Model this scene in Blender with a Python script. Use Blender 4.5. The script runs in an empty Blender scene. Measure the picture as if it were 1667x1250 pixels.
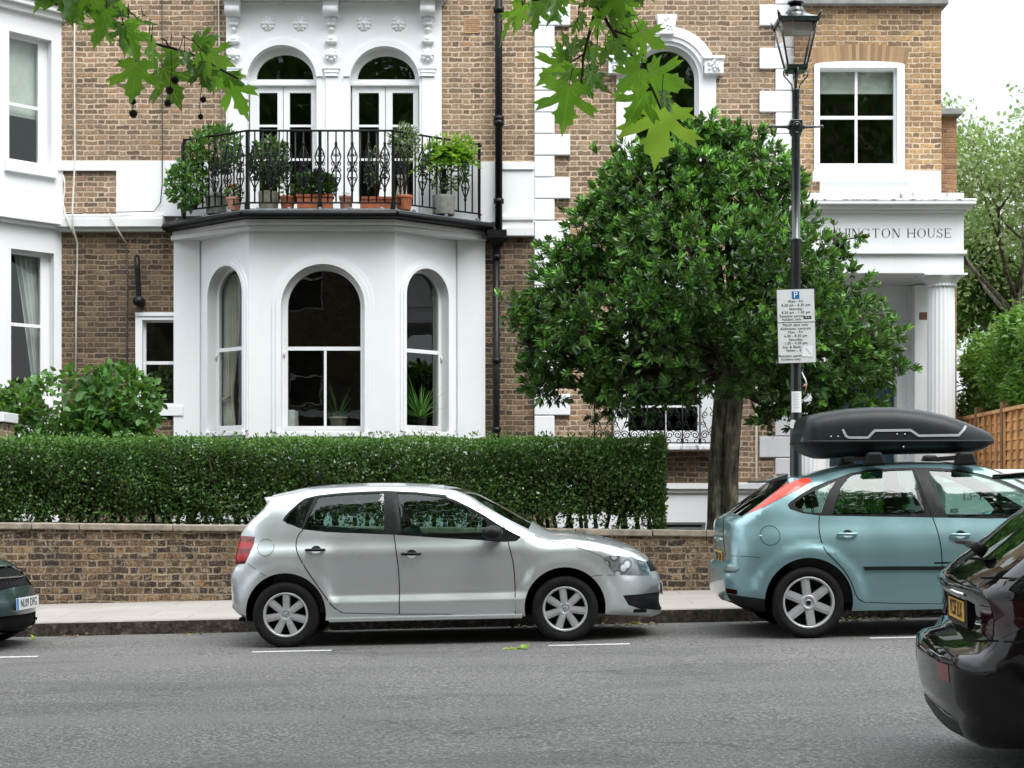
import bpy, bmesh, math, random
import numpy as np
from math import sin, cos, pi, radians as R, sqrt
from mathutils import Vector, Matrix
from mathutils.geometry import delaunay_2d_cdt

SC = bpy.context.scene
COL = SC.collection
rnd = random.Random(7)
NR = np.random.RandomState(11)
# ------------------------------------------------------------ camera
F, CX, YH, H = 2600.0, 833.5, 800.0, 1.39
cam = bpy.data.cameras.new('camera'); camo = bpy.data.objects.new('camera', cam); COL.objects.link(camo)
cam.sensor_width = 36; cam.lens = F / 1667 * 36; cam.shift_y = (YH - 625) / 1667
cam.clip_end = 2000; cam.clip_start = 0.1
camo.location = (0, 0, H); camo.rotation_euler = (R(90), 0, 0)
SC.camera = camo
# ------------------------------------------------------------ sky, sun, exposure
SUN_EL, SUN_AZ = 58, 35      # azimuth: degrees to the right of straight behind the camera
w = bpy.data.worlds.new('World'); SC.world = w; w.use_nodes = True
nt = w.node_tree; nt.nodes.clear()
out = nt.nodes.new('ShaderNodeOutputWorld'); bg = nt.nodes.new('ShaderNodeBackground')
sky = nt.nodes.new('ShaderNodeTexSky'); sky.sky_type = 'NISHITA'; sky.sun_disc = False
sky.sun_elevation = R(SUN_EL); sky.sun_rotation = R(180 - SUN_AZ); sky.air_density = 1.5; sky.dust_density = 4
tc = nt.nodes.new('ShaderNodeTexCoord'); sp = nt.nodes.new('ShaderNodeSeparateXYZ')
nt.links.new(tc.outputs['Generated'], sp.inputs[0])
cr = nt.nodes.new('ShaderNodeValToRGB')     # overcast cloud: brighter overhead than at the horizon
e = cr.color_ramp.elements
e[0].position = 0.0; e[0].color = (.25, .255, .262, 1); e[1].position = 1.0; e[1].color = (1, 1.0, 1.0, 1)
m = e.new(.12); m.color = (.30, .305, .312, 1)
m = e.new(.32); m.color = (.34, .346, .353, 1)
m = e.new(.6); m.color = (.82, .825, .83, 1)
nt.links.new(sp.outputs['Z'], cr.inputs[0])
nz = nt.nodes.new('ShaderNodeTexNoise'); nz.inputs['Scale'].default_value = 2.2; nz.inputs['Detail'].default_value = 5
nt.links.new(tc.outputs['Generated'], nz.inputs['Vector'])
mr = nt.nodes.new('ShaderNodeMapRange'); mr.inputs['From Min'].default_value = .3; mr.inputs['From Max'].default_value = .7
mr.inputs['To Min'].default_value = 14.5; mr.inputs['To Max'].default_value = 17.5
nt.links.new(nz.outputs[0], mr.inputs['Value'])
vm = nt.nodes.new('ShaderNodeVectorMath'); vm.operation = 'SCALE'
nt.links.new(cr.outputs[0], vm.inputs[0]); nt.links.new(mr.outputs[0], vm.inputs['Scale'])
mx = nt.nodes.new('ShaderNodeMix'); mx.data_type = 'RGBA'; mx.inputs[0].default_value = .93
cool = nt.nodes.new('ShaderNodeMix'); cool.data_type = 'RGBA'; cool.blend_type = 'MULTIPLY'; cool.inputs[0].default_value = 1; cool.inputs[7].default_value = (.955, 1.0, 1.05, 1)
nt.links.new(vm.outputs[0], cool.inputs[6])
nt.links.new(sky.outputs[0], mx.inputs[6]); nt.links.new(cool.outputs[2], mx.inputs[7])
nt.links.new(mx.outputs[2], bg.inputs[0]); bg.inputs[1].default_value = .12
nt.links.new(bg.outputs[0], out.inputs[0])
sun = bpy.data.lights.new('sun', 'SUN'); sun.energy = 1.8; sun.angle = R(36); sun.color = (1, .98, .95)
suno = bpy.data.objects.new('sun', sun); COL.objects.link(suno)
sd = Vector((sin(R(SUN_AZ)) * cos(R(SUN_EL)), -cos(R(SUN_AZ)) * cos(R(SUN_EL)), sin(R(SUN_EL))))
suno.rotation_euler = sd.to_track_quat('Z', 'Y').to_euler()
SC.view_settings.view_transform = 'Standard'; SC.view_settings.look = 'None'; SC.view_settings.gamma = 1
SC.view_settings.use_curve_mapping = False
SC.view_settings.exposure = 0.88
SC.cycles.use_denoising = True
SC.cycles.max_bounces = 8; SC.cycles.transparent_max_bounces = 16; SC.cycles.transmission_bounces = 6
SC.cycles.caustics_reflective = False; SC.cycles.caustics_refractive = False
SC.cycles.sample_clamp_indirect = 4

SL = 0.0215
def gz(x): return SL * (max(-60, min(60, x)) + 2)
def PX(px, D): return (px - CX) * D / F
def PZ(py, D): return H + (YH - py) * D / F

# ------------------------------------------------------------ node helper and materials
class N:
    def __init__(s, name):
        s.m = bpy.data.materials.new(name); s.m.use_nodes = True; s.t = s.m.node_tree; s.t.nodes.clear()
        s.o = s.t.nodes.new('ShaderNodeOutputMaterial')
    def n(s, typ, ins=None, **kw):
        x = s.t.nodes.new(typ)
        for k, v in kw.items(): setattr(x, k, v)
        for k, v in (ins or {}).items(): s.set(x, k, v)
        return x
    def set(s, x, k, v):
        i = x.inputs[k]
        if hasattr(v, 'outputs'): v = v.outputs[0]
        if isinstance(v, bpy.types.NodeSocket): s.t.links.new(v, i)
        else:
            if isinstance(v, tuple) and len(v) == 3 and i.type == 'RGBA': v = (*v, 1)
            i.default_value = v
    def math(s, op, a, b=0.0, c=None, clamp=False):
        x = s.n('ShaderNodeMath', {0: a, 1: b}, operation=op, use_clamp=clamp)
        if c is not None: s.set(x, 2, c)
        return x.outputs[0]
    def mix(s, f, a, b, mode='MIX'):
        x = s.n('ShaderNodeMix', data_type='RGBA', blend_type=mode)
        s.set(x, 0, f); s.set(x, 6, a); s.set(x, 7, b); return x.outputs[2]
    def noise(s, scale, detail=3, vec=None, rough=.5):
        x = s.n('ShaderNodeTexNoise', {'Scale': scale, 'Detail': detail, 'Roughness': rough})
        if vec is not None: s.set(x, 'Vector', vec)
        return x.outputs[0]
    def ramp(s, fac, stops, interp='LINEAR'):
        x = s.n('ShaderNodeValToRGB', {0: fac}); c = x.color_ramp; c.interpolation = interp
        el = c.elements
        while len(el) > 1: el.remove(el[-1])
        el[0].position = stops[0][0]; el[0].color = (*stops[0][1], 1)
        for p, col in stops[1:]:
            q = el.new(p); q.color = (*col, 1)
        return x.outputs[0]
    def mr(s, v, a, b, c=0.0, d=1.0, smooth=False):
        x = s.n('ShaderNodeMapRange', {'Value': v, 'From Min': a, 'From Max': b, 'To Min': c, 'To Max': d})
        if smooth: x.interpolation_type = 'SMOOTHSTEP'
        return x.outputs[0]
    def obj(s): return s.n('ShaderNodeTexCoord').outputs['Object']
    def bsdf(s, col, rough=.5, bump=None, bs=.3, bd=.01, **kw):
        p = s.n('ShaderNodeBsdfPrincipled', {'Base Color': col, 'Roughness': rough})
        for k, v in kw.items(): s.set(p, k.replace('_', ' '), v)
        if bump is not None:
            s.set(p, 'Normal', s.n('ShaderNodeBump', {'Height': bump, 'Strength': bs, 'Distance': bd}))
        s.t.links.new(p.outputs[0], s.o.inputs[0]); return s.m

def simple(name, col, rough=.5, var=.12, nscale=6, bs=.15, **kw):
    g = N(name); v = g.obj(); nn = g.noise(nscale, 4, v); fine = g.noise(nscale * 12, 2, v)
    c = g.mix(g.mr(nn, .3, .7), tuple(x * (1 - var) for x in col), tuple(min(1, x * (1 + var * .6)) for x in col))
    return g.bsdf(c, g.mr(fine, .2, .8, max(.02, rough - .05), min(1, rough + .08)) if rough > .15 else rough, fine, bs, .003, **kw)

def brick_mat(name, stops, mortar, bw=.215, rh=.078, ms=.011, dirt=(.05, .04, .035), dirt_amt=.5, mott=.5, smear=.0, bs=.8):
    g = N(name); v = g.obj(); sx = g.n('ShaderNodeSeparateXYZ', {0: v})
    wob = g.noise(4, 2, v); wob2 = g.noise(16, 3, v)
    u = g.math('ADD', g.math('ADD', sx.outputs[0], sx.outputs[1]), g.math('MULTIPLY', wob2, .03))
    z = g.math('ADD', sx.outputs[2], g.math('ADD', g.math('MULTIPLY', wob, .05), g.math('MULTIPLY', wob2, .020)))
    row = g.math('FLOOR', g.math('DIVIDE', z, rh)); fz = g.math('SUBTRACT', z, g.math('MULTIPLY', row, rh))
    per = bw * 1.5
    uo = g.math('ADD', u, g.math('MULTIPLY', g.math('MODULO', g.math('ABSOLUTE', row), 2.0), per * .5))
    cell = g.math('FLOOR', g.math('DIVIDE', uo, per)); fu = g.math('SUBTRACT', uo, g.math('MULTIPLY', cell, per))
    isH = g.math('GREATER_THAN', fu, bw)
    fu2 = g.math('SUBTRACT', fu, g.math('MULTIPLY', isH, bw)); ln = g.math('SUBTRACT', bw, g.math('MULTIPLY', isH, bw * .5))
    ed = g.math('MINIMUM', g.math('MINIMUM', fu2, g.math('SUBTRACT', ln, fu2)), g.math('MINIMUM', fz, g.math('SUBTRACT', rh, fz)))
    jit = g.noise(30, 4, v, .65)
    thr = g.math('ADD', ms * .5, g.math('MULTIPLY', g.math('SUBTRACT', jit, .5), ms * (1.0 + smear * 4)))
    mask = g.n('ShaderNodeMapRange', {'Value': ed, 'From Min': thr, 'From Max': g.math('ADD', thr, .005)}).outputs[0]
    cx = g.n('ShaderNodeCombineXYZ', {0: g.math('ADD', cell, g.math('MULTIPLY', isH, .37)), 1: row})
    wn = g.n('ShaderNodeTexWhiteNoise', {'Vector': cx}, noise_dimensions='3D')
    bc = g.ramp(wn.outputs[0], stops, 'LINEAR')
    mo = g.noise(26, 5, v, .7)
    bc = g.mix(g.math('MULTIPLY', g.mr(mo, .38, .62), mott), bc, dirt)
    bc = g.mix(g.math('MULTIPLY', g.mr(g.noise(60, 3, v), .56, .72), .45 + smear), bc, mortar)
    mc = g.mix(g.mr(g.noise(4, 5, v, .7), .36, .62), tuple(x * (.72 - smear) for x in mortar), mortar)
    if smear > .3: bc = g.mix(g.math('MULTIPLY', g.mr(g.noise(11, 5, v, .75), .54, .60), .8), bc, tuple(x * .8 for x in mortar)); bc = g.mix(g.math('MULTIPLY', g.mr(g.noise(13, 4, g.n('ShaderNodeVectorMath', {0: v, 1: (5, 3, 9)}, operation='ADD'), .7), .56, .62), .9), bc, (.015, .012, .010))
    c = g.mix(mask, mc, bc)
    big = g.noise(.55, 4, v, .6)
    c = g.mix(g.math('MULTIPLY', g.mr(big, .42, .68), dirt_amt), c, dirt)
    hgt = g.math('ADD', g.math('MULTIPLY', mask, 1.0), g.math('MULTIPLY', mo, .5))
    return g.bsdf(c, .9, hgt, bs, .012)

M = {}
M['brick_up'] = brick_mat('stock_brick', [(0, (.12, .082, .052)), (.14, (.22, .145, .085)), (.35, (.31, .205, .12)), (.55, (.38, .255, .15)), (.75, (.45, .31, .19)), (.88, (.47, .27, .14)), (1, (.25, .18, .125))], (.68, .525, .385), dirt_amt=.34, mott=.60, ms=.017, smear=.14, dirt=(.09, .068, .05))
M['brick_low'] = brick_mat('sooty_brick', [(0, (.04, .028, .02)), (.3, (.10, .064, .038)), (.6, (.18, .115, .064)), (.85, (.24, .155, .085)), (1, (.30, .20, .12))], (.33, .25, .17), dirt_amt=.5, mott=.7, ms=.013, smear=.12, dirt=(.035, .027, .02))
M['brick_right'] = brick_mat('ochre_brick', [(0, (.14, .09, .05)), (.2, (.28, .17, .08)), (.5, (.42, .26, .12)), (.75, (.50, .31, .14)), (.9, (.58, .36, .15)), (1, (.26, .18, .12))], (.66, .50, .35), dirt_amt=.22, mott=.55, ms=.014, rh=.080, smear=.12, dirt=(.10, .07, .045))
M['brick_red'] = brick_mat('red_brown_brick', [(0, (.22, .11, .055)), (.5, (.36, .19, .09)), (1, (.45, .25, .12))], (.35, .24, .16), dirt_amt=.3, mott=.3)
M['brick_garden'] = brick_mat('weathered_garden_brick', [(0, (.022, .016, .012)), (.25, (.06, .038, .024)), (.5, (.13, .08, .042)), (.72, (.22, .135, .065)), (.9, (.34, .21, .10)), (1, (.42, .27, .12))], (.46, .36, .25), rh=.079, ms=.013, dirt_amt=.35, mott=.8, smear=.42, dirt=(.022, .016, .012), bs=1)

def stucco(name, col, dirt=.15):
    g = N(name); v = g.obj()
    sc = g.n('ShaderNodeMapping', {'Vector': v, 'Scale': (6, 6, .8)})
    st = g.noise(2.0, 5, sc, .7); f = g.noise(45, 3, v); b = g.noise(1.2, 3, v)
    c = g.mix(g.math('MULTIPLY', g.mr(st, .58, .85), dirt * 1.0), col, (.34, .33, .30))
    c = g.mix(g.math('MULTIPLY', g.mr(b, .4, .75), dirt), c, (.52, .53, .53))
    return g.bsdf(c, .55, g.math('ADD', f, g.math('MULTIPLY', b, 2)), .12, .004)
M['stucco'] = stucco('white_stucco', (.80, .815, .835))
M['stucco_dirty'] = stucco('stained_white_stucco', (.72, .73, .73), .45)
g = N('rain_stained_ledge'); v = g.obj(); q1 = g.noise(1.0, 5, g.n('ShaderNodeMapping', {'Vector': v, 'Scale': (9, 9, 3)}), .75)
M['stained'] = g.bsdf(g.mix(g.mr(q1, .50, .62), (.74, .75, .75), (.10, .095, .08)), .7, q1, .3, .004)
M['white_paint'] = simple('white_gloss_paint', (.80, .81, .82), .3, .03)
M['cream'] = simple('cream_render', (.62, .57, .47), .7)
M['stone'] = simple('coping_stone', (.29, .25, .195), .9, .4, 9, .6)
M['grey_stone'] = simple('grey_coping_stone', (.26, .26, .25), .9, .3, 5, .4)
M['lead'] = simple('lead_sheet', (.13, .15, .16), .55, .4, 5, .4)
M['black_metal'] = simple('black_painted_iron', (.008, .009, .010), .35, .3, 20, Specular_IOR_Level=.2)
M['lamp_green'] = simple('dark_green_black_paint', (.008, .014, .016), .28, .3, 12, Coat_Weight=.5)
M['black_plastic'] = simple('black_plastic', (.012, .013, .014), .45, .2, 30, Specular_IOR_Level=.2)
M['box_plastic'] = simple('anthracite_box_plastic', (.016, .020, .022), .33, .15, 30, Specular_IOR_Level=.2)
M['box_grey'] = simple('light_grey_line', (.35, .37, .38), .4)
M['rubber'] = simple('tyre_rubber', (.014, .014, .015), .8, .3, 25, .3, Specular_IOR_Level=.2)
M['dark'] = simple('dark_underside', (.006, .006, .006), .9, Specular_IOR_Level=.2)
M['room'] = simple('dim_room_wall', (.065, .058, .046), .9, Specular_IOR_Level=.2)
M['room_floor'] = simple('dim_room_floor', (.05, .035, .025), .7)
M['seat'] = simple('dark_grey_seat_cloth', (.035, .037, .038), .9)
M['seat_light'] = simple('grey_seat_cloth', (.10, .105, .10), .9)
M['rim'] = simple('silver_wheel_paint', (.54, .56, .57), .35, .1, 20, Metallic=.4)
M['chrome'] = simple('chrome', (.6, .62, .63), .15, .05, Metallic=1.0)
M['terracotta'] = simple('terracotta', (.42, .13, .06), .8, .3, 15, .3)
M['pink_clay'] = simple('pale_terracotta', (.48, .24, .17), .8, .3, 15, .3)
M['pot_grey'] = simple('grey_pot', (.21, .22, .19), .7, .3, 12)
M['pot_beige'] = simple('beige_stone_pot', (.30, .28, .21), .8, .3, 10, .4)
M['curtain'] = simple('cream_curtain', (.62, .58, .49), .9, .1)
M['curtain_white'] = simple('white_curtain', (.78, .78, .76), .9, .1)
M['blind'] = simple('cream_blind', (.72, .72, .66), .8)
M['door_blue'] = simple('dark_blue_door', (.022, .055, .085), .4)
M['wood'] = simple('orange_fence_wood', (.80, .44, .19), .75, .3, 4, .4)
M['wood_post'] = simple('brown_fence_post', (.26, .15, .08), .8, .3, 5, .4)
M['red'] = simple('red_petals', (.55, .04, .03), .6)
g = N('tree_bark'); v = g.obj(); mp = g.n('ShaderNodeMapping', {'Vector': v, 'Scale': (14, 14, 2.2)}); q1 = g.noise(1.0, 5, mp, .7); q2 = g.noise(3.5, 4, v, .6)
c_ = g.mix(g.mr(q2, .42, .6), g.ramp(q1, [(.34, (.03, .026, .018)), (.48, (.16, .145, .105)), (.62, (.34, .31, .24))]), g.ramp(q1, [(.38, (.02, .016, .012)), (.62, (.14, .125, .09))]))
M['bark'] = g.bsdf(c_, .95, q1, 1.0, .04)
M['bark_dark'] = simple('dark_bark', (.05, .036, .025), .95, .5, 9, 1.0)
M['twig'] = simple('dark_twig', (.028, .018, .012), .8)
M['seed'] = simple('brown_seed_ball', (.018, .012, .008), .9, .3, 60, 1)
M['white_line'] = simple('road_paint', (.62, .62, .60), .8, .3, 25)
M['sign_white'] = simple('sign_white', (.62, .65, .64), .45, .06)
M['sign_blue'] = simple('sign_blue', (.01, .14, .38), .4)
M['ink'] = simple('black_print', (.012, .012, .012), .5)
M['plate_white'] = simple('white_plate', (.78, .80, .80), .4, .03)
M['plate_yellow'] = simple('yellow_plate', (.72, .40, .06), .4, .1)
M['plate_blue'] = simple('plate_blue', (.02, .22, .65), .4)
M['cable_white'] = simple('white_cable', (.62, .60, .55), .6)
M['cable_black'] = simple('black_cable', (.03, .028, .026), .6)
M['clay_vent'] = simple('clay_vent', (.50, .30, .17), .8)

def asphalt():
    g = N('asphalt'); v = g.obj()
    a = g.noise(48, 4, v, .85); b = g.noise(20, 3, v, .6); big = g.noise(.5, 4, v, .6)
    st = g.noise(1.0, 3, g.n('ShaderNodeMapping', {'Vector': v, 'Scale': (.12, 1.6, 1)}))
    vo = g.n('ShaderNodeTexVoronoi', {'Vector': v, 'Scale': 70.0})
    c = g.ramp(a, [(.36, (.03, .03, .03)), (.46, (.10, .10, .099)), (.54, (.19, .188, .184)), (.64, (.48, .475, .46))])
    c = g.mix(g.mr(vo.outputs['Distance'], .02, .40), (.26, .255, .25), c)
    c = g.mix(g.math('MULTIPLY', g.mr(b, .5, .7), .5), c, (.055, .055, .055))
    c = g.mix(g.math('MULTIPLY', g.mr(big, .4, .65), .35), c, (.075, .075, .074))
    c = g.mix(g.math('MULTIPLY', g.mr(st, .45, .7), .45), c, (.20, .197, .19))
    pt_ = g.noise(.9, 2, g.n('ShaderNodeMapping', {'Vector': v, 'Scale': (.5, 1.3, 1)}), .4); c = g.mix(g.math('MULTIPLY', g.mr(pt_, .60, .615), .22), c, (.05, .05, .05))
    ck = g.n('ShaderNodeTexVoronoi', {'Vector': g.n('ShaderNodeVectorMath', {0: v, 1: g.n('ShaderNodeVectorMath', {0: g.n('ShaderNodeTexNoise', {'Vector': v, 'Scale': 2.5, 'Detail': 4.0}).outputs[1], 'Scale': .55}, operation='SCALE')}, operation='ADD'), 'Scale': .33}, feature='DISTANCE_TO_EDGE')
    c = g.mix(g.math('MULTIPLY', g.mr(ck.outputs['Distance'], .0, .006, 1, 0), g.math('MULTIPLY', g.mr(g.noise(.7, 2, v), .5, .6), .6)), c, (.02, .02, .02))
    c = g.mix(1.0, c, (.88, .86, .835), 'MULTIPLY')
    return g.bsdf(c, .85, g.math('ADD', a, b), .9, .012)
M['asphalt'] = asphalt()
def paving():
    g = N('paving_slabs'); v = g.obj()
    br = g.n('ShaderNodeTexBrick', {'Vector': v, 'Scale': 1.0, 'Mortar Size': .005, 'Mortar Smooth': .3, 'Brick Width': .95, 'Row Height': .62, 'Color1': (.355, .325, .30), 'Color2': (.31, .285, .262), 'Mortar': (.13, .11, .09)})
    c = g.mix(g.mr(g.noise(1.4, 5, v), .4, .7), br.outputs[0], (.29, .262, .235))
    c = g.mix(g.math('MULTIPLY', g.mr(g.noise(120, 2, v), .55, .7), .4), c, (.16, .14, .12))
    return g.bsdf(c, .85, g.noise(90, 2, v), .25, .004)
M['paving'] = paving()
def kerbm():
    g = N('granite_kerb'); v = g.obj(); a = g.noise(16, 5, v, .75)
    c = g.ramp(a, [(.35, (.022, .017, .013)), (.55, (.085, .065, .05)), (.72, (.28, .23, .185))])
    return g.bsdf(c, .9, a, 1, .02)
M['kerb'] = kerbm()
M['kerb_top'] = simple('kerb_top_stone', (.27, .235, .205), .85, .35, 10, .4)
M['soil'] = simple('garden_soil', (.045, .035, .025), 1, .4, 5, 1)

def leafmat(name, cols, trans=.35, rough=.45, uvvein=False, coat=0.0):
    g = N(name)
    ri = g.n('ShaderNodeNewGeometry').outputs['Random Per Island']
    st = [(i / (len(cols) - 1), c) for i, c in enumerate(cols)]
    c = g.ramp(ri, st)
    pn = g.noise(1.6, 3, g.obj(), .6)
    if not uvvein and trans > 0: c = g.mix(g.mr(pn, .38, .62, .0, .30), c, g.mix(.5, c, (.30, .36, .10), 'MULTIPLY')); c = g.mix(g.mr(pn, .60, .36, .0, .25), c, g.mix(.35, c, (.28, .34, .12)))
    if uvvein:
        uv = g.n('ShaderNodeSeparateXYZ', {0: g.n('ShaderNodeTexCoord').outputs['UV']})
        best = None
        for a in (0, 42, -42, 78, -78):
            ca, sa = cos(R(a)), sin(R(a))
            d = g.math('ABSOLUTE', g.math('SUBTRACT', g.math('MULTIPLY', uv.outputs[0], ca), g.math('MULTIPLY', uv.outputs[1], sa)))
            al = g.math('ADD', g.math('MULTIPLY', uv.outputs[0], sa), g.math('MULTIPLY', uv.outputs[1], ca))
            d = g.math('ADD', d, g.math('MULTIPLY', g.math('LESS_THAN', al, 0), 1.0))
            # side veins
            best = d if best is None else g.math('MINIMUM', best, d)
        side = g.math('ABSOLUTE', g.math('SUBTRACT', g.math('FRACT', g.math('MULTIPLY', g.math('ADD', uv.outputs[1], g.math('MULTIPLY', g.math('ABSOLUTE', uv.outputs[0]), -.75)), 7.0)), .5))
        sm = g.math('MULTIPLY', g.mr(side, .03, .10, 1, 0), .35)
        vm_ = g.math('MAXIMUM', g.mr(best, .006, .016, 1, 0), sm)
        c = g.mix(g.math('MULTIPLY', vm_, .5), c, (.42, .55, .12))
    p = g.n('ShaderNodeBsdfPrincipled', {'Base Color': c, 'Roughness': rough, 'Specular IOR Level': .45, 'Coat Weight': coat})
    tcol = g.mix(.5, c, (.30, .55, .05), 'MIX')
    tr = g.n('ShaderNodeBsdfTranslucent', {'Color': tcol})
    mxs = g.n('ShaderNodeMixShader', {0: trans}); g.t.links.new(p.outputs[0], mxs.inputs[1]); g.t.links.new(tr.outputs[0], mxs.inputs[2])
    g.t.links.new(mxs.outputs[0], g.o.inputs[0]); return g.m
M['hedge_leaf'] = leafmat('privet_leaves', [(.012, .030, .010), (.028, .07, .02), (.055, .135, .035), (.12, .25, .06)], .15, .27)
M['hedge_top_leaf'] = leafmat('new_privet_growth', [(.05, .13, .03), (.09, .21, .04), (.13, .28, .06)], .3, .45)
M['ever_leaf'] = leafmat('glossy_evergreen_leaves', [(.008, .026, .008), (.022, .066, .016), (.045, .13, .027), (.085, .225, .042)], .15, .27)
M['ever_new'] = leafmat('young_evergreen_leaves', [(.08, .26, .035), (.14, .40, .06), (.24, .54, .10)], .30, .33)
M['shrub_leaf'] = leafmat('bright_shrub_leaves', [(.02, .06, .015), (.05, .15, .03), (.10, .26, .05)], .25, .45)
M['fern_leaf'] = leafmat('yellow_green_fronds', [(.10, .24, .02), (.20, .40, .03), (.32, .52, .06)], .4, .5)
M['balc_leaf'] = leafmat('balcony_leaves', [(.02, .05, .018), (.05, .13, .03), (.09, .20, .05)], .25, .5)
M['olive_leaf'] = leafmat('grey_green_leaves', [(.06, .09, .05), (.13, .17, .10), (.2, .25, .16)], .25, .5)
M['conifer_leaf'] = leafmat('conifer_hedge_leaves', [(.04, .12, .02), (.09, .22, .03), (.17, .33, .05)], .3, .5)
M['birch_leaf'] = leafmat('pale_birch_leaves', [(.16, .23, .10), (.27, .34, .16), (.38, .44, .24)], .35, .5)
M['plane_leaf'] = leafmat('plane_leaves', [(.010, .045, .008), (.025, .10, .012), (.05, .19, .014), (.12, .34, .02), (.24, .48, .03)], .45, .33, True)
M['plane_young'] = leafmat('young_plane_leaf', [(.30, .50, .05), (.36, .56, .06)], .45, .42, True)
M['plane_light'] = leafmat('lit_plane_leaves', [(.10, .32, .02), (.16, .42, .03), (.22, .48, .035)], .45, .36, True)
M['crown_leaf'] = leafmat('street_tree_leaves', [(.02, .07, .01), (.05, .14, .02), (.09, .22, .03)], .3, .45)
M['dry_leaf'] = leafmat('fallen_leaves', [(.07, .04, .02), (.17, .10, .05), (.30, .22, .12)], .2, .6)
M['spike_leaf'] = leafmat('spiky_houseplant_leaves', [(.08, .22, .04), (.14, .34, .07)], .2, .4)

def glass(name, tint, refl=1.0, rough=0.0, base=.04):
    g = N(name)
    gm = g.n('ShaderNodeNewGeometry'); dt = g.n('ShaderNodeVectorMath', {0: gm.outputs['Incoming'], 1: gm.outputs['Normal']}, operation='DOT_PRODUCT')
    sch = g.math('POWER', g.math('SUBTRACT', 1.0, g.math('ABSOLUTE', dt.outputs['Value'])), 5.0)
    frs = g.math('ADD', .042, g.math('MULTIPLY', sch, .95))
    t = g.n('ShaderNodeBsdfTransparent', {'Color': tint}); gl = g.n('ShaderNodeBsdfGlossy', {'Color': (.9, .95, .95), 'Roughness': rough})
    nb = g.n('ShaderNodeBump', {'Height': g.noise(2.5, 2, g.obj()), 'Strength': .015, 'Distance': .05}); g.set(gl, 'Normal', nb)
    f = g.math('ADD', g.math('MULTIPLY', frs, refl), base, clamp=True)
    mxs = g.n('ShaderNodeMixShader', {0: f}); g.t.links.new(t.outputs[0], mxs.inputs[1]); g.t.links.new(gl.outputs[0], mxs.inputs[2])
    g.t.links.new(mxs.outputs[0], g.o.inputs[0]); return g.m
M['win_glass'] = glass('window_glass', (.78, .84, .81), 1.7, 0, .0)
M['car_glass'] = glass('car_glass', (.40, .55, .50), 1.2, 0, .0)
M['car_glass_dark'] = glass('dark_car_glass', (.10, .12, .12), 1.4, 0, .01)
M['lamp_glass'] = glass('lantern_glass', (.90, .86, .86), 1.2, 0, .10)

def paint(name, col, metal=.5, rough=.35, coat=1.0, flake=True):
    g = N(name); v = g.obj()
    c = col
    nn = g.noise(3, 3, v)
    rg = g.mr(nn, .3, .7, rough - .03, rough + .06)
    p = g.n('ShaderNodeBsdfPrincipled', {'Base Color': c, 'Metallic': metal, 'Roughness': rg, 'Coat Weight': coat, 'Coat Roughness': .04})
    g.t.links.new(p.outputs[0], g.o.inputs[0]); return g.m
M['silver'] = paint('silver_car_paint', (.63, .67, .68), .66, .30)
M['lightblue'] = paint('pale_blue_car_paint', (.22, .37, .40), .55, .34)
M['black_paint'] = paint('black_car_paint', (.003, .003, .004), .0, .04, 0)
M['greengrey'] = paint('dark_green_grey_car_paint', (.05, .085, .085), .4, .3)
g = N('red_light_lens'); v = g.obj(); sz = g.n('ShaderNodeSeparateXYZ', {0: v}); M['lens_red'] = g.bsdf(g.mix(g.mr(g.math('SINE', g.math('MULTIPLY', sz.outputs[2], 60.0)), -.2, .5), (.42, .006, .008), (.14, .002, .004)), .10)
g = N('orange_red_lens'); M['lens_orange'] = g.bsdf((.62, .05, .022), .2)
g = N('dark_red_lens'); M['lens_dark'] = g.bsdf((.022, .001, .002), .05)
g = N('headlight_lens'); v = g.obj(); vo = g.n('ShaderNodeTexVoronoi', {'Vector': v, 'Scale': 8.0})
M['lens_clear'] = g.bsdf(g.ramp(vo.outputs[0], [(0, (.95, .97, 1)), (.22, (.75, .78, .8)), (.30, (.10, .12, .13)), (.5, (.42, .46, .48)), (.8, (.12, .15, .17))]), .08, Coat_Weight=1.0, Metallic=.6)

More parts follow.
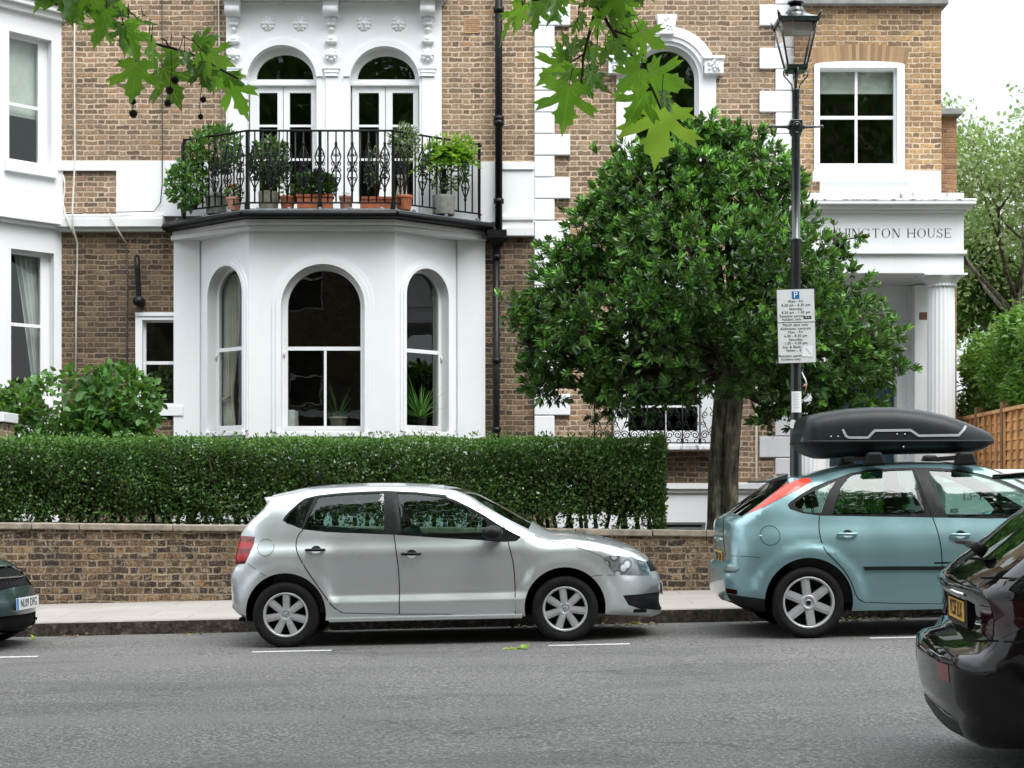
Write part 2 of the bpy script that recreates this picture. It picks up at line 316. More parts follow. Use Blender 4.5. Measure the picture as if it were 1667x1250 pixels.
# ------------------------------------------------------------ mesh helper
class MB:
    def __init__(s): s.v = []; s.f = []; s.sm = []
    def add(s, vs, fs, smooth=False, X=None):
        b = len(s.v)
        s.v += [tuple(X @ Vector(p)) if X is not None else tuple(p) for p in vs]
        for f in fs: s.f.append(tuple(b + i for i in f)); s.sm.append(smooth)
    def box(s, x0, x1, y0, y1, z0, z1, X=None):
        x0, x1 = min(x0, x1), max(x0, x1); y0, y1 = min(y0, y1), max(y0, y1); z0, z1 = min(z0, z1), max(z0, z1)
        s.add([(x0, y0, z0), (x1, y0, z0), (x1, y1, z0), (x0, y1, z0), (x0, y0, z1), (x1, y0, z1), (x1, y1, z1), (x0, y1, z1)],
              [(0, 3, 2, 1), (4, 5, 6, 7), (0, 1, 5, 4), (1, 2, 6, 5), (2, 3, 7, 6), (3, 0, 4, 7)], False, X)
    def tube(s, pts, r, n=8, cap=True, X=None):
        pts = [Vector(p) for p in pts]
        rs = r if isinstance(r, (list, tuple)) else [r] * len(pts)
        vs = []; prev = None
        for i, p in enumerate(pts):
            d = (pts[min(i + 1, len(pts) - 1)] - pts[max(i - 1, 0)])
            if d.length < 1e-9: d = Vector((0, 0, 1))
            d.normalize()
            if prev is None:
                a = Vector((0, 0, 1)) if abs(d.z) < .9 else Vector((1, 0, 0)); a = (a - d * a.dot(d)).normalized()
            else: a = (prev - d * prev.dot(d)).normalized()
            prev = a; b = d.cross(a)
            for k in range(n):
                t = 2 * pi * k / n; vs.append(p + (a * cos(t) + b * sin(t)) * rs[i])
        fs = [(i * n + k, i * n + (k + 1) % n, (i + 1) * n + (k + 1) % n, (i + 1) * n + k) for i in range(len(pts) - 1) for k in range(n)]
        if cap: fs += [tuple(range(n - 1, -1, -1)), tuple((len(pts) - 1) * n + k for k in range(n))]
        s.add(vs, fs, True, X)
    def lathe(s, prof, n=24, X=None, close=False, smooth=True):   # prof: (r,z) about z
        vs = [(r * cos(2 * pi * k / n), r * sin(2 * pi * k / n), z) for r, z in prof for k in range(n)]
        fs = [(i * n + k, i * n + (k + 1) % n, (i + 1) * n + (k + 1) % n, (i + 1) * n + k) for i in range(len(prof) - 1) for k in range(n)]
        if close: fs += [tuple(range(n - 1, -1, -1)), tuple((len(prof) - 1) * n + k for k in range(n))]
        s.add(vs, fs, smooth, X)
    def ball(s, c, r, n=12, sz=1.0):
        s.lathe([(r * sin(pi * i / n) + 1e-5, -r * cos(pi * i / n) * sz) for i in range(n + 1)], n + 4, Matrix.Translation(c))
    def islands(s):
        par = list(range(len(s.v)))
        def find(i):
            while par[i] != i: par[i] = par[par[i]]; i = par[i]
            return i
        for f in s.f:
            r = find(f[0])
            for i in f[1:]: par[find(i)] = r
        gr = {}
        for k, f in enumerate(s.f): gr.setdefault(find(f[0]), []).append(k)
        out = []
        for ks in gr.values():
            m_ = MB(); mp_ = {}
            for k in ks:
                for i in s.f[k]:
                    if i not in mp_: mp_[i] = len(m_.v); m_.v.append(s.v[i])
                m_.f.append(tuple(mp_[i] for i in s.f[k])); m_.sm.append(s.sm[k])
            out.append(m_)
        return out
    def build_each(s, name, mat, parent=None, bevel=0):
        return [W(m_.build(name, mat, parent, bevel)) for m_ in s.islands()]
    def build(s, name, mat, parent=None, bevel=0, autosmooth=None):
        me = bpy.data.meshes.new(name); me.from_pydata(s.v, [], s.f)
        me.polygons.foreach_set('use_smooth', s.sm); me.validate(); me.update()
        o = bpy.data.objects.new(name, me); COL.objects.link(o)
        me.materials.append(M[mat] if isinstance(mat, str) else mat)
        if parent is not None: o.parent = parent
        if bevel:
            b = o.modifiers.new('bevel', 'BEVEL'); b.width = bevel; b.segments = 2; b.limit_method = 'ANGLE'; b.angle_limit = R(40); b.harden_normals = False
        return o

def tag(o, label=None, cat=None, group=None, kind=None):
    if label: o['label'] = label
    if cat: o['category'] = cat
    if group: o['group'] = group
    if kind: o['kind'] = kind
    return o
def thing(name, label, cat, loc=(0, 0, 0), group=None, rot=(0, 0, 0)):
    o = bpy.data.objects.new(name, None); COL.objects.link(o); o.empty_display_size = .2
    o.location = loc; o.rotation_euler = rot; return tag(o, label, cat, group)
def off(loc):   # world -> local of a thing at loc
    return Matrix.Translation(-Vector(loc))
def shift(mb, loc):
    mb.v = [(a - loc[0], b - loc[1], c - loc[2]) for a, b, c in mb.v]; return mb

def pip(p, poly):
    x, y = p; c = False; j = len(poly) - 1
    for i in range(len(poly)):
        xi, yi = poly[i]; xj, yj = poly[j]
        if (yi > y) != (yj > y) and x < (xj - xi) * (y - yi) / (yj - yi) + xi: c = not c
        j = i
    return c
def cdt(polys, extra=(), eps=1e-5):
    vs = []; ed = []
    for p in polys:
        b = len(vs); vs += [Vector(q) for q in p]; ed += [(b + i, b + (i + 1) % len(p)) for i in range(len(p))]
    vs += [Vector(q) for q in extra]
    r = delaunay_2d_cdt(vs, ed, [], 0, eps)
    return [(q.x, q.y) for q in r[0]], [tuple(f) for f in r[2]]
class Fr:      # a wall frame: origin, direction along the wall, inward normal
    def __init__(s, o, u, n): s.o = Vector(o); s.u = Vector(u).normalized(); s.n = Vector(n).normalized()
    def p(s, a, z, d=0): q = s.o + s.u * a + s.n * d; return (q.x, q.y, q.z + z)
    def s_of(s, px, d=0):     # along-wall coordinate seen at photo column px
        o = s.o + s.n * d; k = (px - CX) / F
        return (k * o.y - o.x) / (s.u.x - k * s.u.y)
    def D(s, a, d=0): return (s.o + s.u * a + s.n * d).y
    def z_of(s, px, py, d=0): a = s.s_of(px, d); return PZ(py, s.D(a, d))
def panel(mb, fr, outer, holes, d0, d1, back=False, smooth=False):
    vs, fs = cdt([outer] + holes)
    keep = []
    for f in fs:
        c = (sum(vs[i][0] for i in f) / len(f), sum(vs[i][1] for i in f) / len(f))
        if pip(c, outer) and not any(pip(c, h) for h in holes): keep.append(f)
    A = sum(vs[f[0]][0] * (vs[f[1]][1] - vs[f[2]][1]) + vs[f[1]][0] * (vs[f[2]][1] - vs[f[0]][1]) + vs[f[2]][0] * (vs[f[0]][1] - vs[f[1]][1]) for f in keep[:1])
    mb.add([fr.p(a, z, d0) for a, z in vs], keep)
    if back: mb.add([fr.p(a, z, d1) for a, z in vs], [f[::-1] for f in keep])
    for poly in [outer] + holes:
        k = len(poly)
        for i in range(k):
            a, b = poly[i], poly[(i + 1) % k]
            mb.add([fr.p(*a, d0), fr.p(*b, d0), fr.p(*b, d1), fr.p(*a, d1)], [(0, 1, 2, 3)], smooth)
def rect(a0, a1, z0, z1): return [(a0, z0), (a1, z0), (a1, z1), (a0, z1)]
def arch(a0, a1, z0, z1, n=22):   # z1 = crown
    r = (a1 - a0) / 2; c = (a0 + a1) / 2; zs = z1 - r
    return [(a0, z0), (a1, z0)] + [(c + r * cos(t), zs + r * sin(t)) for t in [pi * i / n for i in range(n + 1)]]
def archband(a0, a1, z0, z1, w, n=22):
    r = (a1 - a0) / 2; c = (a0 + a1) / 2; zs = z1 - r; ri = r - w
    o = [(a1, z0)] + [(c + r * cos(t), zs + r * sin(t)) for t in [pi * i / n for i in range(n + 1)]] + [(a0, z0)]
    i_ = [(a0 + w, z0)] + [(c - ri * cos(t), zs + ri * sin(t)) for t in [pi * i / n for i in range(n + 1)]] + [(a1 - w, z0)]
    return o + i_
def textmesh(body, size, mat, parent, pos, rotz=0, align='CENTER', ext=.0015, sx=1.0, name='lettering', space=1.0):
    cu = bpy.data.curves.new('t', 'FONT'); cu.body = body; cu.size = size; cu.align_x = align; cu.align_y = 'CENTER'
    cu.extrude = ext; cu.resolution_u = 3; cu.space_character = space
    to = bpy.data.objects.new('t', cu); me = bpy.data.meshes.new_from_object(to)
    bpy.data.objects.remove(to); bpy.data.curves.remove(cu)
    X = Matrix.Translation(pos) @ Matrix.Rotation(rotz, 4, 'Z') @ Matrix.Rotation(pi / 2, 4, 'X') @ Matrix.Diagonal((sx, 1, 1, 1))
    me.transform(X); me.name = name
    me.materials.clear(); me.materials.append(M[mat])
    o = bpy.data.objects.new(name, me); COL.objects.link(o); o.parent = parent; return o

# ------------------------------------------------------------ leaves
def leaf_arrays(P, D, Nn, L, Wd, fold=.15, hexa=True, bend=0.0):
    """P base, D direction, Nn normal (unit arrays), L length, Wd half width."""
    D = D / np.linalg.norm(D, axis=1, keepdims=True)
    S = np.cross(D, Nn); S /= np.linalg.norm(S, axis=1, keepdims=True) + 1e-9
    U = np.cross(S, D)
    L = L[:, None]; Wd = Wd[:, None]
    if hexa:
        V = [P, P + D * L * .35 + S * Wd + U * Wd * fold, P + D * L * .72 + S * Wd * .75 + U * (Wd * fold - L * bend * .5), P + D * L - U * L * bend,
             P + D * L * .72 - S * Wd * .75 + U * (Wd * fold - L * bend * .5), P + D * L * .35 - S * Wd + U * Wd * fold]
        V = np.stack(V, 1).reshape(-1, 3); n = len(P); b = np.arange(n)[:, None] * 6
        Fc = np.concatenate([b + np.array([0, 1, 2, 3]), b + np.array([0, 3, 4, 5])], 1).reshape(-1, 4)
    else:
        V = np.stack([P, P + D * L * .5 + S * Wd, P + D * L, P + D * L * .5 - S * Wd], 1).reshape(-1, 3)
        Fc = (np.arange(len(P))[:, None] * 4 + np.arange(4)).reshape(-1, 4)
    return V, Fc
def quad_mesh(name, V, Fc, mat, parent=None, smooth=False):
    me = bpy.data.meshes.new(name); nv, nf = len(V), len(Fc)
    me.vertices.add(nv); me.vertices.foreach_set('co', V.astype(np.float32).ravel())
    me.loops.add(nf * 4); me.loops.foreach_set('vertex_index', Fc.astype(np.int32).ravel())
    me.polygons.add(nf); me.polygons.foreach_set('loop_start', (np.arange(nf) * 4).astype(np.int32))
    me.polygons.foreach_set('loop_total', np.full(nf, 4, np.int32))
    if smooth: me.polygons.foreach_set('use_smooth', np.ones(nf, bool))
    me.update(calc_edges=True)
    me.materials.append(M[mat])
    o = bpy.data.objects.new(name, me); COL.objects.link(o)
    if parent is not None: o.parent = parent
    return o
def rdir(n, up=0.0, rs=None):
    rs = rs or NR
    d = rs.normal(size=(n, 3)); d[:, 2] += up; d /= np.linalg.norm(d, axis=1, keepdims=True); return d
def cloud(name, P, mat, parent, size, wr=.28, up=.3, out=None, jit=.25, hexa=False, bend=0.0):
    n = len(P); D = rdir(n, up)
    if out is not None: D = D * .8 + out; D /= np.linalg.norm(D, axis=1, keepdims=True) + 1e-9
    Nn = rdir(n, 1.0); L = size * (1 + jit * NR.uniform(-1, 1, n)); V, Fc = leaf_arrays(P, D, Nn, L, L * wr, .2, hexa, bend)
    return quad_mesh(name, V, Fc, mat, parent)
def ellip(n, c, r, shell=.6):
    d = NR.normal(size=(n, 3)); d /= np.linalg.norm(d, axis=1, keepdims=True)
    q = NR.uniform(0, 1, n) ** (1 / 3.) * (1 - shell) + shell * NR.uniform(.75, 1, n)
    return np.array(c) + d * q[:, None] * np.array(r), d
def W(o):            # a child built in world coordinates hangs under an unrotated root
    o.location = -Vector(o.parent.location) if o.parent is not None and o.parent.parent is None and o.parent.type == 'EMPTY' else Vector((0, 0, 0))
    return o
# ============================================================ GROUND
def strip(name, y0, y1, z0, z1, mat, x0=-60, x1=60, dz=0):
    mb = MB(); xs = [x0 + (x1 - x0) * i / 24 for i in range(25)]
    vs = []
    for x in xs: vs += [(x, y0, gz(x) + z0 + dz), (x, y1, gz(x) + z1 + dz)]
    mb.add(vs, [(2 * i, 2 * i + 2, 2 * i + 3, 2 * i + 1) for i in range(24)])
    return tag(mb.build(name, mat), kind='structure')
KY = 15.95; WY = 18.5       # far kerb, garden wall
mb = MB()
xs = [-500, -60] + [-60 + 5 * i for i in range(1, 24)] + [60, 500]
vs = []
for x in xs: vs += [(x, -300, gz(x) - .06), (x, 900, gz(x) - .06)]
mb.add(vs, [(2 * i, 2 * i + 2, 2 * i + 3, 2 * i + 1) for i in range(len(xs) - 1)])
tag(mb.build('ground', 'soil'), kind='structure')
strip('road', 3.5, KY, 0, 0, 'asphalt')
def kerb(name, y0, y1, front):
    mb = MB(); fm = MB(); n = 60
    for i in range(n):
        x0, x1 = -60 + 2 * i + .004, -58 + 2 * i - .004
        a, b = gz(x0), gz(x1)
        mb.add([(x0, y0, a - .05), (x1, y0, b - .05), (x1, y1, b - .05), (x0, y1, a - .05), (x0, y0, a + .125), (x1, y0, b + .125), (x1, y1, b + .125), (x0, y1, a + .125)],
               [(4, 5, 6, 7), (0, 1, 5, 4), (1, 2, 6, 5), (2, 3, 7, 6), (3, 0, 4, 7)])
    return tag(mb.build(name, 'kerb'), kind='structure')
kerb('kerb', KY, KY + .16, 1); 
strip('kerb_top', KY + .012, KY + .16, .129, .130, 'kerb_top')
strip('pavement', KY + .16, WY + .1, .122, .16, 'paving')
kerb('near_kerb', 3.34, 3.5, -1)
strip('near_pavement', -6, 3.34, .13, .12, 'paving')
strip('garden_ground', WY + .1, 24.3, .10, .0, 'soil')
# bay markings: one white dash after another parallel to the kerb
def yy(px, py):
    D = 14
    for _ in range(20): D = F * (H - gz(PX(px, D))) / (py - YH)
    return D
marks = [(-120, 62, 1071), (410, 540, 1060.5), (893, 1025, 1050), (1415, 1545, 1038)]
for i, (a, b, py) in enumerate(marks):
    D = yy((a + b) / 2, py); mb = MB(); x0, x1 = PX(a, D), PX(b, D)
    mb.add([(x0, D - .045, gz(x0) + .004), (x1, D - .045, gz(x1) + .004), (x1, D + .045, gz(x1) + .004), (x0, D + .045, gz(x0) + .004)], [(0, 1, 2, 3)])
    tag(mb.build('road_marking', 'white_line'), kind='structure')

# ============================================================ HOUSES
FD = 24.0
main = thing('terraced_house', 'brown brick house with a white rounded-arch bay, iron balcony and twin french windows', 'house', (PX(500, FD), FD, 0))
right = thing('corner_house', 'ochre brick house with white quoins, arched window and a white portico at its right end', 'house', (PX(1200, FD), FD, 0))
left = thing('bay_fronted_house', 'white rendered bay with two sash windows at the left edge of the photo', 'house', (PX(0, FD), FD, 0))
FM = Fr((0, FD, 0), (1, 0, 0), (0, 1, 0))
def fx(px): return PX(px, FD)
def fz(py): return PZ(py, FD)
def prect(x0, x1, y0, y1): return rect(fx(x0), fx(x1), fz(y1), fz(y0))
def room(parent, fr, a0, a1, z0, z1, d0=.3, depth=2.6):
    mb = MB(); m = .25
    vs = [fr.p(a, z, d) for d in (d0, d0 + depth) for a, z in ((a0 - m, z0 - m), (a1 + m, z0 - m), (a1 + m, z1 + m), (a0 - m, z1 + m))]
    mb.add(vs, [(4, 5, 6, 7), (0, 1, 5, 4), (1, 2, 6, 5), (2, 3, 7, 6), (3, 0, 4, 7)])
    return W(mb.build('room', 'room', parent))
def window(parent, fr, poly, inner, d, rails=(), mulls=(), bw=.035, name='window', frm='white_paint', gl='win_glass', thick=.05):
    """poly: opening outline; inner: outline of the glazed area; rails (z,a0,a1[,w]) / mulls (a,z0,z1[,w])."""
    mb = MB(); panel(mb, fr, poly, [inner], d, d + thick)
    def bx(a0, a1, z0, z1, dd=.004, t=.03):
        P = [fr.p(a, z, q) for q in (d + dd, d + dd + t) for a, z in rect(a0, a1, z0, z1)]
        mb.add(P, [(0, 1, 2, 3), (7, 6, 5, 4), (0, 4, 5, 1), (1, 5, 6, 2), (2, 6, 7, 3), (3, 7, 4, 0)])
    for r in rails: w_ = r[3] if len(r) > 3 else bw; bx(r[1], r[2], r[0] - w_ / 2, r[0] + w_ / 2)
    for r in mulls: w_ = r[3] if len(r) > 3 else bw * .8; bx(r[0] - w_ / 2, r[0] + w_ / 2, r[1], r[2], .007, .024)
    o = W(mb.build(name, frm, parent))
    g_ = MB(); vs, fs = cdt([inner])
    g_.add([fr.p(a, z, d + .02) for a, z in vs], [f for f in fs if pip((sum(vs[i][0] for i in f) / len(f), sum(vs[i][1] for i in f) / len(f)), inner)])
    g_.build('pane', gl, o)
    return o
def inset(poly, w):   # shrink a convex-ish polygon towards its inside
    out = []; n = len(poly); A = sum(poly[i][0] * poly[(i + 1) % n][1] - poly[(i + 1) % n][0] * poly[i][1] for i in range(n)); s = 1 if A > 0 else -1
    for i in range(n):
        p0, p, p1 = Vector(poly[i - 1]), Vector(poly[i]), Vector(poly[(i + 1) % n])
        e0, e1 = (p - p0), (p1 - p)
        if e0.length < 1e-7 or e1.length < 1e-7: continue
        n0 = Vector((-e0.y, e0.x)).normalized() * s; n1 = Vector((-e1.y, e1.x)).normalized() * s
        b = (n0 + n1); b = b / max(.3, b.length_squared) * 2
        out.append((p.x + b.x * w / 1, p.y + b.y * w / 1))
    return out
def slab(mb, plan, z0, z1):
    n = len(plan); vs = [(x, y, z0) for x, y in plan] + [(x, y, z1) for x, y in plan]
    mb.add(vs, [tuple(range(n - 1, -1, -1)), tuple(range(n, 2 * n))] + [(i, (i + 1) % n, n + (i + 1) % n, n + i) for i in range(n)])

# ---------- main house: walls
sw = prect(222, 300, 510, 676)           # small ground-floor window
fwL = arch(fx(403), fx(516), fz(352), fz(75)); fwR = arch(fx(570), fx(683), fz(352), fz(77))
mb = MB(); panel(mb, FM, prect(96, 372, -260, 268), [], .0, .35); W(mb.build('upper_brick_wall', 'brick_up', main)); mb = MB(); panel(mb, FM, prect(716, 872, -260, 268), [], .0, .35); W(mb.build('upper_brick_wall', 'brick_up', main))
mb = MB(); panel(mb, FM, prect(103, 190, 280, 350), [], 0, .1)
W(mb.build('brick_panel', 'brick_up', main))
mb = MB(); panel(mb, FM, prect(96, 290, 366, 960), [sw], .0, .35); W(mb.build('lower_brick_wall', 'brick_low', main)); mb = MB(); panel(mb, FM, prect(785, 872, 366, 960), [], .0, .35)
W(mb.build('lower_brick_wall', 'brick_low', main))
mb = MB(); panel(mb, FM, rect(fx(369), fx(719), fz(370), fz(6)), [fwL, fwR], -.05, .30)
W(mb.build('rendered_wall', 'stucco', main))
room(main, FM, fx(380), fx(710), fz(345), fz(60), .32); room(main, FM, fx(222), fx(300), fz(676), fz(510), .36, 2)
# white bands beside the brick
mb = MB()
panel(mb, FM, prect(97, 372, 262, 352), [prect(103, 190, 279, 349)], -.03, .05); W(mb.build('white_band', 'stucco', main, .006)); mb = MB()
panel(mb, FM, prect(716, 872, 264, 362), [], -.03, .05); W(mb.build('white_band', 'stucco', main, .006)); mb = MB()
mb.box(fx(97), fx(190), FD - .06, FD + .01, fz(279), fz(272)); mb.box(fx(818), fx(869), FD - .06, FD + .01, fz(277), fz(266))
mb.build_each('band_moulding', 'stucco', main, .006)
mb = MB()
for (a, b, y0, y1, d) in ((96, 268, 351, 358, .12), (96, 269, 358, 372, .17), (96, 270, 372, 378, .10), (812, 869, 353, 360, .10), (812, 869, 360, 372, .07), (812, 869, 372, 386, .13)):
    mb.box(fx(a), fx(b), FD - d, FD + .01, fz(y1), fz(y0))
mb.build_each('string_course', 'stucco_dirty', main, .01)
# roof cornice, well above the photo's top edge
mb = MB(); mb.box(fx(90), fx(870), FD - .3, FD + .4, fz(-300), fz(-262)); mb.box(fx(90), fx(870), FD + 4.2, FD + 7, 0, fz(-262)); mb.box(fx(90), fx(870), FD + .4, FD + 4.19, fz(-262) - .02, fz(-262) + .2)
W(mb.build('roof', 'grey_stone', main))
# cornice over the french windows, brackets, rosettes
mb = MB(); mb.box(fx(364), fx(726), FD - .34, FD + .02, fz(5), fz(-3)); mb.box(fx(360), fx(730), FD - .42, FD + .02, fz(-3), fz(-22)); mb.box(fx(366), fx(722), FD - .10, FD, fz(9.5), fz(5))
W(mb.build('door_cornice', 'stucco_dirty', main, .01))
for c_ in (382, 540.5, 697):
    mb = MB(); x = fx(c_); Y = FD - .05
    mb.box(x - .105, x + .105, Y - .16, Y, fz(30), fz(7)); mb.tube([(x - .11, Y - .15, fz(22)), (x + .11, Y - .15, fz(22))], .07, 12)
    mb.tube([(x - .115, Y - .10, fz(10)), (x + .115, Y - .10, fz(10))], .055, 12)
    for q, (py, r) in enumerate(((34, .075), (50, .05), (66, .075), (92, .095))):
        mb.ball((x, Y - .01, fz(py)), r, 8, .8)
    mb.tube([(x - .085, Y - .04, fz(70)), (x + .085, Y - .04, fz(70))], .035, 10)
    mb.tube([(x - .07, Y - .05, fz(42)), (x + .07, Y - .05, fz(42))], .025, 10)
    for k in range(8):
        t = k * pi / 4; mb.ball((x + .07 * cos(t), Y - .05, fz(92) + .07 * sin(t)), .03, 6)
    for py, ww in ((112, .13), (118, .11), (124, .10)): mb.box(x - ww, x + ww, Y - .045, Y, fz(py + 2.2), fz(py - 2.2))
    mb.box(x - .085, x + .085, Y - .02, Y, fz(352), fz(128))
    W(mb.build('scroll_bracket', 'stucco', main))
for c_ in (437, 490, 593, 649):
    mb = MB(); x, z, Y = fx(c_), fz(40), FD - .05
    mb.ball((x, Y - .02, z), .045, 8)
    for k in range(6):
        t = k * pi / 3; mb.ball((x + .055 * cos(t), Y - .005, z + .055 * sin(t)), .038, 7)
    for k in range(10):
        t = k * pi / 5; mb.ball((x + .085 * cos(t), Y + .0, z + .085 * sin(t)), .03, 6)
    W(mb.build('rosette', 'stucco', main))
# french windows
for (x0, x1, gx0, gx1, ty, ap) in ((403, 516, 416, 509, 75, fwL), (570, 683, 581, 675, 77, fwR)):
    a0, a1 = fx(x0), fx(x1); g0, g1 = fx(gx0), fx(gx1)
    mb = MB(); panel(mb, FM, archband(a0 - .10, a1 + .10, fz(126), fz(ty) + .10, .10), [], -.075, -.05)
    W(mb.build('arch_moulding', 'stucco', main, .006))
    n = 20; cxx = (g0 + g1) / 2; ra = (g1 - g0) / 2; zb = fz(126.5); ry = fz(ty + 11) - zb
    lun = [(g0, zb), (g1, zb)] + [(cxx + ra * cos(pi * i / n), zb + ry * sin(pi * i / n)) for i in range(1, n)]
    top = [(a0, fz(136)), (a1, fz(136))] + ap[2:]
    window(main, FM, [(a0, fz(136)), (a1, fz(136))] + ap[2:], lun, .10, name='fanlight')
    mb = MB(); mb.box(a0, a1, FD + .06, FD + .16, fz(137.5), fz(132)); W(mb.build('transom', 'white_paint', main, .006))
    for s_, (d0, d1, q0, q1) in enumerate(((x0, (x0 + x1) / 2 - .5, 420, 450) if x0 < 500 else (x0, 626, 583, 616), ((x0 + x1) / 2 + .5, x1, 470, 505) if x0 < 500 else (627, x1, 638, 672))):
        A0, A1, B0, B1 = fx(d0), fx(d1), fx(q0), fx(q1)
        rl = [(fz(202), B0, B1, .035), (fz(257), B0, B1, .035)]
        window(main, FM, rect(A0 + (.02 if not s_ else 0), A1 - (.02 if s_ else 0), fz(350), fz(137.5)), rect(B0, B1, fz(330), fz(148)), .11, rl, name='french_window')
    mb = MB()
    for xx in (a0, a1):
        for py in (155, 230, 300): mb.box(xx - .012, xx + .012, FD + .095, FD + .108, fz(py + 6), fz(py - 6))
    mb.build_each('hinge', 'chrome', main)
# clay vent
mb = MB(); panel(mb, FM, prect(756, 780, 29, 54), [rect(fx(758) + i * .029, fx(758) + i * .029 + .018, fz(52) + j * .029, fz(52) + j * .029 + .018) for i in range(7) for j in range(7)], -.01, .02)
W(mb.build('air_vent', 'clay_vent', main))
# small window beside the bay
mb = MB(); panel(mb, FM, prect(221, 300, 509, 677), [prect(232, 300.2, 521, 663)], -.03, .20)
mb.box(fx(218), fx(300), FD - .08, FD + .02, fz(677), fz(661)); mb.box(fx(221), fx(300), FD - .05, FD + .02, fz(515), fz(509))
W(mb.build('window_surround', 'stucco', main, .005))
window(main, FM, prect(231, 304, 520, 664), prect(236, 299, 524, 656), .07, [(fz(590), fx(236), fx(299), .05)])
# ---------- the bay
BD = .89; P0, P1, P2, P3 = (-4.703, FD), (-3.809, FD - BD), (-1.693, FD - BD), (-.798, FD)
ztop = PZ(369, FD - BD); zbot = -.2
def frame(p, q, inward): return Fr((p[0], p[1], 0), (q[0] - p[0], q[1] - p[1], 0), inward)
FL = frame(P0, P1, (BD, P1[0] - P0[0], 0)); FC = frame(P1, P2, (0, 1, 0)); FRr = frame(P2, P3, (-BD, .895, 0))
lenL = (Vector(P1) - Vector(P0)).length; lenC = P2[0] - P1[0]
def an(fr, x0, x1, d=0): return fr.s_of(x0, d), fr.s_of(x1, d)
bayop = {}
mb = MB()
# opening limits along each face, read at the front surface
cl = (*an(FC, 458, 594), PZ(703, FD - BD), PZ(430, FD - BD))
a0, a1 = an(FL, 341, 397); ll = (a0, a1, PZ(702, 23.5), PZ(432, 23.45))
a0, a1 = an(FRr, 659.5, 728); rl_ = (a0, a1, PZ(702, 23.5), PZ(436, 23.45))
for fr, ln, op in ((FL, lenL, ll), (FC, lenC, cl), (FRr, lenL, rl_)):
    panel(mb, fr, rect(0, ln, zbot, ztop), [arch(*op)], 0, .17)
for x0, x1, q in ((PX(284, FD), P0[0] + .02, 0), (P3[0] - .02, PX(790, FD), 0)):
    mb.box(x0, x1, FD - .06, FD + .2, zbot, ztop)
W(mb.build('bay_wall', 'stucco', main))
mb = MB()
for fr, op, wo in ((FC, cl, (.13, .075)), (FL, ll, (.10, .055)), (FRr, rl_, (.10, .055))):
    a0, a1, z0, z1 = op; w1, w2 = wo
    panel(mb, fr, archband(a0 - w1, a1 + w1, z0, z1 + w1, w1 - w2 + .0), [], -.02, 0)
    panel(mb, fr, archband(a0 - w2, a1 + w2, z0, z1 + w2, w2), [], -.038, 0)
W(mb.build('arch_moulding', 'stucco', main, .006))
def baywin(fr, op, glz, gpy, railpy, mull=None):
    a0, a1, z0, z1 = op
    P = arch(a0, a1, z0, z1); D_ = fr.D((a0 + a1) / 2)
    w_ = .055 if mull is None else .075
    Q = arch(a0 + w_, a1 - w_, z0 + .09, z1 - w_)
    rz = PZ(railpy, D_)
    # sashes: the lower one stands behind the upper one
    return window(main, fr, P, Q, .13, [(rz, a0 + w_, a1 - w_, .055)], [(mull, z0 + .09, rz)] if mull else [], bw=.045)
baywin(FC, cl, 0, 0, 566, FC.s_of(529.5, .14)); baywin(FL, ll, 0, 0, 567); baywin(FRr, rl_, 0, 0, 571)
mb = MB()
for fr, op in ((FC, cl), (FL, ll), (FRr, rl_)):
    P = [fr.p(a, z, d) for d in (-.07, .16) for a, z in rect(op[0] - .06, op[1] + .06, op[2] - .07, op[2])]
    mb.add(P, [(0, 1, 2, 3), (7, 6, 5, 4), (0, 4, 5, 1), (1, 5, 6, 2), (2, 6, 7, 3), (3, 7, 4, 0)])
W(mb.build('sill', 'stucco', main, .006))
# sash horns
mb = MB()
for fr, a, py, D_ in ((FC, cl[0] + .03, 574, 23.1), (FL, ll[0] + .015, 577, 23.5), (FRr, rl_[1] - .015, 580, 23.5)):
    z = PZ(py, D_); mb.tube([fr.p(a, z + .03, .12), fr.p(a, z, .10), fr.p(a, z - .05, .12)], .012, 6)
mb.build_each('sash_horn', 'white_paint', main)
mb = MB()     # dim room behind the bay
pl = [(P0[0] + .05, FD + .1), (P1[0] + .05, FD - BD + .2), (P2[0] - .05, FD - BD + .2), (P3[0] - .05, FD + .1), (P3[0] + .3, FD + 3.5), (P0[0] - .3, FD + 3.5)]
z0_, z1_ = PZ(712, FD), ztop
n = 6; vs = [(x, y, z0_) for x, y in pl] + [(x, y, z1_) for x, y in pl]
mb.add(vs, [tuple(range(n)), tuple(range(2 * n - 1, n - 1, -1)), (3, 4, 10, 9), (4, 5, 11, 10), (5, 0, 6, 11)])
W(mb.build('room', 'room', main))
mb = MB()     # inner door leaf and picture on the far wall of the room
mb.box(-3.2, -2.35, FD + 3.42, FD + 3.5, z0_, 3.2); 
W(mb.build('inner_door', simple('dark_inner_door', (.10, .075, .05), .5), main))
# cornice, gutter and lead roof of the bay = balcony floor
slp = [(PX(270, FD), FD), (PX(270, FD), FD - .12), (PX(394, 22.75), 22.75), (PX(646, 22.75), 22.75), (PX(802, 23.9), 23.84), (PX(802, 23.9), FD)]
def grow(p, k): return [(x + (k if i in (3, 4, 5) else -k) * (1 if i in (0, 1, 4, 5) else .4), y - (k if i in (1, 2, 3, 4) else 0)) for i, (x, y) in enumerate(p)]
mb = MB(); slab(mb, grow(slp, -.10), ztop, ztop + .07); slab(mb, [(PX(280, FD), FD), (PX(280, FD), FD - .09), (PX(404, 22.93), 22.97), (PX(641, 22.93), 22.97), (PX(793, 23.9), FD - .09), (PX(793, 23.9), FD)], ztop - .07, ztop)
W(mb.build('bay_cornice', 'stucco_dirty', main, .008))
mb = MB(); slab(mb, grow(slp, .02), ztop + .075, ztop + .155)
